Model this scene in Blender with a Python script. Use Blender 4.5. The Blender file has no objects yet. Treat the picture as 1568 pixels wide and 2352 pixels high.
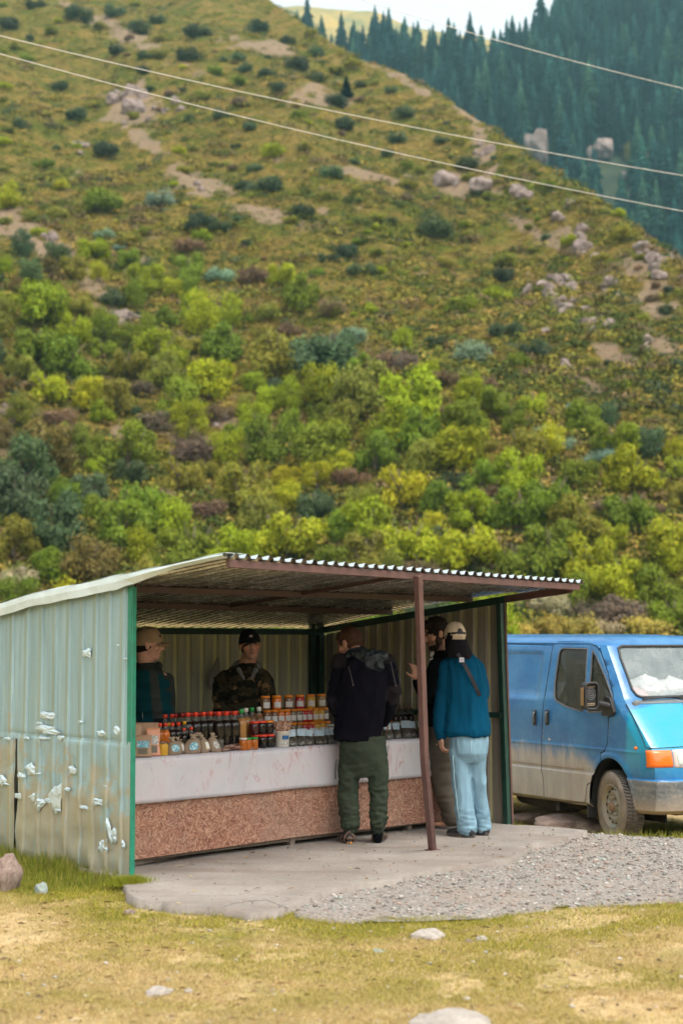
import bpy, bmesh, math, random
import numpy as np
from mathutils import Vector, Matrix, noise as mnoise, Euler

scene = bpy.context.scene
COL = scene.collection
rnd = random.Random(7)
PI = math.pi
R = math.radians

# ------------------------------------------------------------------ camera model (units: 1568-px wide view of the photo)
FPX = 3454.0
PITCH = math.atan(284.0 / FPX)
CAMZ = 1.6
CAM = Vector((0, 0, CAMZ))
_F = Vector((0, math.cos(PITCH), math.sin(PITCH)))
_U = Vector((0, -math.sin(PITCH), math.cos(PITCH)))


def ray(px, py):
    return (_F * FPX + Vector((1, 0, 0)) * (px - 784) - _U * (py - 1176)).normalized()


def G(px, py, z=0.0):
    d = ray(px, py)
    t = (z - CAMZ) / d.z
    return CAM + d * t


def DP(px, py, Y):
    d = ray(px, py)
    return CAM + d * (Y / d.y)


def px_of(p):
    q = Vector(p) - CAM
    dep = q.dot(_F)
    return 784 + FPX * q.x / dep, 1176 - FPX * q.dot(_U) / dep


# ------------------------------------------------------------------ mesh builder
class MB:
    def __init__(s):
        s.v = []; s.f = []; s.m = []; s.s = []

    def add(s, vs, fs, mi=0, smooth=False):
        o = len(s.v)
        s.v += [tuple(v) for v in vs]
        s.f += [tuple(i + o for i in f) for f in fs]
        s.m += [mi] * len(fs)
        s.s += [smooth] * len(fs)
        return s

    def box(s, c, size, Rm=None, mi=0):
        hx, hy, hz = size[0] / 2, size[1] / 2, size[2] / 2
        vs = [Vector((x, y, z)) for x in (-hx, hx) for y in (-hy, hy) for z in (-hz, hz)]
        if Rm is not None:
            vs = [Rm @ v for v in vs]
        c = Vector(c)
        return s.add([v + c for v in vs], [(0, 1, 3, 2), (4, 6, 7, 5), (0, 4, 5, 1), (2, 3, 7, 6), (0, 2, 6, 4), (1, 5, 7, 3)], mi)

    def bar(s, p0, p1, w, h, up=(0, 0, 1), mi=0):
        p0 = Vector(p0); p1 = Vector(p1)
        d = (p1 - p0).normalized(); up = Vector(up)
        sd = d.cross(up).normalized(); uu = sd.cross(d).normalized()
        vs = []
        for p in (p0, p1):
            for a, b in ((-1, -1), (1, -1), (1, 1), (-1, 1)):
                vs.append(p + sd * a * w / 2 + uu * b * h / 2)
        return s.add(vs, [(3, 2, 1, 0), (4, 5, 6, 7), (0, 1, 5, 4), (1, 2, 6, 5), (2, 3, 7, 6), (3, 0, 4, 7)], mi)

    def tube(s, pts, r, n=8, mi=0, smooth=True, cap=True):
        pts = [Vector(p) for p in pts]
        rs = r if isinstance(r, (list, tuple)) else [r] * len(pts)
        vs = []; prev = None
        for i, p in enumerate(pts):
            d = (pts[min(i + 1, len(pts) - 1)] - pts[max(i - 1, 0)]).normalized()
            if prev is None:
                a = d.orthogonal().normalized()
            else:
                a = (prev - d * prev.dot(d))
                a = a.normalized() if a.length > 1e-6 else d.orthogonal().normalized()
            prev = a
            b = d.cross(a)
            for k in range(n):
                t = 2 * PI * k / n
                vs.append(p + (a * math.cos(t) + b * math.sin(t)) * rs[i])
        fs = []
        for i in range(len(pts) - 1):
            for k in range(n):
                fs.append((i * n + k, i * n + (k + 1) % n, (i + 1) * n + (k + 1) % n, (i + 1) * n + k))
        s.add(vs, fs, mi, smooth)
        if cap:
            o = len(s.v) - len(vs)
            s.f.append(tuple(o + k for k in range(n - 1, -1, -1))); s.m.append(mi); s.s.append(False)
            q = o + (len(pts) - 1) * n
            s.f.append(tuple(q + k for k in range(n))); s.m.append(mi); s.s.append(False)
        return s

    def lathe(s, prof, n=24, M=None, mi=0, smooth=True, capb=True, capt=True):
        vs = []
        for r_, z in prof:
            for k in range(n):
                t = 2 * PI * k / n
                vs.append(Vector((r_ * math.cos(t), r_ * math.sin(t), z)))
        if M is not None:
            vs = [M @ v for v in vs]
        fs = []
        for i in range(len(prof) - 1):
            for k in range(n):
                fs.append((i * n + k, i * n + (k + 1) % n, (i + 1) * n + (k + 1) % n, (i + 1) * n + k))
        s.add(vs, fs, mi, smooth)
        o = len(s.v) - len(vs)
        if capb:
            s.f.append(tuple(o + k for k in range(n - 1, -1, -1))); s.m.append(mi); s.s.append(False)
        if capt:
            q = o + (len(prof) - 1) * n
            s.f.append(tuple(q + k for k in range(n))); s.m.append(mi); s.s.append(False)
        return s

    def ell(s, c, r, Rm=None, n=16, m=10, mi=0):
        if not isinstance(r, (tuple, list, Vector)):
            r = (r, r, r)
        c = Vector(c)
        vs = [Vector((0, 0, -r[2]))]
        for i in range(1, m):
            a = -PI / 2 + PI * i / m
            for k in range(n):
                t = 2 * PI * k / n
                vs.append(Vector((r[0] * math.cos(a) * math.cos(t), r[1] * math.cos(a) * math.sin(t), r[2] * math.sin(a))))
        vs.append(Vector((0, 0, r[2])))
        if Rm is not None:
            vs = [Rm @ v for v in vs]
        vs = [v + c for v in vs]
        fs = []
        for k in range(n):
            fs.append((0, 1 + (k + 1) % n, 1 + k))
        for i in range(m - 2):
            for k in range(n):
                a0 = 1 + i * n + k; a1 = 1 + i * n + (k + 1) % n
                fs.append((a0, a1, a1 + n, a0 + n))
        last = len(vs) - 1; b = 1 + (m - 2) * n
        for k in range(n):
            fs.append((b + k, b + (k + 1) % n, last))
        return s.add(vs, fs, mi, True)

    def cap(s, p0, p1, r0, r1=None, n=14):
        """tapered capsule"""
        if r1 is None:
            r1 = r0
        p0 = Vector(p0); p1 = Vector(p1)
        d = p1 - p0; L = max(d.length, 1e-6); d.normalize()
        pts = []; rs = []
        for k in range(1, 5):
            a = PI / 2 * k / 4
            pts.append(p0 - d * r0 * math.cos(a)); rs.append(r0 * math.sin(a))
        for k in range(0, 4):
            a = PI / 2 * k / 4
            pts.append(p1 + d * r1 * math.sin(a)); rs.append(r1 * math.cos(a))
        return s.tube(pts, rs, n)

    def chain(s, pts, rs, n=14):
        for i in range(len(pts) - 1):
            s.cap(pts[i], pts[i + 1], rs[i], rs[i + 1], n)
        return s

    def loft(s, secs, n=24, mi=0, pw=2.0, cap=True):
        """secs: (centre, half-axis vec a, half-axis vec b)"""
        vs = []
        for c, a, b in secs:
            c = Vector(c); a = Vector(a); b = Vector(b)
            for k in range(n):
                t = 2 * PI * k / n
                ct, st = math.cos(t), math.sin(t)
                x = math.copysign(abs(ct) ** (2 / pw), ct); y = math.copysign(abs(st) ** (2 / pw), st)
                vs.append(c + a * x + b * y)
        fs = []
        for i in range(len(secs) - 1):
            for k in range(n):
                fs.append((i * n + k, i * n + (k + 1) % n, (i + 1) * n + (k + 1) % n, (i + 1) * n + k))
        s.add(vs, fs, mi, True)
        if cap:
            o = len(s.v) - len(vs)
            s.f.append(tuple(o + k for k in range(n - 1, -1, -1))); s.m.append(mi); s.s.append(True)
            q = o + (len(secs) - 1) * n
            s.f.append(tuple(q + k for k in range(n))); s.m.append(mi); s.s.append(True)
        return s

    def grid(s, P, mi=0, smooth=True, closed=False):
        """P: rows x cols of points"""
        r_, c_ = len(P), len(P[0])
        vs = [p for row in P for p in row]
        fs = []
        for i in range(r_ - 1):
            for j in range(c_ - 1 + (1 if closed else 0)):
                j2 = (j + 1) % c_
                fs.append((i * c_ + j, i * c_ + j2, (i + 1) * c_ + j2, (i + 1) * c_ + j))
        return s.add(vs, fs, mi, smooth)

    def prism(s, poly, d, mi=0):
        """poly: list of 3-D points, extruded by vector d"""
        poly = [Vector(p) for p in poly]; d = Vector(d); n = len(poly)
        vs = poly + [p + d for p in poly]
        fs = [tuple(range(n - 1, -1, -1)), tuple(range(n, 2 * n))]
        for i in range(n):
            fs.append((i, (i + 1) % n, n + (i + 1) % n, n + i))
        return s.add(vs, fs, mi)

    def xf(s, M):
        s.v = [tuple(M @ Vector(v)) for v in s.v]
        return s

    def mesh(s, name, mats, origin=None, recalc=False):
        me = bpy.data.meshes.new(name)
        vs = s.v
        if origin is not None:
            ox, oy, oz = origin
            vs = [(a - ox, b - oy, c - oz) for a, b, c in vs]
        me.from_pydata(vs, [], s.f)
        if not isinstance(mats, (list, tuple)):
            mats = [mats]
        for m in mats:
            me.materials.append(m)
        me.polygons.foreach_set('material_index', s.m)
        me.polygons.foreach_set('use_smooth', s.s)
        if recalc:
            bm = bmesh.new(); bm.from_mesh(me)
            bmesh.ops.recalc_face_normals(bm, faces=bm.faces)
            bm.to_mesh(me); bm.free()
        me.update()
        return me

    def build(s, name, mats, parent=None, origin=None, bevel=0, recalc=False):
        me = s.mesh(name, mats, origin, recalc)
        return link(name, me, parent, origin, bevel)


def link(name, me, parent=None, origin=None, bevel=0):
    o = bpy.data.objects.new(name, me)
    COL.objects.link(o)
    if parent is not None:
        o.parent = parent
    elif origin is not None:
        o.location = origin
    if bevel:
        b = o.modifiers.new('b', 'BEVEL'); b.width = bevel; b.segments = 2; b.limit_method = 'ANGLE'; b.angle_limit = R(40)
        b.harden_normals = False
    return o


def tag(o, label=None, cat=None, group=None, kind=None):
    if label: o['label'] = label
    if cat: o['category'] = cat
    if group: o['group'] = group
    if kind: o['kind'] = kind
    return o


def empty(name, loc=(0, 0, 0), rz=0):
    o = bpy.data.objects.new(name, None); COL.objects.link(o)
    o.location = loc; o.rotation_euler = (0, 0, rz); o.empty_display_size = .05
    return o


KIDS = {}


def kids(o):
    return [c for c in bpy.data.objects if c.parent == o]


def copy_tree(o, parent=None, ch=None):
    c = o.copy(); COL.objects.link(c)
    if parent is not None:
        c.parent = parent
    for k in (ch if ch is not None else kids(o)):
        copy_tree(k, c)
    return c


def np_mesh(name, V, F, mats, mi=None, smooth=False, cols=None, attr='Col'):
    """V (n,3), F (m,k) all same k; cols per-face (m,3)"""
    me = bpy.data.meshes.new(name)
    n, m, k = len(V), len(F), F.shape[1]
    me.vertices.add(n); me.vertices.foreach_set('co', np.ascontiguousarray(V, dtype=np.float32).ravel())
    me.loops.add(m * k); me.loops.foreach_set('vertex_index', np.ascontiguousarray(F, dtype=np.int32).ravel())
    me.polygons.add(m); me.polygons.foreach_set('loop_start', np.arange(0, m * k, k, dtype=np.int32))
    me.polygons.foreach_set('loop_total', np.full(m, k, dtype=np.int32))
    if not isinstance(mats, (list, tuple)):
        mats = [mats]
    for x in mats:
        me.materials.append(x)
    if mi is not None:
        me.polygons.foreach_set('material_index', np.asarray(mi, dtype=np.int32))
    me.polygons.foreach_set('use_smooth', np.full(m, smooth, dtype=bool))
    if cols is not None:
        a = me.attributes.new(attr, 'FLOAT_COLOR', 'FACE')
        c = np.ones((m, 4), dtype=np.float32); c[:, :3] = cols
        a.data.foreach_set('color', c.ravel())
    me.update(calc_edges=True)
    return me


# ------------------------------------------------------------------ numpy noise
def _h(ix, iy, seed):
    n = (ix.astype(np.int64) * 374761393 + iy.astype(np.int64) * 668265263 + seed * 1442695041) & 0xffffffff
    n = ((n ^ (n >> 13)) * 1274126177) & 0xffffffff
    n = (n ^ (n >> 16)) & 0xffffffff
    return n / 4294967295.0


def vnoise(x, y, seed=0):
    x = np.asarray(x, dtype=float); y = np.asarray(y, dtype=float)
    ix = np.floor(x); iy = np.floor(y); fx = x - ix; fy = y - iy
    fx = fx * fx * (3 - 2 * fx); fy = fy * fy * (3 - 2 * fy)
    a = _h(ix, iy, seed); b = _h(ix + 1, iy, seed); c = _h(ix, iy + 1, seed); d = _h(ix + 1, iy + 1, seed)
    return (a + (b - a) * fx + (c - a) * fy + (a - b - c + d) * fx * fy) * 2 - 1


def fbm(x, y, seed=0, o=4):
    s = 0; amp = 1; t = 0
    for i in range(o):
        s = s + vnoise(x * 2 ** i + 17.3 * i, y * 2 ** i - 9.1 * i, seed + i) * amp
        t += amp; amp *= .5
    return s / t


def sstep(a, b, x):
    t = np.clip((np.asarray(x, dtype=float) - a) / (b - a), 0, 1)
    return t * t * (3 - 2 * t)


# ------------------------------------------------------------------ materials
def newmat(name):
    m = bpy.data.materials.new(name); m.use_nodes = True
    nt = m.node_tree
    return m, nt, nt.nodes['Principled BSDF']


def N(nt, typ, **kw):
    n = nt.nodes.new(typ)
    for k, v in kw.items():
        if k.startswith('i_'):
            key = k[2:]
            key = int(key) if key.isdigit() else key.replace('_', ' ')
            n.inputs[key].default_value = v
        else:
            setattr(n, k, v)
    return n


def c4(c):
    return (c[0], c[1], c[2], 1)


def ramp(nt, fac, stops, interp='LINEAR'):
    r_ = nt.nodes.new('ShaderNodeValToRGB'); cr = r_.color_ramp; cr.interpolation = interp
    while len(cr.elements) < len(stops):
        cr.elements.new(.5)
    for e, (p, c) in zip(cr.elements, stops):
        e.position = p; e.color = c4(c) if not isinstance(c, (int, float)) else (c, c, c, 1)
    nt.links.new(fac, r_.inputs[0])
    return r_.outputs[0]


def mix(nt, fac, a, b, mode='MIX'):
    n = nt.nodes.new('ShaderNodeMix'); n.data_type = 'RGBA'; n.blend_type = mode
    for idx, val in ((0, fac), (6, a), (7, b)):
        if isinstance(val, (int, float)):
            n.inputs[idx].default_value = val
        elif isinstance(val, (tuple, list)):
            n.inputs[idx].default_value = c4(val)
        else:
            nt.links.new(val, n.inputs[idx])
    return n.outputs[2]


def math_(nt, op, a, b=0.0, c=None, clamp=False):
    n = nt.nodes.new('ShaderNodeMath'); n.operation = op; n.use_clamp = clamp
    for i, v in enumerate((a, b) if c is None else (a, b, c)):
        if isinstance(v, (int, float)):
            n.inputs[i].default_value = v
        else:
            nt.links.new(v, n.inputs[i])
    return n.outputs[0]


def coords(nt, scale=(1, 1, 1), rot=(0, 0, 0), kind='Object', loc=(0, 0, 0)):
    tc = nt.nodes.new('ShaderNodeTexCoord'); mp = nt.nodes.new('ShaderNodeMapping')
    mp.inputs['Scale'].default_value = scale; mp.inputs['Rotation'].default_value = rot; mp.inputs['Location'].default_value = loc
    nt.links.new(tc.outputs[kind], mp.inputs['Vector'])
    return mp.outputs[0]


def noise_(nt, vec, scale, detail=4, rough=.55, dist=0):
    n = N(nt, 'ShaderNodeTexNoise', i_Scale=scale, i_Detail=detail, i_Roughness=rough, i_Distortion=dist)
    nt.links.new(vec, n.inputs['Vector'])
    return n.outputs['Fac']


def bump(nt, bs, h, strength=.3, dist=.01, normal=None):
    b = nt.nodes.new('ShaderNodeBump'); b.inputs['Strength'].default_value = strength; b.inputs['Distance'].default_value = dist
    nt.links.new(h, b.inputs['Height'])
    if normal is not None:
        nt.links.new(normal, b.inputs['Normal'])
    nt.links.new(b.outputs[0], bs.inputs['Normal'])
    return b.outputs[0]


_MC = {}


def simple(name, col, rough=.6, metal=0.0, col2=None, scale=6, bumps=0, bscale=40, spec=.5, bdist=.003, coat=0, kind='Object', sc3=(1, 1, 1)):
    if name in _MC:
        return _MC[name]
    m, nt, bs = newmat(name)
    bs.inputs['Roughness'].default_value = rough; bs.inputs['Metallic'].default_value = metal
    bs.inputs['Specular IOR Level'].default_value = spec
    bs.inputs['Coat Weight'].default_value = coat
    bs.inputs['Base Color'].default_value = c4(col)
    v = None
    if col2 is not None:
        v = coords(nt, sc3, kind=kind)
        f = noise_(nt, v, scale, 5, .6)
        nt.links.new(ramp(nt, f, [(.35, col), (.65, col2)]), bs.inputs['Base Color'])
    if bumps:
        if v is None:
            v = coords(nt, sc3, kind=kind)
        bump(nt, bs, noise_(nt, v, bscale, 4, .6), bumps, bdist)
    _MC[name] = m
    return m
# ------------------------------------------------------------------ camera, light, air
cam_d = bpy.data.cameras.new('camera'); cam = bpy.data.objects.new('camera', cam_d); COL.objects.link(cam)
cam.location = CAM; cam.rotation_euler = (PI / 2 + PITCH, 0, 0)
cam_d.sensor_fit = 'HORIZONTAL'; cam_d.sensor_width = 24; cam_d.lens = 24 * FPX / 1568
cam_d.clip_start = .1; cam_d.clip_end = 6000
cam_d.dof.use_dof = True; cam_d.dof.focus_distance = 11.9; cam_d.dof.aperture_fstop = 1.9
scene.camera = cam

SUN_EL, SUN_AZ = 64, 140     # azimuth clockwise from +Y: behind the camera, to its right
w = bpy.data.worlds.new('World'); scene.world = w; w.use_nodes = True
nt = w.node_tree; bg = nt.nodes['Background']
sky = nt.nodes.new('ShaderNodeTexSky'); sky.sky_type = 'NISHITA'; sky.sun_disc = False
sky.sun_elevation = R(SUN_EL); sky.sun_rotation = R(SUN_AZ)
sky.air_density = 1.0; sky.dust_density = 7.0; sky.ozone_density = 1.0; sky.altitude = 1800
hs = nt.nodes.new('ShaderNodeHueSaturation'); hs.inputs['Saturation'].default_value = .30
nt.links.new(sky.outputs[0], hs.inputs['Color'])
tint = mix(nt, 1.0, hs.outputs[0], (1.07, 1.0, .90), 'MULTIPLY')     # thin bright overcast
nt.links.new(tint, bg.inputs[0]); bg.inputs[1].default_value = .15
sl = bpy.data.lights.new('sun', 'SUN'); so = bpy.data.objects.new('sun', sl); COL.objects.link(so)
sl.energy = .95; sl.angle = R(22); sl.color = (1, .95, .87)
sdir = Vector((math.sin(R(SUN_AZ)) * math.cos(R(SUN_EL)), math.cos(R(SUN_AZ)) * math.cos(R(SUN_EL)), math.sin(R(SUN_EL))))
so.rotation_euler = sdir.to_track_quat('Z', 'Y').to_euler(); so.location = sdir * 50
scene.view_settings.view_transform = 'Standard'; scene.view_settings.look = 'None'
scene.view_settings.exposure = 1.74; scene.view_settings.gamma = 1

scene.cycles.max_bounces = 7; scene.cycles.diffuse_bounces = 3; scene.cycles.glossy_bounces = 4; scene.cycles.transmission_bounces = 6
scene.cycles.transparent_max_bounces = 8; scene.cycles.volume_bounces = 0
scene.cycles.caustics_reflective = False; scene.cycles.caustics_refractive = False
scene.cycles.use_denoising = True
scene.cycles.use_adaptive_sampling = True; scene.cycles.adaptive_threshold = .02

# haze: pale air between the camera and the far slopes
hm = bpy.data.materials.new('haze_air'); hm.use_nodes = True
nt = hm.node_tree; nt.nodes.clear()
out = nt.nodes.new('ShaderNodeOutputMaterial'); pv = nt.nodes.new('ShaderNodeVolumePrincipled')
pv.inputs['Color'].default_value = (.42, .82, .90, 1); pv.inputs['Density'].default_value = .00024; pv.inputs['Anisotropy'].default_value = .3
nt.links.new(pv.outputs[0], out.inputs['Volume'])
hz = MB().box((0, 1000, 420), (3000, 2400, 870)).build('haze', hm)
tag(hz, kind='stuff')

# ------------------------------------------------------------------ stall frame (needed by the ground too)
Lp = G(297, 2012); Rp = G(1165, 1893)
d1 = (Rp - Lp).normalized(); d2 = Vector((-d1.y, d1.x, 0)); FLEN = (Rp - Lp).length
UZ = Vector((0, 0, 1))


def S(u, w_, z=0.0):
    return Lp + d1 * u + d2 * w_ + UZ * z


def SW(px, py, w_):
    """pixel -> (u, z) on the upright plane at stall depth w_"""
    d = ray(px, py)
    t = (w_ + Lp.dot(d2) - CAM.dot(d2)) / d.dot(d2)
    p = CAM + d * t
    return (p - Lp).dot(d1), p.z


def inv(p):
    q = Vector(p) - Lp
    return q.dot(d1), q.dot(d2)


# ------------------------------------------------------------------ terrain
_sil = [(-900, -760), (-400, -520), (0, -330), (300, -180), (600, -6), (660, 40), (760, 108), (830, 145), (920, 175), (1000, 222), (1100, 277), (1180, 328),
        (1240, 370), (1300, 408), (1400, 460), (1480, 528), (1520, 552), (1568, 590), (1900, 800), (2500, 1100)]
_fs = [(200, 200), (600, 120), (700, 108), (850, 125), (1000, 150), (1150, 130), (1230, 75), (1300, 10), (1568, -170), (2000, -420), (2600, -600)]


def _tab(sil):
    r_ = [ray(a, b) for a, b in sil]
    return np.array([q.x / q.y for q in r_]), np.array([q.z / q.y for q in r_])


_t1, _e1 = _tab(_sil); _t2, _e2 = _tab(_fs)
HA, HY0 = .62, 92.0
FA, FY0 = .90, 400.0


def meadow(x, y):
    """ground without slabs, z of the near field"""
    x = np.asarray(x, dtype=float); y = np.asarray(y, dtype=float)
    # edge line behind the raised pad, falling away to the right / back
    u = (x - Lp.x) * d1.x + (y - Lp.y) * d1.y
    w_ = (x - Lp.x) * d2.x + (y - Lp.y) * d2.y
    edge = 12.75 - .32 * np.maximum(x - 1.4, 0)
    drop = sstep(0, 2.0, y - edge) * sstep(1.1, 1.9, x + .0 * y) + sstep(0, 3.0, w_ - 2.6)
    drop = np.clip(drop, 0, 1)
    z = -.05 - .33 * drop + .02 * fbm(x * .8, y * .8, 3) * sstep(0, .3, drop)
    z = z + .012 * fbm(x * 1.7, y * 1.7, 5)
    z = z - .02 * sstep(9.2, 7.0, y)
    return z


def hill(x, y):
    x = np.asarray(x, dtype=float); y = np.asarray(y, dtype=float)
    ys = np.maximum(y, 1.0)
    tx = x / ys
    e = np.interp(tx, _t1, _e1)
    yc = (HA * HY0 + 2.0) / np.maximum(HA - e, .06)
    yc = np.minimum(yc, 900)
    rmp = HA * (np.logaddexp(0, (ys - HY0) / 5.0) * 5.0)
    zc = HA * (yc - HY0)
    back = zc - .75 * (ys - yc)
    z = np.where(ys < yc, rmp, np.maximum(back, -5))
    # round the crest
    k = 6.0
    z = -np.logaddexp(-rmp / k, -np.maximum(zc - .75 * (ys - yc), -5) / k) * k
    z = z + k * .55 * np.exp(-((ys - yc) / 12) ** 2)
    dx, dy = .30, -.954
    al = x * dx + y * dy; ac = x * dy - y * dx
    amp = sstep(HY0 - 4, HY0 + 45, ys) * (1 - .7 * np.exp(-((ys - yc) / 30) ** 2))
    z = z + amp * (6.0 * fbm(ac / 26, al / 80, 11, 3) + 2.0 * fbm(ac / 9, al / 22, 21, 3) + .5 * fbm(x / 3.2, y / 3.2, 31, 3))
    return z - .30 - .5 * sstep(84, 70, ys)


def forest(x, y):
    x = np.asarray(x, dtype=float); y = np.asarray(y, dtype=float)
    ys = np.maximum(y, 1.0); tx = x / ys
    e = np.interp(tx, _t2, _e2)
    yc = np.minimum((FA * FY0 + 2) / np.maximum(FA - e, .1), 1500)
    rmp = FA * (np.logaddexp(0, (ys - FY0) / 12.0) * 12.0)
    z = np.minimum(rmp, FA * (yc - FY0) - .5 * (ys - yc))
    return z + 6 * fbm(x / 60, y / 60, 41, 3) * sstep(FY0, FY0 + 60, ys) - 6


def hillhit(px, py, fn=None, y0=86, y1=560):
    """first point of the slope that the sight line through a pixel meets"""
    fn = fn or hill
    d = ray(px, py)
    ys = np.arange(y0, y1, 1.0)
    t = ys / d.y
    z = CAMZ + d.z * t
    hh = fn(d.x * t, ys)
    i = np.nonzero(hh >= z)[0]
    if len(i) == 0:
        return None
    yy = ys[i[0]] if i[0] == 0 else ys[i[0] - 1] + .5
    return Vector((d.x / d.y * yy, yy, float(fn(d.x / d.y * yy, yy))))


BARE = [(70, 545, 190, 42, 33), (200, 640, 110, 30, 40), (20, 1000, 90, 90, 20), (160, 1010, 120, 34, 38), (1060, 425, 150, 30, 12), (1110, 345, 32, 90, -25), (745, 225, 90, 22, 8),
        (960, 205, 120, 14, 30), (1080, 262, 110, 12, 27), (1530, 720, 90, 110, 20), (1420, 820, 120, 26, 25), (1330, 880, 70, 22, 20), (290, 80, 130, 26, 28), (470, 430, 110, 30, 18),
        (560, 480, 110, 24, 15), (330, 640, 40, 60, -20), (300, 250, 80, 60, 0), (330, 320, 90, 24, 35), (620, 110, 80, 18, 10), (1250, 545, 120, 18, 35), (1330, 560, 60, 30, 35),
        (430, 1000, 90, 26, 30), (300, 1010, 80, 26, 30), (520, 960, 60, 30, 20), (700, 205, 60, 30, 0), (830, 400, 120, 16, 10), (1480, 500, 70, 12, 35), (1500, 640, 90, 40, 30)]


def pxs(X, Y, Z):
    dep = Y * _F.y + (Z - CAMZ) * _F.z
    up = Y * _U.y + (Z - CAMZ) * _U.z
    return 784 + FPX * X / dep, 1176 - FPX * up / dep


def soil_at(X, Y, Z):
    px, py = pxs(X, Y, Z)
    s_ = np.zeros(np.shape(X))
    for cx, cy, rx, ry, an in BARE:
        a = math.radians(an); dx, dy = px - cx, py - cy
        q = ((dx * math.cos(a) + dy * math.sin(a)) / rx) ** 2 + ((-dx * math.sin(a) + dy * math.cos(a)) / ry) ** 2
        s_ = np.maximum(s_, np.exp(-q * 1.1))
    return s_ * .8 + .55 * fbm(X / 2.2, Y / 3.0, 95) + .35 * fbm(X / 7, Y / 9, 96)


def polargrid(name, fn, mat, tx0, tx1, nx, ys):
    tx = np.linspace(tx0, tx1, nx); ys = np.asarray(ys)
    TX, YY = np.meshgrid(tx, ys)
    X = TX * YY; Z = fn(X, YY)
    V = np.stack([X, YY, Z], -1).reshape(-1, 3)
    i = np.arange((len(ys) - 1) * nx).reshape(len(ys) - 1, nx)[:, :-1].ravel()
    F = np.stack([i, i + 1, i + nx + 1, i + nx], 1)
    me = np_mesh(name, V, F, mat, smooth=True)
    o = link(name, me)
    return o


def hill_mat():
    m, nt, bs = newmat('scrub_slope')
    v = coords(nt)
    vs_ = coords(nt, (1, 1, 1.6), (0, 0, R(-17)))
    big = noise_(nt, v, .05, 3, .6); mid = noise_(nt, vs_, .2, 5, .65); fine = noise_(nt, vs_, 1.3, 6, .7); vf = noise_(nt, v, 5, 4, .7)
    green = ramp(nt, fine, [(.3, (.026, .036, .006)), (.5, (.075, .085, .009)), (.68, (.17, .155, .016))])
    ochre = ramp(nt, fine, [(.3, (.06, .048, .011)), (.5, (.17, .12, .028)), (.7, (.31, .21, .05))])
    soil = ramp(nt, vf, [(.3, (.12, .08, .055)), (.5, (.26, .18, .125)), (.75, (.38, .28, .20))])
    a = mix(nt, ramp(nt, mid, [(.42, 0), (.58, 1)]), green, ochre)
    at = N(nt, 'ShaderNodeAttribute', attribute_name='soil')
    b = mix(nt, ramp(nt, math_(nt, 'ADD', at.outputs['Fac'], math_(nt, 'MULTIPLY', noise_(nt, v, .9, 6, .75), .9)), [(.84, 0), (1.20, .80)]), a, soil)
    nt.links.new(b, bs.inputs['Base Color'])
    bs.inputs['Roughness'].default_value = .95; bs.inputs['Specular IOR Level'].default_value = .1
    bump(nt, bs, math_(nt, 'ADD', fine, math_(nt, 'MULTIPLY', vf, .3)), .9, .5)
    return m


slope_m = hill_mat()
o = polargrid('hillside', hill, slope_m, -.42, .42, 520, np.concatenate([np.arange(66, 130, .55), np.arange(130, 250, .8), np.arange(250, 620, 2.0)]))
tag(o, kind='structure')
_me = o.data; _co = np.empty(len(_me.vertices) * 3, dtype=np.float32); _me.vertices.foreach_get('co', _co); _co = _co.reshape(-1, 3)
_a = _me.attributes.new('soil', 'FLOAT', 'POINT'); _a.data.foreach_set('value', soil_at(_co[:, 0], _co[:, 1], _co[:, 2]).astype(np.float32))

m, nt, bs = newmat('forest_floor')
v = coords(nt); f = noise_(nt, v, .06, 5, .7)
nt.links.new(ramp(nt, f, [(.4, (.018, .03, .012)), (.58, (.035, .05, .018)), (.7, (.16, .13, .06))]), bs.inputs['Base Color'])
bs.inputs['Roughness'].default_value = 1
o = polargrid('forested_hill', forest, m, -.30, .55, 200, np.arange(360, 1300, 6.0))
tag(o, kind='structure')

# farther yellow ridge under the sky
def farridge(x, y):
    e = np.interp(x / y, _tab([(300, 60), (560, 2), (640, 14), (700, 8), (780, 17), (860, 22), (950, 60), (1300, 120)])[0],
                  _tab([(300, 60), (560, 2), (640, 14), (700, 8), (780, 17), (860, 22), (950, 60), (1300, 120)])[1])
    return np.minimum(e * 1700 - .9 * (1700 - y), e * 1700) + 4 * fbm(x / 50, y / 50, 51)
o = polargrid('far_hill', farridge, simple('dry_far_slope', (.42, .27, .05), .95, col2=(.16, .15, .04), scale=.03, spec=.1), -.2, .2, 160, np.arange(1150, 1740, 12.0))
tag(o, kind='structure')

def ringhill(name, mat):
    az = np.radians(np.linspace(24, 336, 120)); rs_ = np.array([60, 90, 130, 180, 240, 320, 420, 560])
    AZ, RR = np.meshgrid(az, rs_)
    X = np.sin(AZ) * RR; Y = np.cos(AZ) * RR
    el = .20 + .10 * vnoise(AZ * 3, AZ * 0, 7)
    Z = np.maximum(RR - 60, 0) * el * 1.25 + 7 * fbm(X / 40, Y / 40, 77) - 1.5
    V = np.stack([X, Y, Z], -1).reshape(-1, 3); nx = len(az)
    i_ = np.arange((len(rs_) - 1) * nx).reshape(len(rs_) - 1, nx)[:, :-1].ravel()
    o_ = link(name, np_mesh(name, V, np.stack([i_, i_ + 1, i_ + nx + 1, i_ + nx], 1), mat, smooth=True)); tag(o_, kind='structure')


ringhill('unseen_ring_slopes', simple('ring_slope', (.13, .13, .075), .95, col2=(.20, .16, .09), scale=.05, spec=.1))  # unseen hills round the camera, added to cut the low sky light

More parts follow.
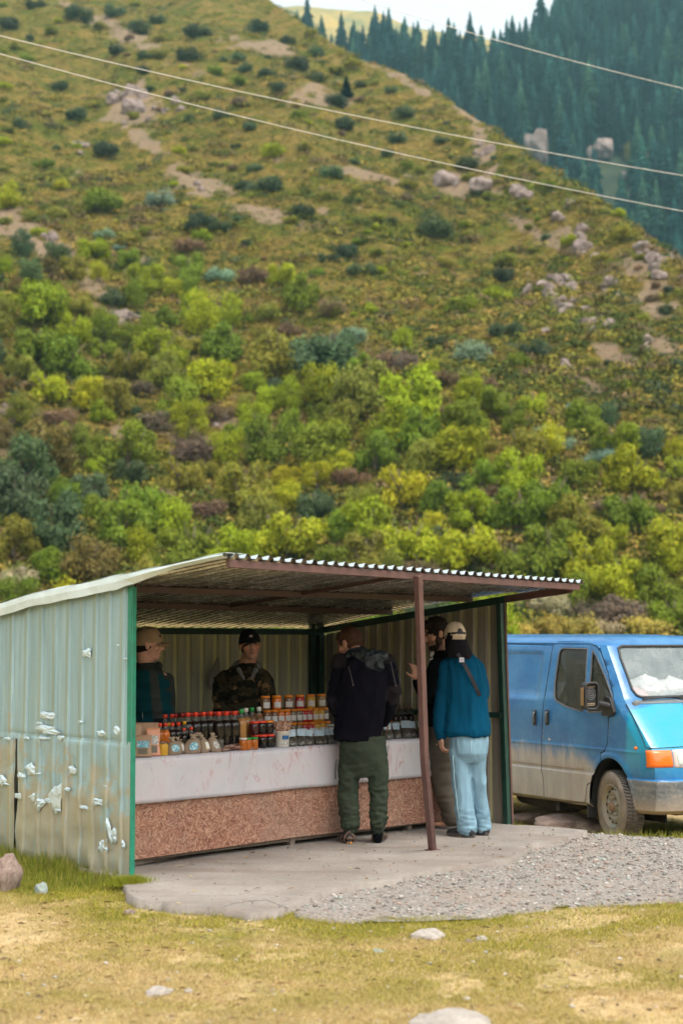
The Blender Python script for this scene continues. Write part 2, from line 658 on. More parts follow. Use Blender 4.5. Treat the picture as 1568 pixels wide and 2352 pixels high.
# ------------------------------------------------------------------ near ground sheet
m, nt, bs = newmat('dry_turf')
v = coords(nt)
big = noise_(nt, v, .55, 4, .6); fine = noise_(nt, v, 22, 6, .75); vf = noise_(nt, v, 90, 4, .7); sp = noise_(nt, v, 4.5, 5, .7)
straw = ramp(nt, fine, [(.3, (.26, .18, .085)), (.5, (.42, .30, .15)), (.72, (.58, .44, .25))])
green = ramp(nt, fine, [(.3, (.07, .075, .012)), (.55, (.17, .16, .025)), (.75, (.28, .25, .05))])
soil = ramp(nt, vf, [(.3, (.19, .13, .085)), (.7, (.34, .25, .18))])
c = mix(nt, ramp(nt, math_(nt, 'ADD', math_(nt, 'MULTIPLY', big, .6), math_(nt, 'MULTIPLY', sp, .4)), [(.46, 0), (.62, 1)]), straw, green)
c = mix(nt, ramp(nt, sp, [(.60, 0), (.70, .8)]), c, soil)
nt.links.new(c, bs.inputs['Base Color']); bs.inputs['Roughness'].default_value = .95; bs.inputs['Specular IOR Level'].default_value = .15
bump(nt, bs, fine, .5, .012)
turf_m = m
ys = np.concatenate([np.linspace(3.2, 20, 230), np.linspace(20.5, 130, 90)])
tx = np.linspace(-.62, .62, 300)
TX, YY = np.meshgrid(tx, ys); X = TX * YY
Z = meadow(X, YY) + .15 * fbm(X / 6, YY / 6, 8) * sstep(22, 40, YY)
V = np.stack([X, YY, Z], -1).reshape(-1, 3)
i = np.arange((len(ys) - 1) * len(tx)).reshape(len(ys) - 1, len(tx))[:, :-1].ravel()
me = np_mesh('ground', V, np.stack([i, i + 1, i + len(tx) + 1, i + len(tx)], 1), turf_m, smooth=True)
tag(link('ground', me), kind='structure')
# a wide base sheet so that the ground never ends
me = MB().grid([[(-3000, -200, -.9), (3000, -200, -.9)], [(-3000, 3000, -.9), (3000, 3000, -.9)]]).build('plain', turf_m)
tag(me, kind='structure')


def poly_noise(pts, step=.06, amp=.02, seed=1, z=0):
    out = []
    n = len(pts)
    for i in range(n):
        a = Vector(pts[i]); b = Vector(pts[(i + 1) % n]); L = (b - a).length
        k = max(1, int(L / step))
        for j in range(k):
            p = a.lerp(b, j / k)
            q = Vector((mnoise.noise(Vector((p.x * 3, p.y * 3, seed))) + .5 * mnoise.noise(Vector((p.x * 11, p.y * 11, seed))),
                        mnoise.noise(Vector((p.x * 3, p.y * 3, seed + 9))) + .5 * mnoise.noise(Vector((p.x * 11, p.y * 11, seed + 5))), 0))
            r_ = p + q * amp; r_.z = z
            out.append(r_)
    return out


def inside(poly, X, Y):
    c = np.zeros(np.shape(X), bool); n = len(poly)
    j = n - 1
    for i in range(n):
        xi, yi = poly[i][0], poly[i][1]; xj, yj = poly[j][0], poly[j][1]
        cond = ((yi > Y) != (yj > Y)) & (X < (xj - xi) * (Y - yi) / (yj - yi + 1e-12) + xi)
        c ^= cond; j = i
    return c


# concrete apron (in front of and under the stall)
ap_px = [(282, 2036), (313, 2067), (429, 2079), (506, 2085), (570, 2096), (635, 2092), (672, 2080), (719, 2062), (764, 2043), (828, 2030), (892, 2023), (957, 2005), (1021, 1992),
         (1110, 1984), (1180, 1972), (1225, 1940), (1300, 1922), (1345, 1908), (1290, 1902), (1182, 1896)]
ap = [G(a, b) for a, b in ap_px]
ap_back = [S(FLEN + .05, 2.45), S(-.02, 2.4), S(-.03, .0)]
APRON = poly_noise(ap + ap_back, .05, .028, 3)
# gravel
gr_px = [(640, 2080), (690, 2108), (760, 2118), (828, 2121), (860, 2110), (925, 2112), (1010, 2106), (1105, 2110), (1194, 2096), (1300, 2082), (1420, 2080), (1568, 2070), (1750, 2060), (2100, 2040),
         (2100, 1935), (1700, 1930), (1568, 1927), (1440, 1917), (1335, 1906), (1200, 1900), (1100, 1940), (900, 1960), (700, 2040)]
GRAVEL = poly_noise([G(a, b, -.04) for a, b in gr_px], .05, .05, 12)


def fill_poly(name, poly, zf, mat, thick=0, step=.06):
    """triangulated irregular slab with a grid of inner points so that it can undulate"""
    bm = bmesh.new()
    xs = [p.x for p in poly]; yy = [p.y for p in poly]
    vs = [bm.verts.new((p.x, p.y, 0)) for p in poly]
    face = bm.faces.new(vs)
    bmesh.ops.triangulate(bm, faces=[face])
    # cut by grid planes
    x = min(xs) + step
    while x < max(xs):
        bmesh.ops.bisect_plane(bm, geom=bm.verts[:] + bm.edges[:] + bm.faces[:], plane_co=(x, 0, 0), plane_no=(1, 0, 0)); x += step * 2
    y = min(yy) + step
    while y < max(yy):
        bmesh.ops.bisect_plane(bm, geom=bm.verts[:] + bm.edges[:] + bm.faces[:], plane_co=(0, y, 0), plane_no=(0, 1, 0)); y += step * 2
    for v_ in bm.verts:
        v_.co.z = zf(v_.co.x, v_.co.y)
    bm.normal_update()
    if bm.faces and sum(f_.normal.z for f_ in bm.faces) < 0:
        bmesh.ops.reverse_faces(bm, faces=bm.faces[:])
    if thick:
        ed = [e for e in bm.edges if e.is_boundary]
        r_ = bmesh.ops.extrude_edge_only(bm, edges=ed)
        nv = [g for g in r_['geom'] if isinstance(g, bmesh.types.BMVert)]
        for v_ in nv:
            v_.co.z -= thick
            v_.co.x += rnd.uniform(-.01, .01); v_.co.y += rnd.uniform(-.01, .01) - .02
    me = bpy.data.meshes.new(name); bm.to_mesh(me); bm.free()
    for p in me.polygons:
        p.use_smooth = True
    me.materials.append(mat)
    return link(name, me)


m, nt, bs = newmat('rough_concrete')
v = coords(nt)
a = noise_(nt, v, 1.4, 5, .6); b = noise_(nt, v, 30, 6, .75); c_ = noise_(nt, v, 160, 3, .7); st = noise_(nt, coords(nt, (.5, 1.4, 1), (0, 0, .7)), 2.6, 5, .6)
base = ramp(nt, a, [(.3, (.225, .195, .172)), (.5, (.285, .25, .222)), (.7, (.345, .31, .275))])
base = mix(nt, .55, base, ramp(nt, b, [(.3, (.55, .55, .55)), (.7, (1.1, 1.1, 1.1))]), 'MULTIPLY')
base = mix(nt, ramp(nt, st, [(.50, 0), (.66, .75)]), base, (.20, .16, .135))
base = mix(nt, ramp(nt, c_, [(.66, 0), (.74, .7)]), base, (.12, .1, .09))
nt.links.new(base, bs.inputs['Base Color']); bs.inputs['Roughness'].default_value = .9; bs.inputs['Specular IOR Level'].default_value = .25
h = math_(nt, 'ADD', math_(nt, 'MULTIPLY', a, .6), math_(nt, 'ADD', math_(nt, 'MULTIPLY', b, .25), math_(nt, 'MULTIPLY', c_, .1)))
bump(nt, bs, h, .55, .03)
conc_m = m


def apz(x, y):
    return float(.010 * mnoise.noise(Vector((x * 1.3, y * 1.3, 4))) + .006 * mnoise.noise(Vector((x * 5, y * 5, 7))))


o = fill_poly('concrete_apron', APRON, apz, conc_m, .07, .07)
tag(o, kind='structure')
m, nt, bs = newmat('grey_gravel')
v = coords(nt)
vo = N(nt, 'ShaderNodeTexVoronoi', i_Scale=55); nt.links.new(v, vo.inputs['Vector'])
b = noise_(nt, v, 14, 6, .75); a = noise_(nt, v, 1.2, 4, .6)
cc = mix(nt, .7, ramp(nt, vo.outputs['Color'], [(.2, (.21, .185, .165)), (.5, (.28, .25, .225)), (.85, (.36, .33, .30))]), ramp(nt, b, [(.3, (.6, .58, .56)), (.7, (1.1, 1.08, 1.05))]), 'MULTIPLY')
cc = mix(nt, ramp(nt, a, [(.5, 0), (.66, .5)]), cc, (.27, .205, .165))
nt.links.new(cc, bs.inputs['Base Color']); bs.inputs['Roughness'].default_value = .9
bump(nt, bs, math_(nt, 'ADD', vo.outputs['Distance'], b), .8, .012)
grav_m = m


def grz(x, y):
    return float(meadow(x, y)) + .012 + .006 * mnoise.noise(Vector((x * 4, y * 4, 1)))


o = fill_poly('gravel', GRAVEL, grz, grav_m, .03, .09)
tag(o, kind='structure')

# crack across the apron corner and small dark crumbs
cr = MB()
pts = [G(a, b, 0) for a, b in [(512, 2086), (535, 2076), (560, 2071), (585, 2068), (610, 2066), (628, 2072), (645, 2080), (662, 2085)]]
for i in range(len(pts) - 1):
    for k in range(4):
        a = pts[i].lerp(pts[i + 1], k / 4); b = pts[i].lerp(pts[i + 1], (k + 1) / 4)
        a = a + Vector((0, rnd.uniform(-.008, .008), apz(a.x, a.y) + .002)); b = b + Vector((0, rnd.uniform(-.008, .008), apz(b.x, b.y) + .002))
        ww = rnd.uniform(.003, .008)
        cr.add([a + Vector((0, -ww, 0)), b + Vector((0, -ww, 0)), b + Vector((0, ww, 0)), a + Vector((0, ww, 0))], [(0, 1, 2, 3)])
tag(cr.build('crack', simple('crack_dark', (.04, .03, .025), 1)), kind='stuff')

# ------------------------------------------------------------------ stones
ROCK_V = []


def rock_mesh(name, seed, sub=4, rough_=.35, flat=.6, mat=None, jag=0):
    bm = bmesh.new(); bmesh.ops.create_icosphere(bm, subdivisions=sub, radius=1)
    for v_ in bm.verts:
        p = v_.co.copy()
        n_ = mnoise.fractal(p * 1.1 + Vector((seed * 7.1, 0, 0)), 1.0, 2.0, 5) * rough_
        if jag:
            cdist = mnoise.voronoi(p * 1.6 + Vector((seed * 3.3, 1, 2)))[0]
            n_ += (cdist[1] - cdist[0]) * jag - jag * .3
        v_.co = p * (1 + n_); v_.co.z *= flat
    me = bpy.data.meshes.new(name); bm.to_mesh(me); bm.free()
    me.materials.append(mat)
    for p in me.polygons:
        p.use_smooth = not jag
    return me


def stone_mat(name, a, b, c, sc=3.0):
    m, nt, bs = newmat(name)
    v = coords(nt); f = noise_(nt, v, sc, 6, .7); g = noise_(nt, v, sc * 8, 5, .7)
    x = ramp(nt, f, [(.3, a), (.5, b), (.7, c)])
    x = mix(nt, .6, x, ramp(nt, g, [(.3, (.55, .55, .55)), (.7, (1.15, 1.15, 1.15))]), 'MULTIPLY')
    nt.links.new(x, bs.inputs['Base Color']); bs.inputs['Roughness'].default_value = .9; bs.inputs['Specular IOR Level'].default_value = .25
    bump(nt, bs, g, .6, .03)
    return m


pale_rock = stone_mat('pale_stone', (.36, .31, .27), (.50, .44, .39), (.62, .56, .50))
pink_rock = stone_mat('pinkish_stone', (.20, .14, .12), (.34, .25, .21), (.47, .38, .33))
teal_rock = stone_mat('greenish_stone', (.25, .30, .28), (.36, .42, .39), (.45, .50, .46))
hill_rock = stone_mat('hill_stone', (.11, .08, .07), (.23, .175, .155), (.38, .31, .28), 1.3)


def put_rock(px, py, wpx, hpx, z, mat, seed, label, name='rock', cat='rock', sink=.35, group=None):
    p = G(px, py, z)
    wm = wpx / FPX * p.y; hm = hpx / FPX * p.y
    me = rock_mesh('stone', seed, 4, .30, 1.0, mat)
    o = link(name, me); o.scale = (wm / 2, wm / 2 * rnd.uniform(.7, .9), hm * .75)
    o.location = p + Vector((0, 0, hm * (.75 - sink) - .02)); o.rotation_euler = (0, 0, seed * 1.3)
    tag(o, label, cat, group)
    return o


put_rock(10, 2045, 76, 75, -.05, pink_rock, 3, 'large pinkish boulder in the grass at the left edge of the photo', 'boulder', 'boulder')
put_rock(985, 2152, 80, 22, -.05, pale_rock, 5, 'pale low stone in the grass in front of the gravel')
put_rock(868, 2187, 52, 12, -.06, teal_rock, 6, 'flat blue green stone lying in the dry grass')
put_rock(362, 2278, 70, 16, -.06, pale_rock, 8, 'small grey stone half buried in dry grass at the lower left')
put_rock(432, 2273, 22, 9, -.06, pale_rock, 9, 'pebble beside the half buried grey stone in dry grass')
put_rock(1035, 2368, 235, 40, -.06, pale_rock, 11, 'big pale stone cut off by the bottom edge of the photo')
put_rock(1105, 2157, 30, 12, -.05, pale_rock, 12, 'small pale stone right of the low stone at the gravel edge')
put_rock(1075, 2160, 26, 9, -.05, pink_rock, 14, 'small pinkish stone beside the low pale stone in the grass')
put_rock(297, 2108 - 8, 30, 16, -.05, pink_rock, 15, 'small lichen covered stone in green grass near the left wall')
put_rock(95, 2052, 40, 26, -.05, teal_rock, 16, 'grey green stone in weeds below the left metal wall')
put_rock(1300, 1905, 150, 34, -.36, pink_rock, 17, 'low brown rock between the stall and the van wheel')
put_rock(1208, 1888, 80, 22, -.36, pink_rock, 19, 'brown rock right beside the foot of the stall post')
put_rock(1352, 1912, 90, 26, -.36, pink_rock, 21, 'cracked brown rock touching the van front wheel')
k = 0
for px, py, s_ in [(1280, 2012, 22), (1175, 2033, 26), (1382, 1975, 24), (1100, 2050, 20), (1420, 2022, 22), (1250, 1996, 16), (880, 2078, 20), (960, 2062, 16), (770, 2075, 18), (1340, 2048, 20), (1490, 1998, 22), (1040, 2030, 14)]:
    k += 1
    put_rock(px, py, s_, s_ * .35, -.04, [teal_rock, pale_rock, pink_rock][k % 3], 30 + k,
             ['pale', 'pinkish', 'blue green'][(k + 1) % 3 - 0 if False else {1: 0, 2: 1, 0: 2}[k % 3]] + ' flat pebble lying loose on the grey gravel', 'pebble', 'pebble', .3, 'flat pebbles on the gravel')


def pebbles(name, poly, n, zf, smin, smax, seed, mat_cols):
    rs = np.random.RandomState(seed)
    xs = np.array([p.x for p in poly]); ys_ = np.array([p.y for p in poly])
    X = rs.uniform(max(xs.min(), -6), min(xs.max(), 6), n * 3); Y = rs.uniform(ys_.min(), ys_.max(), n * 3)
    k_ = inside(poly, X, Y) & (np.abs(X / Y) < .27)
    X = X[k_][:n]; Y = Y[k_][:n]; n = len(X)
    s_ = smin + (smax - smin) * rs.rand(n) ** 9
    bm = bmesh.new(); bmesh.ops.create_icosphere(bm, subdivisions=1, radius=1)
    bv = np.array([v_.co[:] for v_ in bm.verts]); bf = np.array([[v_.index for v_ in f_.verts] for f_ in bm.faces]); bm.free()
    ang = rs.uniform(0, 6.28, n); ca, sa = np.cos(ang), np.sin(ang)
    B = bv[None] * (1 + .25 * rs.randn(n, len(bv), 1).clip(-1, 1))
    B = B * np.stack([s_, s_ * rs.uniform(.6, 1, n), s_ * rs.uniform(.35, .7, n)], -1)[:, None]
    bx = B[..., 0] * ca[:, None] - B[..., 1] * sa[:, None]; by = B[..., 0] * sa[:, None] + B[..., 1] * ca[:, None]
    Z = np.array([zf(a, b) for a, b in zip(X, Y)])
    V = np.stack([bx + X[:, None], by + Y[:, None], B[..., 2] + Z[:, None] + .2 * s_[:, None]], -1).reshape(-1, 3)
    F = (bf[None] + (np.arange(n) * len(bv))[:, None, None]).reshape(-1, 3)
    pal = np.array(mat_cols); c = pal[rs.randint(0, len(pal), n)] * rs.uniform(.7, 1.2, (n, 1))
    me = np_mesh(name, V, F, attr_mat, smooth=True, cols=np.repeat(c, len(bf), 0))
    tag(link(name, me), kind='stuff')


m, nt, bs = newmat('mixed_colours')
at = N(nt, 'ShaderNodeAttribute', attribute_name='Col'); nt.links.new(at.outputs['Color'], bs.inputs['Base Color'])
bs.inputs['Roughness'].default_value = .85; bs.inputs['Specular IOR Level'].default_value = .25
attr_mat = m
PAL = [(.34, .31, .28), (.27, .24, .215), (.22, .195, .175), (.28, .30, .275), (.31, .235, .195), (.40, .375, .34), (.17, .145, .13)]
pebbles('gravel_pebbles', GRAVEL, 22000, grz, .002, .020, 1, PAL)
pebbles('apron_grit', APRON, 2600, lambda x, y: apz(x, y), .0015, .009, 2, [(.1, .08, .07), (.3, .28, .25), (.2, .17, .14)])
TURFP = [G(a, b, -.05) for a, b in [(0, 2120), (1568, 2090), (1568, 2352), (0, 2352)]]
pebbles('scattered_grit', TURFP, 900, lambda x, y: float(meadow(x, y)), .002, .018, 3, [(.45, .40, .36), (.33, .27, .22), (.5, .47, .44)])

def bits(name, n, seed):
    rs = np.random.RandomState(seed); Y = rs.uniform(6, 12.6, n); X = rs.uniform(-.25, .25, n) * Y
    k = ~inside(APRON, X, Y) | (rs.rand(n) < .25); X, Y = X[k], Y[k]; n = len(X)
    a = rs.uniform(0, 6.28, n); L = rs.uniform(.008, .035, n); W = rs.uniform(.002, .007, n)
    Z = meadow(X, Y) + .006; Z = np.where(inside(APRON, X, Y), .006, Z)
    dx, dy = np.cos(a) * L, np.sin(a) * L; ox, oy = -np.sin(a) * W, np.cos(a) * W; h = rs.uniform(0, .012, n)
    V = np.stack([np.stack([X - dx, Y - dy, Z], -1), np.stack([X + ox, Y + oy, Z + h], -1), np.stack([X + dx, Y + dy, Z + .002], -1), np.stack([X - ox, Y - oy, Z + .001], -1)], 1).reshape(-1, 3)
    C = np.array([(.20, .12, .06), (.12, .08, .05), (.42, .33, .20), (.30, .18, .08)])[rs.randint(0, 4, n)]
    tag(link(name, np_mesh(name, V, np.arange(4 * n).reshape(n, 4), attr_mat, cols=C)), kind='stuff')


bits('leaf_litter', 2600, 44)

# ------------------------------------------------------------------ grass blades
gm, nt, bs = newmat('grass_blade')
at = N(nt, 'ShaderNodeAttribute', attribute_name='Col'); nt.links.new(at.outputs['Color'], bs.inputs['Base Color'])
bs.inputs['Roughness'].default_value = .7; bs.inputs['Specular IOR Level'].default_value = .2
tr = nt.nodes.new('ShaderNodeBsdfTranslucent'); nt.links.new(at.outputs['Color'], tr.inputs[0])
ms = nt.nodes.new('ShaderNodeMixShader'); ms.inputs[0].default_value = .3
nt.links.new(bs.outputs[0], ms.inputs[1]); nt.links.new(tr.outputs[0], ms.inputs[2]); nt.links.new(ms.outputs[0], nt.nodes['Material Output'].inputs[0])


def blades(name, X, Y, Z, H, W, C, seed, lean=.5):
    rs = np.random.RandomState(seed); n = len(X)
    a = rs.uniform(0, 2 * PI, n); b = rs.uniform(0, 2 * PI, n); ln = H * lean * rs.rand(n)
    P = np.stack([X, Y, Z], -1)
    side = np.stack([np.cos(a), np.sin(a), np.zeros(n)], -1) * (W / 2)[:, None]
    top = P + np.stack([np.cos(b) * ln, np.sin(b) * ln, H], -1)
    V = np.stack([P - side, P + side, top], 1).reshape(-1, 3)
    F = np.arange(3 * n).reshape(n, 3)
    me = np_mesh(name, V, F, gm, cols=C)
    tag(link(name, me), kind='stuff')


rs = np.random.RandomState(5)
apx = [(p.x, p.y) for p in APRON]; gpx = [(p.x, p.y) for p in GRAVEL]
n = 420000
Y = rs.uniform(5.6, 11.2, n); X = rs.uniform(-.26, .26, n) * Y
APA = np.array(apx + gpx)
keep = ~inside(APRON, X, Y) & ~inside(GRAVEL, X, Y)
u = (X - Lp.x) * d1.x + (Y - Lp.y) * d1.y; ww = (X - Lp.x) * d2.x + (Y - Lp.y) * d2.y
keep &= ~((u > -.01) & (ww > -.02))
# patchy: bare spots
pn = fbm(X * 1.6, Y * 1.6, 61); keep &= ((pn > -.30) | (rs.rand(n) < .25)) & ((fbm(X * 5, Y * 5, 66) > -.38) | (rs.rand(n) < .3))
X, Y = X[keep], Y[keep]; u = u[keep]; ww = ww[keep]; n = len(X)
# distance to slab edges
dist = np.full(n, 9.0)
for i in range(0, len(APA), 3):
    dist = np.minimum(dist, np.hypot(X - APA[i, 0], Y - APA[i, 1]))
dwall = np.where(ww > -.3, np.abs(u), 9)
g = sstep(.85, .08, dist + .35 * fbm(X * 2.2, Y * 2.2, 62)) + .75 * sstep(-.15, .45, fbm(X * 1.3, Y * 2.4, 63)) * sstep(5.0, 8.0, Y) + sstep(1.6, .3, dwall)
g = np.clip(g + rs.randn(n) * .16, 0, 1)[:, None]
straw = np.array([(.60, .44, .22), (.54, .39, .17), (.68, .53, .30), (.46, .33, .14)])[rs.randint(0, 4, n)]
grn = np.array([(.27, .27, .03), (.38, .345, .04), (.20, .215, .025), (.48, .40, .08)])[rs.randint(0, 4, n)]
C = straw * (1 - g) + grn * g
C *= rs.uniform(.75, 1.15, (n, 1))
H = (.005 + .012 * rs.rand(n)) * (1 + .7 * g[:, 0]) * (1 + .5 * sstep(.12, .03, dist)) * (1 + 1.2 * (rs.rand(n) < .01))
blades('grass', X, Y, meadow(X, Y), H, rs.uniform(.0022, .005, n), C, 6, 1.9)
# longer grass at the foot of the metal wall and behind the pad
n = 26000
uu = -rs.rand(n) ** 1.6 * .75 - .01; wv = rs.uniform(-.12, 2.2, n)
X = Lp.x + d1.x * uu + d2.x * wv; Y = Lp.y + d1.y * uu + d2.y * wv
g = sstep(-.35, .3, fbm(X * 3, Y * 3, 71) + .2)[:, None]
C = np.array([(.20, .26, .02), (.11, .16, .015), (.30, .32, .04), (.36, .28, .08)])[rs.randint(0, 4, n)] * rs.uniform(.7, 1.2, (n, 1))
H = (.02 + .10 * rs.rand(n) ** 2 * sstep(-.55, -.05, uu)) * (.6 + .8 * g[:, 0]) * np.where(wv < 0.05, .55, 1)
blades('tall_grass', X, Y, meadow(X, Y), H, rs.uniform(.003, .006, n), C, 9, .8)
n = 5000
q = G(300, 2026)
X = q.x + rs.randn(n) * .055 + .0; Y = q.y + rs.randn(n) * .045 - .03
k_ = ~((X - q.x > .2)); X, Y = X[k_], Y[k_]; n = len(X)
blades('grass_clump', X, Y, np.zeros(n) - .01, .015 + .05 * rs.rand(n) ** 2, rs.uniform(.003, .006, n), np.array([(.30, .30, .03), (.2, .24, .02)])[rs.randint(0, 2, n)], 10, .9)
# grass beyond the pad, under and beside the van
n = 60000
X = rs.uniform(1.2, 6.5, n); Y = rs.uniform(12.3, 19.5, n); k_ = (X / Y < .27) & (X / Y > .09) & ~inside(GRAVEL, X, Y) & ~inside(APRON, X, Y)
k_ &= (fbm(X * 1.4, Y * 1.4, 88) > -.2)
X, Y = X[k_], Y[k_]; n = len(X)
g = (sstep(17.2, 16.2, Y) * np.clip(rs.randn(n) * .2 + .9, 0, 1))[:, None]
C = np.array([(.50, .36, .13), (.42, .30, .10)])[rs.randint(0, 2, n)] * (1 - g) + np.array([(.14, .2, .02), (.22, .25, .03)])[rs.randint(0, 2, n)] * g
blades('meadow_grass', X, Y, meadow(X, Y), .02 + .06 * rs.rand(n) ** 2, rs.uniform(.004, .008, n), C, 12, .8)
# ------------------------------------------------------------------ foliage
def leaf_mat(name):
    m, nt, bs = newmat(name)
    oi = nt.nodes.new('ShaderNodeObjectInfo'); at = N(nt, 'ShaderNodeAttribute', attribute_name='Col')
    c = mix(nt, 1.0, oi.outputs['Color'], at.outputs['Color'], 'MULTIPLY')
    nt.links.new(c, bs.inputs['Base Color'])
    bs.inputs['Roughness'].default_value = .75; bs.inputs['Specular IOR Level'].default_value = .2
    tr = nt.nodes.new('ShaderNodeBsdfTranslucent'); nt.links.new(c, tr.inputs[0])
    ms = nt.nodes.new('ShaderNodeMixShader'); ms.inputs[0].default_value = .28
    nt.links.new(bs.outputs[0], ms.inputs[1]); nt.links.new(tr.outputs[0], ms.inputs[2]); nt.links.new(ms.outputs[0], nt.nodes['Material Output'].inputs[0])
    return m


leaf_m = leaf_mat('leaves')
bark_m = simple('bark', (.09, .065, .045), .9, col2=(.16, .12, .09), scale=5, bumps=.4, bscale=20, bdist=.02)


def crown_mesh(name, seed, n, leaf, up=.75, lobes=12, flat=.8, feather=.2, rough_=1.0):
    """unit crown: half width 1, base near z=0"""
    rs = np.random.RandomState(seed)
    L = []
    for i in range(lobes):
        a = rs.uniform(0, 2 * PI); r_ = math.sqrt(rs.rand()) * .68; z = rs.uniform(.15, 1.0) * 2 * flat * up * (1 - .45 * r_)
        s_ = rs.uniform(.26, .46) * (1 - .25 * z / 2)
        L.append((r_ * math.cos(a), r_ * math.sin(a), .12 + z * .78, s_, s_ * rs.uniform(.6, .95)))
    L = np.array(L)
    k = rs.randint(0, lobes, n)
    dirs = rs.randn(n, 3); dirs /= np.linalg.norm(dirs, axis=1)[:, None]; dirs[:, 2] = np.where(rs.rand(n) < .35, np.abs(dirs[:, 2]), dirs[:, 2])
    rad = 1 - np.abs(rs.randn(n)) * .28; rad = np.where(rs.rand(n) < .12, 1 + rs.rand(n) * feather * 2, rad)
    # lumpy shell
    ph = np.sin(dirs[:, 0] * 7 + k) * np.cos(dirs[:, 1] * 6 + k * 2) * .18
    rad = rad + ph
    P = L[k, :3] + dirs * rad[:, None] * np.stack([L[k, 3], L[k, 3], L[k, 4]], -1)
    P[:, 2] = np.maximum(P[:, 2], .02 + .05 * rs.rand(n))
    nrm = dirs + rs.randn(n, 3) * .55 + np.array([0, 0, .35]); nrm /= np.linalg.norm(nrm, axis=1)[:, None]
    t = np.cross(nrm, rs.randn(n, 3)); t /= np.linalg.norm(t, axis=1)[:, None]; b = np.cross(nrm, t)
    s_ = leaf * rs.uniform(.55, 1.35, n)[:, None]
    V = np.stack([P - t * s_, P + b * s_ * .55, P + t * s_, P - b * s_ * .55], 1).reshape(-1, 3)
    F = np.arange(4 * n).reshape(n, 4)
    tint = rs.uniform(.82, 1.2, lobes)[k] * rs.uniform(.82, 1.18, n)
    c = np.stack([tint * rs.uniform(.92, 1.15, n), tint, tint * rs.uniform(.8, 1.1, n)], -1)
    me = np_mesh(name, V, F, leaf_m, cols=c)
    return me


def trunk_mesh(name, seed, h=1.0, limbs=5, r0=.06):
    rs = random.Random(seed); mb = MB()
    mb.tube([(0, 0, -.3), (.02, 0, .2), (rs.uniform(-.06, .06), rs.uniform(-.06, .06), h * .6), (rs.uniform(-.1, .1), rs.uniform(-.1, .1), h)], [r0, r0 * .8, r0 * .5, r0 * .2], 6)
    for i in range(limbs):
        a = rs.uniform(0, 6.28); z = rs.uniform(.15, .5) * h
        mb.tube([(0, 0, z), (.25 * math.cos(a), .25 * math.sin(a), z + .25), (.5 * math.cos(a), .5 * math.sin(a), z + .55)], [r0 * .5, r0 * .35, r0 * .12], 5)
    return mb.mesh(name, bark_m)


CROWNS = [crown_mesh('crown', 100 + i, 4600, .054, up=.8, lobes=14, flat=.85) for i in range(6)]
SHRUBS = [crown_mesh('foliage', 200 + i, 3000, .056, up=.55, lobes=13, flat=.75) for i in range(6)]
FEATH = [crown_mesh('plume', 300 + i, 3800, .045, up=.9, lobes=20, flat=.95, feather=.5) for i in range(4)]
TRUNKS = [trunk_mesh('trunk', 400 + i) for i in range(4)]

COLS = {  # pigment colours
    'L': ((.27, .33, .014), 'lime green'), 'Y': ((.36, .37, .018), 'yellow green'), 'G': ((.16, .225, .018), 'green'), 'O': ((.21, .22, .032), 'olive green'),
    'D': ((.062, .09, .040), 'dark green'), 'T': ((.20, .30, .21), 'pale teal'), 'B': ((.20, .14, .085), 'brown leafed'), 'P': ((.155, .115, .085), 'purple brown'),
    'K': ((.085, .135, .058), 'blue green'), 'A': ((.38, .34, .19), 'pale straw coloured'), 'C': ((.36, .30, .065), 'ochre yellow'), 'R': ((.17, .13, .04), 'rusty berried'),
}
placed = []


def zone(px, py):
    if py > 1270: v_ = 'at the slope foot'
    elif py > 1000: v_ = 'low on the slope'
    elif py > 700: v_ = 'half way up the slope'
    elif py > 380: v_ = 'on the upper slope'
    else: v_ = 'high up'
    if px < 260: h_ = 'by the left edge'
    elif px < 620: h_ = 'above the roof left half'
    elif px < 980: h_ = 'above the roof middle'
    elif px < 1300: h_ = 'above the roof right end'
    else: h_ = 'above the blue van'
    return v_ + ' ' + h_


tree_protos = []
for i in range(6):
    e = empty('leafy_tree'); c = link('crown', CROWNS[i], e); t = link('trunk', TRUNKS[i % 4], e)
    tree_protos.append((e, [c, t], False))
for i in range(4):
    e = empty('leafy_tree'); c = link('crown', FEATH[i], e); t = link('trunk', TRUNKS[i % 4], e)
    tree_protos.append((e, [c, t], False))
used_proto = set()
ntree = nshrub = 0
SZ = {}


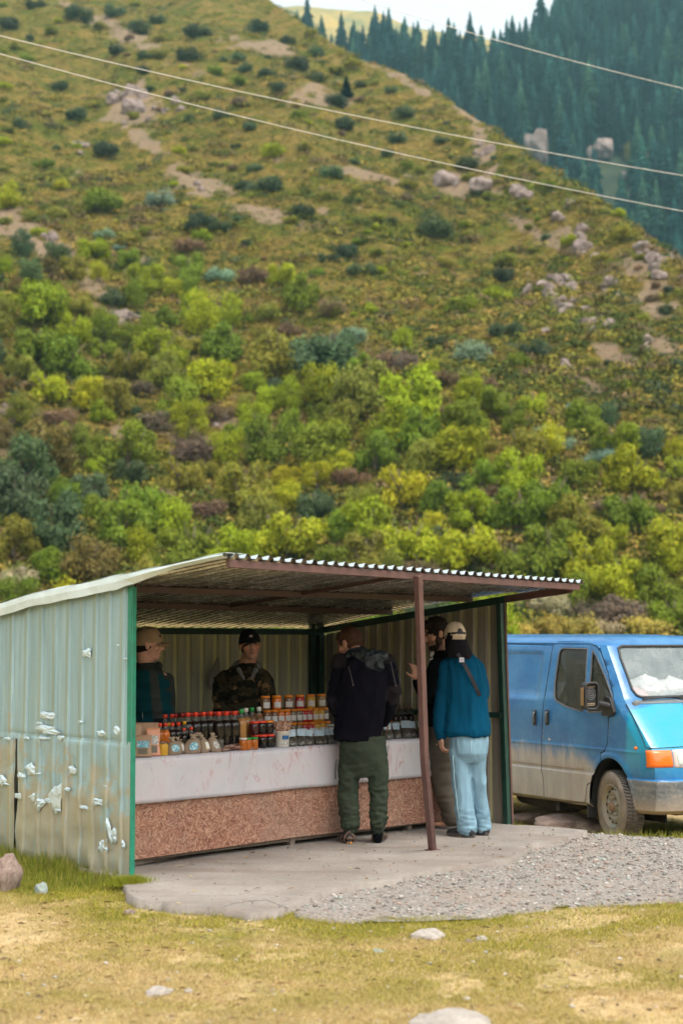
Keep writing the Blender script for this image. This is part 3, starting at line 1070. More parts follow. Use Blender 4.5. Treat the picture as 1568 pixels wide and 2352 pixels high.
def plant(px, py, wpx, ck, kind, jitter=1.0):
    wpx = wpx * (1.22 if kind != 's' else 1.1)
    """px,py: centre of the crown in the photo; wpx its width"""
    global ntree, nshrub
    tall = {'t': 1.4, 'f': 1.5, 's': 1.1}[kind]
    base = hillhit(px, min(py + wpx * .5 * tall * .5, 1500))
    if base is None:
        return
    half = wpx / FPX * base.y / 2
    col = np.array(COLS[ck][0]) * rnd.uniform(.82, 1.2)
    col = col * np.array([rnd.uniform(.9, 1.12), 1, rnd.uniform(.85, 1.15)])
    size = '' if 1.35 <= half <= 2.4 else 'small ' if half < 1.35 else 'large '
    if kind == 's':
        o = link('shrub', SHRUBS[rnd.randrange(6)]); nshrub += 1
        o.color = (*col, 1)
        tag(o, f'{size}{COLS[ck][1]} shrub {zone(px, py)}', 'shrub', 'shrubs dotted over the hillside')
    else:
        i = rnd.randrange(6) if kind == 't' else 6 + rnd.randrange(4)
        pr, ch, _ = tree_protos[i]
        if i in used_proto:
            o = copy_tree(pr, None, ch); chs = [c_ for c_ in o.children]
        else:
            o = pr; used_proto.add(i); chs = ch
        for c_ in chs:
            c_.color = (*col, 1)
        ntree += 1
        tag(o, f'{size}{"bushy" if kind == "t" else "feathery"} {COLS[ck][1]} tree {zone(px, py)}', 'tree', 'bushy trees on the lower hillside')
    o.location = base - Vector((0, 0, half * .12))
    o.rotation_euler = (0, 0, rnd.uniform(0, 6.28)); o.scale = (half * rnd.uniform(.95, 1.1), half * rnd.uniform(.95, 1.1), half * tall * rnd.uniform(.9, 1.1))
    placed.append((px, py, wpx))


def z1(l, sx, ox, oy):
    for x, y, w_, c_, k_ in l:
        plant(ox + x * sx, oy + y * sx, w_ * sx * 1.08, c_, k_)


z1([(45, 85, 110, 'D', 's'), (155, 5, 90, 'D', 's'), (335, 40, 130, 'D', 's'), (500, 40, 100, 'K', 's'), (600, 110, 110, 'D', 's'), (680, 75, 80, 'K', 's'), (860, 120, 130, 'D', 's'),
    (825, 225, 120, 'D', 's'), (1015, 235, 105, 'K', 's'), (1120, 110, 125, 'D', 's'), (1250, 165, 75, 'D', 's'), (1375, 215, 85, 'K', 's'), (1280, 265, 115, 'D', 's'), (1370, 320, 95, 'D', 's'),
    (1460, 300, 85, 'D', 's'), (1540, 255, 60, 'D', 's'), (1160, 310, 85, 'D', 's'), (1070, 290, 75, 'K', 's'), (935, 300, 75, 'G', 's'), (620, 300, 70, 'D', 's'), (510, 205, 85, 'D', 's'),
    (690, 225, 90, 'O', 's'), (340, 490, 110, 'D', 's'), (255, 370, 80, 'D', 's'), (450, 640, 140, 'D', 's'), (190, 700, 90, 'G', 's'), (1215, 370, 90, 'D', 's'), (1465, 430, 100, 'D', 's'),
    (1500, 520, 80, 'D', 's'), (1035, 345, 90, 'G', 's'), (1040, 440, 80, 'B', 's'), (960, 490, 90, 'K', 's'), (880, 410, 90, 'O', 's'), (1080, 550, 70, 'K', 's'), (1300, 490, 75, 'G', 's'),
    (430, 860, 200, 'G', 's'), (690, 860, 140, 'T', 's'), (870, 950, 130, 'D', 's'), (960, 970, 95, 'D', 's'), (1160, 790, 140, 'K', 's'), (1060, 800, 80, 'D', 's'), (1330, 910, 120, 'D', 's'),
    (1180, 650, 120, 'L', 's'), (1430, 740, 110, 'K', 's'), (1520, 1090, 110, 'D', 's'), (1420, 1120, 80, 'D', 's'), (130, 930, 90, 'O', 's'), (250, 910, 100, 'O', 's'), (260, 800, 90, 'Y', 's'),
    (30, 850, 120, 'Y', 't'), (180, 1000, 90, 'L', 's'), (410, 1085, 130, 'L', 't'), (460, 1020, 90, 'T', 's'), (525, 1075, 55, 'T', 's'), (560, 1030, 120, 'O', 's'), (620, 1000, 90, 'G', 's'),
    (650, 1135, 100, 'D', 's'), (830, 1060, 140, 'B', 's'), (880, 1010, 90, 'L', 's'), (640, 1210, 150, 'L', 't'), (820, 1190, 130, 'G', 't'), (490, 1290, 140, 'D', 's'), (340, 1310, 140, 'O', 's'),
    (180, 1320, 220, 'L', 't'), (30, 1330, 110, 'L', 't'), (450, 1370, 70, 'Y', 's'), (960, 1180, 130, 'T', 's'), (1100, 1190, 150, 'B', 's'), (1230, 1200, 120, 'L', 't'), (1320, 1280, 170, 'G', 't'),
    (1450, 1330, 120, 'B', 's'), (950, 1300, 120, 'B', 's'), (1160, 1360, 130, 'O', 's'), (860, 1350, 130, 'L', 't')], .5273, 0, 0)
z1([(140, 265, 80, 'O', 's'), (60, 290, 90, 'O', 's'), (360, 475, 110, 'K', 's'), (105, 525, 95, 'D', 's'), (330, 590, 85, 'K', 's'), (640, 690, 110, 'D', 's'), (390, 790, 90, 'O', 's'),
    (490, 960, 190, 'D', 's'), (740, 840, 80, 'O', 's'), (990, 785, 80, 'G', 's'), (820, 675, 55, 'G', 's'), (1085, 1025, 95, 'L', 's'), (1300, 1000, 130, 'O', 's'), (800, 1110, 130, 'O', 's'),
    (800, 1180, 120, 'D', 's'), (610, 1300, 140, 'G', 's'), (110, 1070, 90, 'D', 's'), (180, 1140, 120, 'K', 's'), (50, 1110, 80, 'D', 's'), (770, 1260, 130, 'L', 's'), (1535, 1080, 90, 'K', 's'),
    (60, 1320, 110, 'O', 's'), (215, 1330, 80, 'L', 's'), (350, 1180, 70, 'O', 's'), (540, 1120, 80, 'O', 's'), (1000, 900, 70, 'O', 's')], .5312, 735, 0)
z1([(170, 270, 200, 'G', 't'), (300, 350, 200, 'G', 't'), (200, 470, 150, 'L', 't'), (95, 400, 140, 'O', 't'), (390, 500, 140, 'Y', 't'), (510, 500, 150, 'O', 't'), (620, 460, 130, 'P', 's'),
    (700, 400, 170, 'O', 't'), (700, 290, 190, 'L', 't'), (980, 270, 200, 'G', 't'), (860, 170, 160, 'L', 'f'), (910, 450, 180, 'L', 't'), (780, 510, 200, 'G', 't'), (820, 620, 150, 'L', 'f'),
    (560, 720, 220, 'G', 't'), (660, 620, 180, 'P', 's'), (820, 730, 230, 'P', 's'), (250, 570, 160, 'B', 's'), (180, 740, 260, 'R', 't'), (100, 830, 260, 'K', 't'), (390, 900, 140, 'K', 't'),
    (980, 720, 150, 'L', 'f'), (1020, 640, 100, 'G', 't'), (780, 850, 170, 'O', 't'), (1110, 610, 130, 'L', 'f'), (1180, 730, 210, 'G', 't'), (1070, 900, 230, 'O', 't'), (1230, 450, 140, 'D', 's'),
    (1200, 320, 230, 'O', 't'), (1400, 300, 230, 'K', 't'), (1520, 250, 110, 'T', 's'), (1400, 480, 180, 'L', 't'), (1270, 520, 120, 'L', 'f'), (1280, 620, 130, 'G', 't'), (1390, 590, 100, 'G', 't'),
    (1480, 600, 140, 'L', 't'), (1390, 720, 220, 'G', 't'), (1480, 800, 130, 'Y', 't'), (600, 1000, 260, 'G', 't'), (540, 1060, 230, 'G', 't'), (250, 1070, 250, 'K', 't'), (90, 950, 260, 'K', 't'),
    (60, 1130, 200, 'O', 't'), (770, 1060, 160, 'L', 'f'), (840, 1150, 250, 'G', 't'), (1130, 1030, 190, 'O', 't'), (1250, 1100, 280, 'L', 't'), (1370, 980, 170, 'K', 't'), (1500, 1080, 170, 'G', 't'),
    (700, 930, 170, 'B', 's'), (900, 990, 170, 'B', 's'), (380, 1230, 240, 'R', 't'), (230, 1250, 180, 'G', 't'), (80, 1300, 180, 'A', 's'), (1010, 1200, 200, 'L', 't')], .5273, 0, 643)
z1([(40, 300, 220, 'K', 't'), (140, 240, 140, 'T', 's'), (290, 350, 170, 'P', 's'), (370, 350, 130, 'P', 's'), (350, 270, 100, 'L', 'f'), (30, 450, 130, 'L', 't'), (190, 480, 240, 'O', 't'),
    (380, 520, 250, 'L', 't'), (660, 290, 180, 'T', 's'), (490, 260, 110, 'D', 's'), (385, 210, 100, 'D', 's'), (800, 190, 140, 'D', 's'), (920, 280, 150, 'D', 's'), (850, 340, 120, 'G', 's'),
    (430, 640, 190, 'G', 't'), (280, 620, 200, 'L', 't'), (90, 600, 200, 'O', 't'), (40, 700, 170, 'L', 'f'), (560, 540, 140, 'B', 's'), (640, 600, 170, 'G', 't'), (830, 600, 130, 'G', 't'),
    (1090, 550, 100, 'T', 's'), (970, 640, 140, 'T', 's'), (1050, 710, 110, 'T', 's'), (1150, 620, 160, 'G', 't'), (1280, 690, 190, 'G', 't'), (1430, 720, 150, 'K', 't'), (1210, 770, 140, 'T', 's'),
    (600, 720, 210, 'L', 't'), (880, 730, 200, 'O', 't'), (990, 740, 140, 'Y', 'f'), (450, 780, 200, 'O', 't'), (240, 760, 170, 'G', 't'), (130, 840, 160, 'B', 's'), (350, 920, 210, 'Y', 't'),
    (590, 860, 160, 'D', 's'), (700, 840, 160, 'G', 't'), (1120, 850, 150, 'G', 't'), (1340, 840, 220, 'Y', 't'), (860, 870, 200, 'L', 't'), (1000, 920, 200, 'G', 't'), (720, 930, 130, 'B', 's'),
    (500, 930, 170, 'G', 't'), (180, 1070, 230, 'L', 't'), (650, 1010, 170, 'L', 't'), (870, 1010, 230, 'G', 't'), (1110, 1030, 220, 'O', 't'), (1250, 960, 140, 'B', 's'), (1340, 1000, 180, 'G', 't'),
    (1430, 980, 120, 'B', 's'), (1490, 1100, 240, 'Y', 't'), (380, 1120, 220, 'L', 't'), (660, 1160, 230, 'L', 't'), (990, 1170, 230, 'G', 't'), (850, 1210, 170, 'G', 't'), (200, 1200, 190, 'O', 't'),
    (1150, 1240, 240, 'L', 't'), (1280, 1300, 240, 'L', 't'), (1100, 1330, 160, 'G', 't'), (1450, 1320, 200, 'G', 't'), (1290, 1410, 260, 'P', 's'), (1160, 1420, 160, 'P', 's'), (1000, 1400, 180, 'A', 's'),
    (850, 1420, 120, 'D', 's'), (900, 1500, 170, 'C', 's'), (1010, 1490, 190, 'C', 's'), (1120, 1500, 180, 'C', 's'), (1400, 1490, 200, 'C', 's'), (1530, 1440, 170, 'G', 't'), (1250, 1500, 150, 'A', 's')], .5313, 735, 643)

# fill between the named ones
fr = random.Random(99)
tries = 0


def free(px, py, r_):
    return all((px - a) ** 2 + ((py - b) * 1.25) ** 2 > ((w_ * .5 + r_) * .78) ** 2 for a, b, w_ in placed)


while tries < 2600 and (ntree < 285):
    tries += 1
    px = fr.uniform(-60, 1640); py = fr.uniform(560, 1440)
    band = 620 + .30 * max(px - 300, 0) if px > 300 else 560
    if py < band: continue
    if 1150 < px and py < 900: continue
    wpx = fr.uniform(55, 105) * (.7 + .4 * (py - 560) / 900)
    if not free(px, py, wpx * .35): continue
    ck = fr.choice('LLGGOYLOKB' if px > 500 else 'LGOOKRBYG')
    plant(px, py, wpx, ck, fr.choice('ttf') if ck not in 'B' else 's')
tries = 0
while tries < 4000 and nshrub < 285:
    tries += 1
    px = fr.uniform(-40, 1600); py = fr.uniform(0, 1050)
    wpx = fr.uniform(18, 44)
    if not free(px, py, wpx * .4): continue
    plant(px, py, wpx, fr.choice('DDKOOGBOL'), 's')
print('trees', ntree, 'shrubs', nshrub)
# prototypes never placed would sit at the origin
for i, (e, ch, _) in enumerate(tree_protos):
    if i not in used_proto:
        for c_ in ch: bpy.data.objects.remove(c_)
        bpy.data.objects.remove(e)

# ------------------------------------------------------------------ low ground cover of the slope (nobody could count it)
m, nt, bs = newmat('low_scrub')
at = N(nt, 'ShaderNodeAttribute', attribute_name='Col'); nt.links.new(at.outputs['Color'], bs.inputs['Base Color'])
bs.inputs['Roughness'].default_value = .9; bs.inputs['Specular IOR Level'].default_value = .1
cover_m = m


def cover(name, n, seed):
    rs = np.random.RandomState(seed)
    # uniform over the picture rather than over the plan: more in view near the camera
    q = rs.rand(n); Y = 88 / (1 - q * .76); X = rs.uniform(-.26, .26, n) * Y
    f1 = fbm(X / 7, Y / 7, 81) + .5 * fbm(X / 2.2, Y / 2.2, 82)
    k = ((f1 > -.35) | (rs.rand(n) < .35)) & ((soil_at(X, Y, hill(X, Y)) < .5) | (rs.rand(n) < .12))
    X, Y, f1 = X[k], Y[k], f1[k]; n = len(X)
    pal = np.array([(.075, .085, .016), (.15, .14, .022), (.25, .195, .03), (.29, .19, .05), (.22, .15, .06), (.05, .068, .025), (.16, .12, .06), (.33, .25, .11)])
    f2 = fbm(X / 12, Y / 16, 83) * 1.6 + rs.randn(n) * .55
    idx = np.clip(np.digitize(f2, [-.9, -.35, .1, .5, .9, 1.3, 1.6]), 0, 7)
    order = np.array([5, 0, 1, 2, 3, 4, 6, 7]); C = pal[order[idx]] * rs.uniform(.7, 1.3, (n, 1))
    Z = hill(X, Y)
    s_ = rs.uniform(.22, .6, n) * (1 + .8 * rs.rand(n) ** 4)
    K = 12
    dirs = rs.randn(n, K, 3); dirs[..., 2] = np.abs(dirs[..., 2]); dirs /= np.linalg.norm(dirs, axis=2)[..., None]
    P = np.stack([X, Y, Z], -1)[:, None] + dirs * s_[:, None, None] * np.array([1, 1, .65]) * rs.uniform(.5, 1, (n, K, 1))
    nr = dirs + rs.randn(n, K, 3) * .4; nr /= np.linalg.norm(nr, axis=2)[..., None]
    t = np.cross(nr, rs.randn(n, K, 3)); t /= np.linalg.norm(t, axis=2)[..., None]; b = np.cross(nr, t)
    sz = (s_[:, None] * rs.uniform(.12, .27, (n, K)))[..., None]
    V = np.stack([P - t * sz, P + t * sz, P + b * sz * 1.4], 2).reshape(-1, 3)
    F = np.arange(len(V)).reshape(-1, 3)
    Cc = (C[:, None] * rs.uniform(.75, 1.3, (n, K, 1))).reshape(-1, 3)
    me = np_mesh(name, V, F, cover_m, cols=Cc)
    tag(link(name, me), kind='stuff')


cover('ground_cover', 60000, 4)


def scrub(name, n, seed):
    rs = np.random.RandomState(seed)
    q = rs.rand(n); Y = 90 / (1 - q * .74); X = rs.uniform(-.26, .26, n) * Y
    f1 = fbm(X / 9, Y / 12, 181) + .5 * fbm(X / 3, Y / 3, 182)
    k = (f1 > -.12) & (soil_at(X, Y, hill(X, Y)) < .45)
    X, Y, f1 = X[k], Y[k], f1[k]; n = len(X)
    pal = np.array([(.055, .075, .016), (.085, .105, .022), (.13, .145, .022), (.20, .18, .028), (.15, .105, .05), (.27, .20, .045), (.065, .085, .045), (.11, .08, .045)])
    C = pal[np.clip(((fbm(X / 14, Y / 14, 183) + 1) * 3.2 + rs.randn(n) * 1.6), 0, 7).astype(int)] * rs.uniform(.75, 1.25, (n, 1))
    Z = hill(X, Y); s_ = rs.uniform(.45, 1.15, n); K = 56
    dirs = rs.randn(n, K, 3); dirs[..., 2] = np.abs(dirs[..., 2]); dirs /= np.linalg.norm(dirs, axis=2)[..., None]
    P = np.stack([X, Y, Z], -1)[:, None] + dirs * s_[:, None, None] * np.array([1.25, 1, .75]) * rs.uniform(.55, 1.08, (n, K, 1))
    nr = dirs + rs.randn(n, K, 3) * .5; nr /= np.linalg.norm(nr, axis=2)[..., None]
    t = np.cross(nr, rs.randn(n, K, 3)); t /= np.linalg.norm(t, axis=2)[..., None]; b = np.cross(nr, t)
    sz = (s_[:, None] * rs.uniform(.10, .22, (n, K)))[..., None]
    V = np.stack([P - t * sz, P + t * sz, P + b * sz * 1.4], 2).reshape(-1, 3); F = np.arange(len(V)).reshape(-1, 3)
    Cc = (C[:, None] * rs.uniform(.7, 1.35, (n, K, 1))).reshape(-1, 3)
    tag(link(name, np_mesh(name, V, F, cover_m, cols=Cc)), kind='stuff')


scrub('low_scrub', 11000, 14)

# ------------------------------------------------------------------ rock outcrops on the slope
def hull_rock(name, seed):
    rs_ = random.Random(seed); bm = bmesh.new()
    for k in range(24):
        v_ = Vector((rs_.gauss(0, 1), rs_.gauss(0, 1), rs_.gauss(0, 1))).normalized() * rs_.uniform(.75, 1.15)
        bm.verts.new((v_.x, v_.y, v_.z * .9))
    r_ = bmesh.ops.convex_hull(bm, input=bm.verts)
    bmesh.ops.delete(bm, geom=[g for g in r_['geom_interior'] if isinstance(g, bmesh.types.BMVert)], context='VERTS')
    bmesh.ops.bevel(bm, geom=list(bm.edges), offset=.05, segments=1, affect='EDGES')
    bmesh.ops.triangulate(bm, faces=bm.faces[:])
    bmesh.ops.subdivide_edges(bm, edges=bm.edges[:], cuts=1)
    for v_ in bm.verts: v_.co *= 1 + .10 * mnoise.noise(v_.co * 3.5 + Vector((seed, 0, 0)))
    bmesh.ops.recalc_face_normals(bm, faces=bm.faces[:])
    me = bpy.data.meshes.new(name); bm.to_mesh(me); bm.free(); me.materials.append(hill_rock)
    return me


crag_v = [hull_rock('crag_rock', 60 + i) for i in range(6)]


def outcrop(px, py, wpx, hpx, n, label, big=1.0, fn=None, y1=560, y0=86):
    rr = random.Random(int(px * 7 + py)); mb = MB()
    c0 = hillhit(px, py + hpx * .4, fn, y0, y1)
    if c0 is None: return
    vv = []; ff = []
    for i in range(n):
        a = rr.gauss(0, .27); b = rr.gauss(0, .27)
        p = hillhit(px + a * wpx, py + b * hpx, fn, y0, y1)
        if p is None: continue
        s_ = wpx / FPX * p.y * rr.uniform(.09, .23) * big * (1 if i else 1.6)
        me = crag_v[rr.randrange(5)]
        M = Matrix.Translation(p - c0 + Vector((0, 0, s_ * .10))) @ Euler((rr.uniform(-.5, .5), rr.uniform(-.5, .5), rr.uniform(0, 6))).to_matrix().to_4x4() @ Matrix.Diagonal((s_, s_ * rr.uniform(.5, .9), s_ * rr.uniform(.7, 1.25), 1))
        o_ = len(vv); vv += [tuple(M @ v_.co) for v_ in me.vertices]; ff += [tuple(o_ + k for k in p_.vertices) for p_ in me.polygons]
    m_ = bpy.data.meshes.new('outcrop'); m_.from_pydata(vv, [], ff); m_.materials.append(hill_rock); m_.update()
    o = link('rock_outcrop', m_); o.location = c0
    tag(o, label, 'rock outcrop')


OC = [(305, 240, 110, 100, 16, 'wide pinkish rock face just under the lower power line, left of centre'),
      (405, 250, 60, 30, 5, 'small grey rock right of the wide pinkish rock face'),
      (180, 330, 40, 60, 5, 'narrow rock strip on the slope left of the pinkish rock face'),
      (455, 425, 40, 24, 3, 'small tan rock above the pale teal shrub'),
      (110, 548, 60, 20, 4, 'stony tan bank at the left edge high on the slope'),
      (290, 735, 90, 46, 6, 'grey rock knob among lime trees on the left'),
      (225, 752, 56, 50, 6, 'jagged grey rock left of the rock knob'),
      (355, 758, 46, 36, 3, 'rounded grey rock right of the rock knob'),
      (10, 940, 50, 110, 5, 'rock ledge cut by the left edge above the dark bushes'),
      (495, 968, 60, 30, 3, 'flat grey rock between green bushes above the roof'),
      (1110, 350, 60, 90, 11, 'pinkish scree running down below the ridge line'),
      (1060, 430, 150, 40, 5, 'tan scree patch under the lower power line'),
      (1195, 440, 60, 34, 6, 'small rocks right of the tan scree patch'),
      (1285, 500, 90, 56, 12, 'scattered white rocks on the right shoulder of the hill'),
      (1350, 580, 70, 50, 8, 'broken rocks below the scattered white rocks'),
      (1495, 590, 110, 90, 22, 'long rocky rib at the right edge of the hill'),
      (1560, 640, 60, 60, 6, 'rocks at the right edge of the photo below the rocky rib'),
      (1222, 650, 46, 76, 3, 'tall pale rock tooth above the rocky bluff'),
      (1290, 690, 130, 110, 26, 'large rocky bluff half way up the right side of the hill'),
      (1390, 665, 60, 70, 6, 'pale rock block at the right end of the bluff'),
      (1350, 760, 70, 60, 10, 'rocks trailing below the large rocky bluff'),
      (1310, 860, 50, 40, 5, 'small pinkish rocks low on the right hillside'),
      (1470, 800, 60, 30, 4, 'low rocks on the right slope above the green trees'),
      (1380, 760, 50, 30, 4, 'small rocks right of the trailing rocks')]
for px, py, wpx, hpx, n, lab in OC:
    n = n if n < 8 else int(n * .75)
    outcrop(px, py, wpx, hpx, n, lab, big=1.35 if n < 8 else 1.0)

# ------------------------------------------------------------------ spruces
def spruce_mesh(name, seed, n=46):
    rs = np.random.RandomState(seed)
    V = []; F = []; C = []
    lay = 24
    for i in range(lay):
        t = i / (lay - 1); z = .06 + .92 * t
        r_ = (.215 * (1 - t) ** .85 + .012) * rs.uniform(.75, 1.15)
        k = int(9 + 8 * (1 - t))
        a0 = rs.uniform(0, 6.28)
        for j in range(k):
            a = a0 + 2 * PI * j / k + rs.uniform(-.25, .25); rr = r_ * rs.uniform(.6, 1.2)
            d = np.array([math.cos(a), math.sin(a), 0]); s_ = np.array([-d[1], d[0], 0])
            droop = .35 * rr + .012; wd = rr * rs.uniform(.25, .42) + .006
            z0 = z + rs.uniform(-.01, .01)
            p0 = np.array([0, 0, z0 + .01]); pm = d * rr * .6 + [0, 0, z0 - droop * .3]; p1 = d * rr + [0, 0, z0 - droop]
            o_ = len(V); V += [p0, pm - s_ * wd - [0, 0, .022], p1, pm + s_ * wd - [0, 0, .022]]
            F.append((o_, o_ + 1, o_ + 2, o_ + 3)); C.append(rs.uniform(.6, 1.35))
            # hanging fringe under the branch
            o_ = len(V); V += [p0 - [0, 0, .01], pm - [0, 0, .03], p1 - [0, 0, .012], pm + [0, 0, .012]]
            F.append((o_, o_ + 1, o_ + 2, o_ + 3)); C.append(rs.uniform(.5, 1.0))
    V = np.array(V); F = np.array(F); C = np.array(C)[:, None] * np.array([[1, 1, 1]])
    return V, F, C


CRY = [hillhit(a, b, forest, 480, 1100).y for a, b in ((1240, 385), (1385, 362), (1432, 412))]
SPR = [spruce_mesh('spruce', 500 + i) for i in range(4)]
spruce_me = [np_mesh('needles', v_, f_, leaf_m, cols=c_) for v_, f_, c_ in SPR]
sp_trunk = MB().tube([(0, 0, -.05), (0, 0, .5), (0, 0, .97)], [.014, .009, .002], 6).mesh('trunk', bark_m)
rs = np.random.RandomState(77)
pts = []
cell = 7.4
for iy in range(int((940 - 520) / cell)):
    for ix in range(-40, 50):
        X = (ix + rs.uniform(-.42, .42)) * cell; Y = 520 + (iy + rs.uniform(-.42, .42)) * cell
        tx = X / Y
        if not (-.06 < tx < .29): continue
        z = float(forest(X, Y))
        q = Vector((X, Y, z)); px, py = px_of(q)
        if py < -60 or px > 1660: continue
        # hidden behind the near hill entirely
        es = float(np.interp(tx, _t1, _e1))
        h = rs.uniform(20, 34) * (1 - .25 * (rs.rand() < .3))
        if (z + h - CAMZ) / Y < es - .004: continue
        e2 = float(np.interp(tx, _t2, _e2)); yc = (FA * FY0 + 2) / (FA - e2)
        if Y > yc + 15: continue
        if 1205 < px < 1275 and 330 < py < 520 and Y < float(CRY[0]) + 4: continue
        if 1340 < px < 1425 and 335 < py < 480 and Y < float(CRY[1]) + 4: continue
        if 1415 < px < 1450 and 405 < py < 500 and Y < float(CRY[2]) + 4: continue
        if fbm(X / 35, Y / 35, 91) < -.48 and px > 1150: continue
        pts.append((Y, X, z, h, px, py))
pts.sort()
print('spruces', len(pts))
grpcol = [((.022, .095, .078), 'dark green'), ((.034, .125, .09), 'mid green'), ((.018, .085, .08), 'blue green'), ((.065, .16, .09), 'light green')]
sv = []; sf = []; sc_ = []; off = 0
for i, (Y, X, z, h, px, py) in enumerate(pts):
    if i < 290:
        k = rnd.randrange(4); g = rnd.choice([0, 0, 1, 2, 2, 3])
        o = link('spruce_tree', spruce_me[k])
        vv_ = rnd.uniform(.55, 1.55); o.location = (X, Y, z); s_ = h; o.scale = (s_ * rnd.uniform(.85, 1.15), s_ * rnd.uniform(.85, 1.15), s_); o.rotation_euler = (0, 0, rnd.uniform(0, 6.28))
        o.color = (*[c_ * vv_ for c_ in grpcol[g][0]], 1)
        side = 'at the right' if px > 1300 else ('behind the ridge middle' if px > 1050 else 'behind the upper ridge')
        lvl = 'high on the forest slope' if py < 150 else ('half way down the forest slope' if py < 330 else 'low on the forest slope')
        tag(o, f'{"tall" if h > 21 else "short"} {grpcol[g][1]} spruce {lvl} {side}', 'spruce', 'spruces on the far forested slope')
    else:
        v_, f_, c_ = SPR[i % 4]
        a = rnd.uniform(0, 6.28); ca, sa = math.cos(a), math.sin(a); s_ = h
        vv = np.stack([(v_[:, 0] * ca - v_[:, 1] * sa) * s_, (v_[:, 0] * sa + v_[:, 1] * ca) * s_, v_[:, 2] * s_], -1) + [X, Y, z]
        sv.append(vv); sf.append(f_ + off); off += len(vv)
        sc_.append(c_ * np.array(grpcol[rnd.choice([0, 0, 1, 2, 2, 3])][0]) * rnd.uniform(.55, 1.5))
o = link('spruce_forest', np_mesh('spruce_forest', np.concatenate(sv), np.concatenate(sf), leaf_m, cols=np.concatenate(sc_)))
tag(o, kind='stuff')
# grey crags standing in the forest edge
hr2 = hill_rock
def crag(px, py, Y, wpx, hpx, tilt, sd, lab):
    me = hull_rock('crag', sd); o = link('crag', me); p = DP(px, py, Y)
    a = wpx / FPX * Y / 2; o.scale = (a, a * .9, hpx / FPX * Y / 2); o.location = p; o.rotation_euler = (0, R(tilt), sd); tag(o, lab, 'crag')


crag(1240, 345, CRY[0] - 3, 62, 116, 0, 71, 'tall pale leaning crag at the lower edge of the spruce forest')
crag(1218, 335, CRY[0] - 1, 40, 84, 0, 72, 'smaller rock on the left flank of the leaning crag')
crag(1388, 340, CRY[1] - 3, 62, 64, 0, 73, 'grey crag among spruces right of the leaning crag')
crag(1356, 356, CRY[1] - 1, 34, 46, 0, 74, 'narrow rock on the left of the grey crag')
crag(1432, 405, CRY[2] - 2, 34, 30, 0, 75, 'small pinkish rock below the grey crag in the forest')
# single young spruces on the near slope
for px, py, hpx, lab in [(795, 222, 56, 'single young spruce on the near slope below the upper power line')]:
    b = hillhit(px, py); h = hpx / FPX * b.y
    e = empty('young_spruce', b); e.scale = (h * 1.6, h * 1.6, h); link('needles', spruce_me[1], e).color = (.025, .075, .05, 1); link('trunk', sp_trunk, e)
    tag(e, lab, 'spruce')
for i, (px, py, hpx) in enumerate([(1285, 300, 62), (1395, 130, 60), (1450, 330, 80), (1490, 360, 90)]):
    b = hillhit(px, py + hpx * .5, forest, 480, 1000)
    if b is None: continue
    h = hpx / FPX * b.y; o = link('birch_tree', FEATH[i]); o.location = b - Vector((0, 0, h * .1)); o.scale = (h * .3, h * .3, h * .5); o.color = [(.16, .16, .03, 1), (.20, .13, .03, 1)][i % 2]
    tag(o, ['olive yellow birch beside the leaning crag', 'rusty birch high among the dark spruces', 'tall olive birch in front of spruces right of the grey crag', 'rusty orange birch at the right edge among spruces'][i], 'birch')

# ------------------------------------------------------------------ power lines
wire_m = simple('weathered_aluminium', (.62, .60, .58), .5, .3)
for pts_, lab in [([(560, -90), (830, 0), (1006, 53), (1213, 111), (1568, 201), (1900, 276)], 'uppermost power line crossing the spruce forest'),
                  ([(-300, 8), (0, 76), (427, 182), (827, 268), (1200, 340), (1568, 403), (1900, 452)], 'middle power line crossing the whole hillside'),
                  ([(-300, 40), (0, 120), (427, 233), (827, 331), (1200, 416), (1568, 486), (1900, 540)], 'lowest power line crossing the whole hillside')]:
    xs = np.array([p[0] for p in pts_], float); ys_ = np.array([p[1] for p in pts_], float)
    cf = np.polyfit(xs, ys_, 2)
    P = []
    for t in np.linspace(xs[0], xs[-1], 40):
        P.append(DP(t, float(np.polyval(cf, t)), 26 + (t - 784) * .004))
    o = MB().tube(P, .0068, 6).build('power_line', wire_m); tag(o, lab, 'power line', 'power lines')
# ------------------------------------------------------------------ the market stall
def SU(px, py, u_):
    d = ray(px, py)
    t = (u_ + Lp.dot(d1) - CAM.dot(d1)) / d.dot(d1)
    p = CAM + d * t
    return (p - Lp).dot(d2), p.z


def roofz(u, w_):
    f = 1.0 if w_ < 0 else 1.0
    return 1.985 - .098 * w_ - .008 * u * (1 if w_ < 0 else .3) - .055 * max(0, w_ - 1.2)


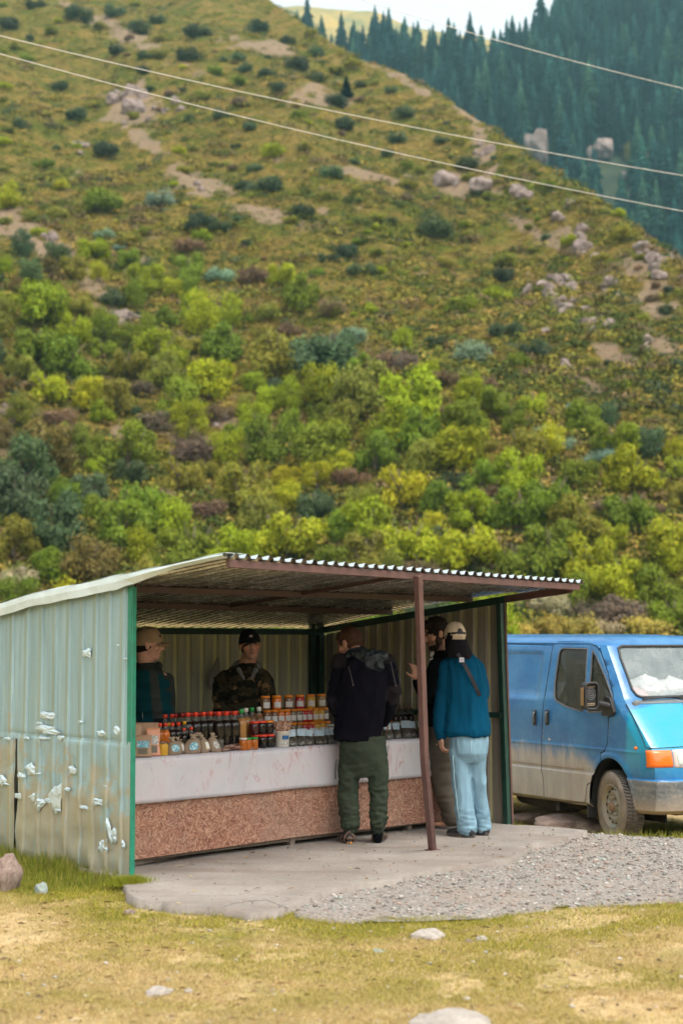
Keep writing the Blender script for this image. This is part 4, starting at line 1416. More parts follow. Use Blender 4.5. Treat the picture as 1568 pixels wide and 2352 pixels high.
def metal_paint(name, base, streak, dirt, rough=.4, metal=.5, lowdirt=0.0, zlow=.9, rust=None):
    m, nt, bs = newmat(name)
    v = coords(nt); st = coords(nt, (14, 14, .9)); st2 = coords(nt, (40, 40, 2.2))
    a = noise_(nt, st, 1.2, 5, .65); b = noise_(nt, st2, 1.0, 5, .7); c = noise_(nt, v, 3.2, 5, .65); d = noise_(nt, v, 14, 4, .7)
    x = mix(nt, ramp(nt, a, [(.36, 0), (.66, 1)]), base, streak)
    x = mix(nt, ramp(nt, b, [(.60, 0), (.72, .55)]), x, dirt)
    if lowdirt:
        sp = nt.nodes.new('ShaderNodeSeparateXYZ'); nt.links.new(v, sp.inputs[0])
        g = math_(nt, 'MULTIPLY', math_(nt, 'SUBTRACT', zlow, sp.outputs['Z']), 1.1)
        g = math_(nt, 'ADD', g, math_(nt, 'MULTIPLY', math_(nt, 'SUBTRACT', c, .5), 2.6))
        g2 = math_(nt, 'MULTIPLY', ramp(nt, g, [(.30, 0), (.50, 1)]), lowdirt)
        x = mix(nt, g2, x, ramp(nt, a, [(.35, (.40, .36, .20)), (.5, (.44, .35, .22)), (.65, (.36, .40, .33))]))
        if rust:
            x = mix(nt, ramp(nt, d, [(.70, 0), (.76, .6)]), x, rust)
    nt.links.new(x, bs.inputs['Base Color'])
    bs.inputs['Metallic'].default_value = metal
    nt.links.new(ramp(nt, c, [(.3, rough - .08), (.7, rough + .15)]), bs.inputs['Roughness'])
    bump(nt, bs, c, .25, .02)
    return m


ext_m = metal_paint('weathered_zinc', (.37, .515, .55), (.28, .405, .43), (.13, .22, .27), .40, .30, .75, .95, (.20, .10, .05))
rib_m = metal_paint('weathered_zinc_rib', (.33, .42, .385), (.26, .34, .30), (.14, .21, .19), .42, .25, .75, .95)
foil_m = simple('bright_bare_zinc', (.60, .72, .78), .34, .45, bumps=.3, bscale=18, bdist=.01)
in_m = metal_paint('inner_sheet', (.72, .70, .52), (.52, .52, .39), (.12, .13, .10), .42, .2)
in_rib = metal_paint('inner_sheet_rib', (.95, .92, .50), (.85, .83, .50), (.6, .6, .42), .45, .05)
inr_m = metal_paint('right_inner_sheet', (.44, .39, .31), (.32, .28, .23), (.08, .075, .07), .40, .2)
roof_under = metal_paint('roof_underside', (.28, .235, .19), (.17, .14, .115), (.08, .07, .06), .26, .75)
roof_top = simple('roof_sheet_top', (.75, .80, .80), .3, .7)
flash_m = simple('pale_flashing', (.70, .82, .86), .45, .1, col2=(.56, .64, .62), scale=4, bumps=.3, bscale=6, bdist=.01)
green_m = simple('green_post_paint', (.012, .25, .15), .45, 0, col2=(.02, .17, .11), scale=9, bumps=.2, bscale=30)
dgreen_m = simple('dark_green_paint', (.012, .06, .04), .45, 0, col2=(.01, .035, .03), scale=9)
brown_m = simple('brown_red_primer', (.145, .072, .063), .5, 0, col2=(.095, .05, .045), scale=7, bumps=.2, bscale=25)
brown2_m = simple('dark_brown_primer', (.085, .045, .040), .5, 0, col2=(.07, .038, .033), scale=7)

m, nt, bs = newmat('roof_underside')
tc = nt.nodes.new('ShaderNodeTexCoord'); vr = nt.nodes.new('ShaderNodeVectorRotate'); vr.rotation_type = 'Z_AXIS'; vr.inputs['Angle'].default_value = -math.atan2(d1.y, d1.x); nt.links.new(tc.outputs['Object'], vr.inputs['Vector'])
def stretch(sc):
    q = nt.nodes.new('ShaderNodeMapping'); q.inputs['Scale'].default_value = sc; nt.links.new(vr.outputs[0], q.inputs[0]); return q.outputs[0]
a = noise_(nt, stretch((26, 1.3, 3)), 1, 5, .65); b = noise_(nt, stretch((7, 9, 1)), 1.6, 4, .7); c2 = noise_(nt, stretch((1.2, 1.4, 1)), 1, 3, .6)
x = ramp(nt, a, [(.32, (.08, .065, .055)), (.46, (.34, .33, .315)), (.58, (.66, .65, .63))])
x = mix(nt, ramp(nt, c2, [(.52, .0), (.68, .5)]), x, (.06, .055, .05))
nt.links.new(x, bs.inputs['Base Color']); bs.inputs['Metallic'].default_value = .7
nt.links.new(ramp(nt, b, [(.3, .14), (.7, .34)]), bs.inputs['Roughness'])
bump(nt, bs, b, .5, .02)
roof_under = m
stall = empty('market_stall', Lp)
tag(stall, 'open fronted market stall of ribbed metal sheets with a corrugated canopy roof', 'market stall')
O = Lp


def part(mb, name, mats, bevel=0, parent=stall, recalc=False):
    return mb.build(name, mats, parent, tuple(O), bevel, recalc)


def ribbed(mb, pos, s0, s1, ribs, zf0, zf1, ribw=.036, slope=.010, dep=.017, nz=40, mi_flat=0, mi_rib=1, disp=None, side=1):
    cols = [(s0, 0.0, 0)]
    for r_ in ribs:
        if r_ - ribw / 2 - slope <= s0 or r_ + ribw / 2 + slope >= s1: continue
        cols += [(r_ - ribw / 2 - slope, 0, 0), (r_ - ribw / 2, dep, 1), (r_ + ribw / 2, dep, 1), (r_ + ribw / 2 + slope, 0, 0)]
    cols.append((s1, 0.0, 0))
    # subdivide flats
    cc = [cols[0]]
    for a, b in zip(cols[:-1], cols[1:]):
        if b[0] - a[0] > .06:
            for k in (1, 2, 3):
                t = k / 4; cc.append((a[0] + (b[0] - a[0]) * t, a[1] + (b[1] - a[1]) * t, 0))
        cc.append(b)
    base = len(mb.v)
    n = len(cc)
    for iz in range(nz + 1):
        for s_, dn, _ in cc:
            z0, z1_ = zf0(s_), zf1(s_)
            z = z0 + (z1_ - z0) * iz / nz
            e = disp(s_, z) if disp else 0
            mb.v.append(tuple(pos(s_, z, dn + e)))
    for iz in range(nz):
        for j in range(n - 1):
            a = base + iz * n + j
            f = (a, a + 1, a + n + 1, a + n)
            mb.f.append(f if side > 0 else f[::-1])
            rib = cc[j][1] > .3 * dep and cc[j + 1][1] > .3 * dep
            mb.m.append(mi_rib if rib else mi_flat); mb.s.append(False)


def dent(s_, z):
    return dent0(s_, z) * min(1, max(0, (s_ - .01) / .09))


def dent0(s_, z):
    p = Vector((s_ * 3.5, z * 2.2, 5)); q = Vector((s_ * 9, z * 7, 2))
    amt = max(0, min(1, (1.05 - z) / .5))
    e = .003 * mnoise.noise(p) + amt * (.007 * mnoise.noise(p * 1.6) + .009 * mnoise.noise(q))
    e -= .012 * math.exp(-((z - .88) / .02) ** 2) * (.5 + mnoise.noise(Vector((s_ * 6, 1, 1))))
    return e


LT = lambda s_: roofz(0, s_) - .035
mb = MB()
RB = [.10, .262, .418, .580, .745, .915, 1.095, 1.285, 1.485, 1.66, 1.83, 2.0, 2.17]
ribbed(mb, lambda s_, z, n_: S(-n_, s_, z), -.005, 2.32, RB, lambda s_: .84, LT, disp=lambda s_, z: dent(s_, z), nz=46, side=-1)
ribbed(mb, lambda s_, z, n_: S(-n_ - .006, s_ + (.012 * math.sin(z * 9) if s_ > 1.3 else 0), z), -.005, 1.372, [r_ + .004 for r_ in RB], lambda s_: -.04, lambda s_: .885, disp=lambda s_, z: dent(s_, z) * 1.3, nz=60, side=-1)
ribbed(mb, lambda s_, z, n_: S(-n_ + .006, s_, z), 1.43, 2.32, RB, lambda s_: -.04, lambda s_: .86, disp=lambda s_, z: dent(s_ + 4, z) * 1.2, nz=40, side=-1)
# torn and crumpled bright spots
rr = random.Random(31)
for X, Y, wd, hh in [(650, 540, 60, 55), (355, 1000, 100, 50), (365, 1105, 130, 60), (300, 1055, 40, 18), (330, 1163, 80, 26), (205, 1165, 40, 20), (70, 1168, 50, 20), (455, 1160, 50, 30),
                     (240, 1390, 70, 75), (165, 1440, 60, 50), (30, 1475, 55, 60), (50, 1500, 60, 14), (155, 1590, 60, 45), (265, 1600, 60, 60), (300, 1650, 70, 80), (425, 1590, 85, 170),
                     (380, 1625, 70, 30), (745, 1635, 90, 40), (640, 1675, 90, 22), (815, 1840, 30, 170), (765, 1960, 55, 90), (850, 1880, 40, 90), (500, 1540, 46, 24), (540, 1400, 50, 50), (610, 1045, 34, 14),
                     (760, 1130, 60, 34), (870, 1110, 40, 50), (290, 1425, 50, 14), (920, 1950, 20, 50), (885, 480, 20, 8), (935, 580, 22, 10), (790, 1515, 22, 8), (440, 1695, 40, 16), (290, 1060, 24, 12)]:
    px, py = X / 2.94 * .9185, (1450 + Y / 2.94) * .9185
    c_w, c_z = SU(px, py, 0)
    hw = wd / 2.94 * .9185 / FPX * 10.8 / .70 / 2 * 1.75; hz_ = hh / 2.94 * .9185 / FPX * 10.8 / 2 * 1.45
    n = 11; ring = []; ring2 = []
    sk = rr.uniform(-.6, .6)
    for k in range(n):
        a = 2 * PI * k / n
        q = rr.uniform(.55, 1.1)
        x_, z_ = hw * math.cos(a) * q, hz_ * math.sin(a) * q
        ring.append(S(-(.0165 + dent(c_w + x_, c_z + z_)), c_w + x_ + sk * z_ * .4, c_z + z_))
        ring2.append(S(-(.021 + dent(c_w, c_z) + rr.uniform(-.002, .007)), c_w + x_ * .55 + sk * z_ * .3, c_z + z_ * .6))
    cen = S(-(.021 + dent(c_w, c_z) + rr.uniform(-.001, .007)), c_w, c_z)
    fs = [(k, (k + 1) % n, n + (k + 1) % n, n + k) for k in range(n)] + [(n + k, n + (k + 1) % n, 2 * n) for k in range(n)]
    mb.add(ring + ring2 + [cen], fs, 2)
part(mb, 'side_wall', [ext_m, rib_m, foil_m])

# inner liner of the left wall, seen only from inside; back wall and right wall
mb = MB()
ribbed(mb, lambda s_, z, n_: S(.012 - n_, s_, z), 0, 1.34, RB, lambda s_: -.02, LT, nz=3, dep=-.008)
ribbed(mb, lambda s_, z, n_: S(.012 - n_, s_, z), 1.34, 2.3, RB, lambda s_: .95, LT, nz=3, dep=-.008)
ribbed(mb, lambda s_, z, n_: S(.03 - n_, s_, z), 1.50, 2.3, RB, lambda s_: -.02, lambda s_: .95, nz=3, dep=-.008)
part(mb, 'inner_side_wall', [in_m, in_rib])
mb = MB()
rb = [.08 + .152 * k for k in range(26)]
ribbed(mb, lambda s_, z, n_: S(s_, 2.33 + n_, z), 0, FLEN + .01, rb, lambda s_: -.02, lambda s_: 1.64, ribw=.042, dep=.02, nz=30, disp=lambda s_, z: .010 * mnoise.noise(Vector((s_ * 3, z * 1.5, 9))) + .005 * mnoise.noise(Vector((s_ * 11, z * 2, 3))), side=-1)
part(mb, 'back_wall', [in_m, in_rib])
mb = MB()
rb = [.069 + .147 * k for k in range(16)]
ribbed(mb, lambda s_, z, n_: S(FLEN + .02 + n_, s_, z), .0, 2.33, rb, lambda s_: -.04, lambda s_: roofz(FLEN, s_) - .085, ribw=.032, dep=.02, nz=30,
       disp=lambda s_, z: .008 * mnoise.noise(Vector((s_ * 3, z * 1.5, 19))) + (.012 if z < .93 else 0), side=-1)
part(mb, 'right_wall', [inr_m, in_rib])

# posts
def post(p0, p1, w_, mat, name='post', d=d1):
    mb = MB().bar(p0, p1, w_, w_, up=d2 if True else d)
    return part(mb, name, mat, .004)


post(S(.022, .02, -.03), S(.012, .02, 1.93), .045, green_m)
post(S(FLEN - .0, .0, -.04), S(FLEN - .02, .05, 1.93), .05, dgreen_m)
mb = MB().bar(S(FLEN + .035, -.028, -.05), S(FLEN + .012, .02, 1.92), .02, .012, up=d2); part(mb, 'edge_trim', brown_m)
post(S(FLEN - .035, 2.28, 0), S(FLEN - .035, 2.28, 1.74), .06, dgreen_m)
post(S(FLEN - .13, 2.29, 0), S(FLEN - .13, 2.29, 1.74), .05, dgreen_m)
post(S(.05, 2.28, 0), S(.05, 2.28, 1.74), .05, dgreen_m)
# middle post, bent near the foot
ub, zb = SW(975, 1752, -.80)
ut, zt = SW(960, 1322, -.93)
uf, zf = SW(993, 1943, -.60)
P = [S(ut, -.93, 2.03), S(ub, -.80, zb), S(uf, -.60, -.01)]
mb = MB()
mb.bar(P[0], P[1], .048, .048, up=d2); mb.bar(P[1] + (P[1] - P[2]).normalized() * .012, P[2], .047, .047, up=d2)
mb.box(P[2] + Vector((0, 0, .008)), (.10, .08, .012), Matrix.Rotation(R(44), 3, 'Z'))
part(mb, 'bent_post', brown_m, .004)

# roof: corrugated sheet
mb = MB()
lam = .104; nu = int((FLEN + .16) / lam * 10)
def wf(u): return -1.03 + .245 * u / FLEN
us = [-.06 + (FLEN + .14) * k / nu for k in range(nu + 1)]
prof = [0, .55, 1, 1, .9, .4, 0, 0]
for (dz, mi, flip) in ((0.0, 0, True), (.004, 1, False)):
    rows = []
    for iw in range(21):
        row = []
        for u in us:
            w_ = wf(u) + (2.42 - wf(u)) * iw / 20
            ph = (u / lam) % 1.0
            h = .030 * float(np.interp(ph, [0, .15, .3, .55, .7, 1.0], [0, 0, 1, 1, 0, 0]))
            row.append(S(u, w_, roofz(u, w_) + h + dz + .004 * mnoise.noise(Vector((u * 2, w_ * 2, 7)))))
        rows.append(row)
    if flip: rows = rows[::-1]
    mb.grid(rows, mi, False)
part(mb, 'roof', [roof_under, roof_top])
# beams and purlins
def beam(u0, w0, u1, w1, hgt=.07, thick=.04, drop=0.0, mat=brown2_m, name='beam'):
    a = S(u0, w0, roofz(u0, w0) - hgt / 2 - .002 - drop); b = S(u1, w1, roofz(u1, w1) - hgt / 2 - .002 - drop)
    return part(MB().bar(a, b, thick, hgt), name, mat, .003)


beam(.0, wf(0) + .035, FLEN + .03, wf(FLEN) + .035, .050, .035, mat=brown_m, name='front_beam')
beam(.04, .34, FLEN - .03, .36, .046, name='purlin')
beam(.04, 1.20, FLEN - .03, 1.33, .046, name='purlin')
beam(.05, 2.24, FLEN - .05, 2.24, .055, .05, .035, mat=dgreen_m, name='back_beam')
beam(FLEN - .02, 2.25, FLEN - .02, -.02, .06, .04, .012, mat=dgreen_m, name='side_rafter')
beam(FLEN - .02, -.02, FLEN - .03, wf(FLEN) + .06, .06, .04, .012, mat=brown_m, name='canopy_rafter')
beam(.04, 2.25, .04, .0, .05, .03, .0, mat=brown2_m, name='side_rafter')
beam(1.92, 1.25, 1.84, wf(1.8) + .06, .03, .025, -.003, mat=brown2_m, name='middle_rafter')
beam(1.0, 1.25, 1.2, 2.2, .03, .025, -.003, mat=brown2_m, name='middle_rafter')
part(MB().bar(S(FLEN - .03, .03, .92), S(FLEN - .03, 2.24, .90), .03, .045), 'wall_rail', dgreen_m, .003)
part(MB().bar(S(.1, 2.29, .9), S(FLEN - .2, 2.29, .9), .03, .04), 'wall_rail', dgreen_m, .003)
part(MB().bar(S(.03, .06, .9), S(.03, 2.24, .9), .03, .04), 'wall_rail', dgreen_m, .003)
# flashing along the left roof edge
mb = MB(); rows = []
for k in range(41):
    w_ = 2.42 - (2.42 + 1.02) * k / 40
    lip = .095 if w_ > .02 else max(.03, .085 - .10 * (.02 - w_)) * (1 if w_ < -.04 else 1)
    lip *= 1 + .10 * mnoise.noise(Vector((w_ * 4, 0, 3)))
    z = roofz(0, w_) + .032 + .006 * mnoise.noise(Vector((w_ * 3, 2, 3)))
    n1 = .02 * mnoise.noise(Vector((w_ * 2.5, 5, 3)))
    flare = .02 if w_ > 0 else .0
    rows.append([S(.11, w_, z + .004), S(-.045, w_, z + .006), S(-.062, w_, z - .004), S(-.066 + n1 * .3, w_, z - lip * .45), S(-.040 - flare + n1, w_, z - lip), S(-.036 - flare + n1, w_, z - lip)])
mb.grid(rows, 0, False)
o = part(mb, 'roof_flashing', flash_m); so_ = o.modifiers.new('s', 'SOLIDIFY'); so_.thickness = .003

# ------------------------------------------------------------------ counter
m, nt, bs = newmat('strand_board')
v = coords(nt, (1, 1, 1), (R(90), 0, 0))
vo = N(nt, 'ShaderNodeTexVoronoi', i_Scale=24); vd = coords(nt); nzz = nt.nodes.new('ShaderNodeTexNoise'); nzz.inputs['Scale'].default_value = 9; nt.links.new(vd, nzz.inputs['Vector'])
vm = nt.nodes.new('ShaderNodeVectorMath'); vm.operation = 'MULTIPLY_ADD'; nt.links.new(nzz.outputs['Color'], vm.inputs[0]); vm.inputs[1].default_value = (.09, .09, .09); nt.links.new(vd, vm.inputs[2])
nt.links.new(vm.outputs[0], vo.inputs['Vector'])
def strands(seed_in, sx):
    sep = nt.nodes.new('ShaderNodeSeparateColor'); nt.links.new(seed_in, sep.inputs[0])
    vr = nt.nodes.new('ShaderNodeVectorRotate'); vr.rotation_type = 'Y_AXIS'
    nt.links.new(vd, vr.inputs['Vector']); nt.links.new(math_(nt, 'MULTIPLY', sep.outputs[0], 6.28), vr.inputs['Angle'])
    mp = nt.nodes.new('ShaderNodeMapping'); mp.inputs['Scale'].default_value = (sx, 20, 150); nt.links.new(vr.outputs[0], mp.inputs[0])
    n_ = nt.nodes.new('ShaderNodeTexVoronoi'); n_.inputs['Scale'].default_value = 1.0; nt.links.new(mp.outputs[0], n_.inputs['Vector'])
    s2 = nt.nodes.new('ShaderNodeSeparateColor'); nt.links.new(n_.outputs['Color'], s2.inputs[0]); return s2.outputs[0], sep.outputs[1]
s1, r1 = strands(vo.outputs['Color'], 30)
c1 = ramp(nt, s1, [(.0, (.17, .065, .04)), (.3, (.29, .125, .08)), (.55, (.38, .18, .115)), (.8, (.47, .25, .165)), (1, (.55, .34, .23))])
dirt = noise_(nt, vd, 2.2, 5, .65)
c1 = mix(nt, ramp(nt, dirt, [(.42, .0), (.7, .6)]), c1, (.30, .22, .17))
nt.links.new(c1, bs.inputs['Base Color']); bs.inputs['Roughness'].default_value = .65
bump(nt, bs, s1, .35, .004)
osb_m = m

m, nt, bs = newmat('marble_oilcloth')
v = coords(nt, (1, 1, 1), (0, 0, R(-44)))
nn = noise_(nt, v, 3.0, 4, .6)
wv = N(nt, 'ShaderNodeTexNoise', i_Scale=3.2, i_Detail=7, i_Roughness=.62, i_Distortion=1.2); mp = nt.nodes.new('ShaderNodeMapping'); mp.inputs['Rotation'].default_value = (0, R(-34), 0); mp.inputs['Scale'].default_value = (1.7, 1, .55)
nt.links.new(v, mp.inputs[0]); nt.links.new(mp.outputs[0], wv.inputs['Vector'])
vein = ramp(nt, wv.outputs['Fac'], [(.475, 0), (.5, .9), (.508, 1), (.516, 0)])
gate = ramp(nt, noise_(nt, v, 5.5, 3, .6), [(.48, 0), (.6, 1)])
base = ramp(nt, nn, [(.3, (.50, .50, .54)), (.5, (.58, .56, .60)), (.72, (.62, .52, .55))])
x = mix(nt, math_(nt, 'MULTIPLY', vein, math_(nt, 'ADD', math_(nt, 'MULTIPLY', gate, .75), .12)), base, (.46, .22, .23))
nt.links.new(x, bs.inputs['Base Color']); bs.inputs['Roughness'].default_value = .38
cloth_m = m
wood_m = simple('grey_planks', (.16, .12, .09), .8, col2=(.24, .19, .15), scale=6, sc3=(1, 8, 8), bumps=.3)

CZ = .742; CU0, CU1 = .06, 3.16; CW0, CW1 = .245, 1.02
ctr = empty('sales_counter', S(1.7, .6)); O = Vector(ctr.location)
tag(ctr, 'long low sales counter faced with brown strand board panels inside the stall', 'counter')
part(MB().bar(S(CU0, .63, CZ - .02), S(CU1, .63, CZ - .02), .77, .025, up=UZ), 'tabletop', wood_m, parent=ctr)
part(MB().bar(S(.06, .272, .30), S(1.752, .272, .315), .016, .50, up=UZ), 'front_panel', osb_m, .002, ctr)
part(MB().bar(S(1.757, .274, .315), S(3.43, .270, .30), .016, .50, up=UZ), 'front_panel', osb_m, .002, ctr)
for u, w_ in ((.12, .34), (1.75, .32), (3.08, .34), (.12, .96), (1.75, .96), (3.08, .96)):
    part(MB().box(S(u, w_, .36), (.05, .05, .72), Matrix.Rotation(R(44.4), 3, 'Z')), 'leg', wood_m, .003, ctr)
part(MB().bar(S(.1, .33, .045), S(3.3, .33, .05), .05, .03, up=UZ), 'bottom_rail', wood_m, .003, ctr)
# oilcloth
mb = MB(); rows = []
nu = 130
for k in range(nu + 1):
    u = CU0 - .03 + (CU1 + .015 - CU0 + .03) * k / nu
    row = []
    for j in range(14):
        if j < 4:
            w_ = 1.03 - (1.03 - CW0 + .006) * j / 3; z = CZ + .003; 
            row.append(S(u, w_, z))
        else:
            t = (j - 3) / 10
            flare = .016 * t * mnoise.noise(Vector((u * 3.2, 1, t))) + .010 * t * math.sin(u * 17) * mnoise.noise(Vector((u * 1.1, 4, 0)))
            ue = u + (.165 * t if k == nu else (.165 * t * max(0, (u - 2.9) / .27) ** 2 if u > 2.9 else 0))
            row.append(S(ue, CW0 - .006 - .004 - flare - .006 * t, CZ + .003 - .31 * t * (1 + .012 * mnoise.noise(Vector((u * 2, 8, 0))))))
    rows.append(row)
# right hand skirt, hanging over the end
last = rows[-1]
mb.grid(rows, 0, True)
side = []
for w_i in range(9):
    t_w = w_i / 8
    col_ = []
    for j in range(11):
        t = j / 10
        fr_ = Vector(last[3 + j]) if j > 0 else Vector(last[3])
        w_ = CW0 + (1.0 - CW0) * t_w
        bk = S(CU1 + .015 + .05 * t + .02 * t * math.sin(w_ * 14), w_, CZ + .003 - .31 * t)
        col_.append(fr_ if w_i == 0 else bk)
    side.append(col_)
mb.grid(side, 0, True)
o = mb.build('tablecloth', cloth_m, None, tuple(S(1.7, .3, .7)))
sm = o.modifiers.new('s', 'SOLIDIFY'); sm.thickness = .0015
tag(o, 'white and pink marbled oilcloth draped over the front of the counter', 'tablecloth')

# boards lying in the dark gap under the counter
for u, w_, L, lab in [(.25, .36, .5, 'grey plank lying under the left end of the counter')]:
    mb = MB().bar(S(u, w_, .02), S(u + L, w_ + .1, .02), .12, .03, up=UZ).bar(S(u + .05, w_ - .01, .05), S(u + .4, w_ + .1, .05), .05, .02, up=UZ)
    tag(mb.build('plank', wood_m, None, tuple(S(u, w_, 0))), lab, 'plank')
# ------------------------------------------------------------------ goods on the counter
RZ = math.atan2(d1.y, d1.x)
CT = CZ + .005


def V5(X, Y):
    return 303.1 + X * .3105, 1579.8 + Y * .3105


def at5(X, w_, z=CT, dz=0):
    px, py = V5(X, 300)
    u, _ = SW(px, py, w_)
    return S(u, w_, z + dz)


def glossy(name, col, rough=.12, coat=.25, tr=0.0, alpha=1):
    if name in _MC: return _MC[name]
    m, nt, bs = newmat(name)
    bs.inputs['Base Color'].default_value = c4(col); bs.inputs['Roughness'].default_value = rough; bs.inputs['Coat Weight'].default_value = coat; bs.inputs['Coat Roughness'].default_value = .06
    bs.inputs['Transmission Weight'].default_value = tr; bs.inputs['Alpha'].default_value = alpha
    _MC[name] = m
    return m


clear_m = glossy('clear_plastic', (.22, .22, .20), .15, .3, 0, .38)
red_cap = glossy('red_cap', (.75, .05, .015), .35, .2); dred_cap = glossy('dark_red_cap', (.42, .02, .015), .35, .2)
green_cap = glossy('green_cap', (.015, .33, .06), .35, .2); white_cap = glossy('white_cap', (.72, .72, .66), .35, .2); yellow_cap = glossy('yellow_cap', (.75, .38, .03), .35, .2)
brown_cap = glossy('brown_cap', (.10, .05, .03), .35, .2); orange_lid = glossy('orange_lid', (.85, .26, .012), .4, .15)
label_m = None
m, nt, bs = newmat('printed_paper')
v = coords(nt, (1, 1, 1)); ln = N(nt, 'ShaderNodeTexWave', wave_type='BANDS', bands_direction='Z', i_Scale=45, i_Distortion=0); nt.links.new(v, ln.inputs['Vector'])
nz_ = noise_(nt, coords(nt, (300, 300, 80)), 1, 2, .5)
x = math_(nt, 'MULTIPLY', ramp(nt, ln.outputs['Fac'], [(.62, 0), (.8, 1)]), ramp(nt, nz_, [(.45, 0), (.6, 1)]))
nt.links.new(mix(nt, math_(nt, 'MULTIPLY', x, .5), (.70, .70, .70), (.18, .18, .24)), bs.inputs['Base Color']); bs.inputs['Roughness'].default_value = .6
paper_m = m
BANDS = {}


def bottle_proto(name, r_, h, liquid, cap_m, label=None):
    e = empty(name)
    sh = h * .62
    prof = [(r_ * .86, 0), (r_, .01), (r_, sh * .35), (r_ * .93, sh * .45), (r_, sh * .55), (r_, sh), (r_ * .93, sh + h * .06), (r_ * .66, sh + h * .15), (r_ * .40, sh + h * .225), (r_ * .36, sh + h * .26), (r_ * .36, h * .90)]
    fill = sh + h * .16
    lo = [p for p in prof if p[1] <= fill]; hi = [prof[len(lo) - 1]] + [p for p in prof if p[1] > fill]
    MB().lathe(lo, 18).build('bottle_body', liquid, e)
    MB().lathe(hi, 18, capb=False).build('neck', clear_m, e)
    cr = r_ * .44
    MB().lathe([(cr, h * .895), (cr, h * .985), (cr * .9, h)], 16).build('cap', cap_m, e)
    if label:
        labelpatch(r_ + .0012, h * .2, h * .46, 100, label).build('label', paper_m, e)
    return e


def labelpatch(r_, z0, z1, deg, m_=None, off=0):
    rows = []
    for z in (z0, z1):
        rows.append([(r_ * math.cos(R(-90 + off - deg / 2 + deg * k / 10)), r_ * math.sin(R(-90 + off - deg / 2 + deg * k / 10)), z) for k in range(11)])
    return MB().grid(rows, 0, True)


def jar_proto(name, r_, h, content, lid_m, lab=(.2, .55), deg=80, off=0, lidr=.93):
    e = empty(name)
    sh = h * .74
    MB().lathe([(r_ * .9, 0), (r_, h * .05), (r_, sh), (r_ * .94, sh + h * .05), (r_ * .82, sh + h * .09), (r_ * .82, h * .86)], 20).build('glass', content, e)
    MB().lathe([(r_ * lidr, h * .845), (r_ * lidr, h * .985), (r_ * lidr * .95, h)], 22).build('lid', lid_m, e)
    if lab:
        labelpatch(r_ + .001, h * lab[0], h * lab[1], deg, None, off).build('label', paper_m, e)
    return e


J = {}
def getj(key, maker):
    if key not in J:
        e = maker(); J[key] = [e, list(kids(e)), False]
        return J[key]
    return J[key]


def put(key, maker, loc, label, cat, group=None, rz=None, sc=1.0, tilt=(0, 0)):
    rec = getj(key, maker)
    if not rec[2]:
        o = rec[0]; rec[2] = True
    else:
        o = copy_tree(rec[0], None, rec[1])
    o.location = loc
    if not isinstance(sc, tuple): sc = (sc,) * 3
    o.scale = sc
    o.rotation_euler = (tilt[0], tilt[1], RZ - R(28) + (rz if rz is not None else rnd.uniform(-.25, .25)))
    tag(o, label, cat, group)
    return o


def fillm(name, col):
    return glossy('content_' + name, col, .14, .15)


dark = fillm('dark', (.012, .008, .008)); dbrown = fillm('dark_brown', (.03, .012, .008)); plum = fillm('plum', (.05, .008, .012))
amber = fillm('amber', (.42, .11, .01)); tan = fillm('tan', (.42, .20, .06)); lbrown = fillm('light_brown', (.20, .10, .05)); orange = fillm('orange', (.62, .15, .01))
red = fillm('red', (.45, .02, .015)); yel = fillm('yellow', (.60, .33, .03)); ochre = fillm('ochre', (.34, .22, .08)); grey = fillm('grey_brown', (.16, .12, .08))

bigb = lambda liq, cap: (lambda: bottle_proto('drink_bottle', .044, .285, liq, cap))
# tall dark bottles with red caps: two staggered rows
ORD = ['first', 'second', 'third', 'fourth', 'fifth', 'sixth', 'seventh', 'eighth', 'ninth', 'tenth', 'eleventh', 'twelfth', 'thirteenth']
xs = [412, 470, 527, 580, 640, 697, 757]
for i, X in enumerate(xs):
    put('bigdark', bigb(dark, red_cap), at5(X, .44 + .06 * (X < 600) + .02), f'{ORD[i]} from left in front row of tall dark bottles with red caps', 'bottle', 'tall dark bottles with red caps')
xs = [372, 440, 498, 556, 612, 668, 725, 775]
for i, X in enumerate(xs):
    put('bigdark2', bigb(dark, dred_cap), at5(X, .60), f'{ORD[i]} from left in back row of tall dark bottles', 'bottle', 'tall dark bottles in the back row', sc=.97)
for i, (X, c_) in enumerate([(245, 'r'), (295, 'r'), (322, 'd')]):
    put('back' + c_, bigb(dark, red_cap if c_ == 'r' else dred_cap), at5(X, .72), f'{ORD[i]} dark bottle from left at the back, in front of the teal vest', 'bottle', sc=.93)
smb = lambda liq, cap: (lambda: bottle_proto('small_bottle', .030, .19, liq, cap))
for i, (X, w_, l, c_, h, nm) in enumerate([(75, .60, plum, red_cap, 1.12, 'far left small bottle behind the kraft pouches'), (122, .62, plum, red_cap, 1.12, 'small bottle with red cap behind the big kraft pouch'), (157, .60, plum, dred_cap, 1.12, 'small bottle with red cap right behind the pink pouch'),
                                         (207, .46, amber, red_cap, 1.16, 'amber bottle with red cap next to the pink pouch'), (248, .46, orange, red_cap, 1.16, 'orange bottle with red cap beside the amber bottle'),
                                         (298, .46, dark, red_cap, 1.16, 'small dark bottle right of the orange bottle'), (343, .46, dark, red_cap, 1.16, 'small dark bottle left of the yellow capped bottle'), (387, .50, dbrown, yellow_cap, 1.18, 'small brown bottle with a yellow cap'),
                                         (385, .40, dark, red_cap, .95, 'short dark bottle in front of the yellow capped bottle'), (438, .40, dark, red_cap, .98, 'short dark bottle behind the largest burlap sack'), (272, .60, amber, yellow_cap, 1.1, 'amber bottle with yellow cap half hidden at the back')]):
    put(f'sm{i}', smb(l, c_), at5(X, w_), nm, 'bottle', sc=h)
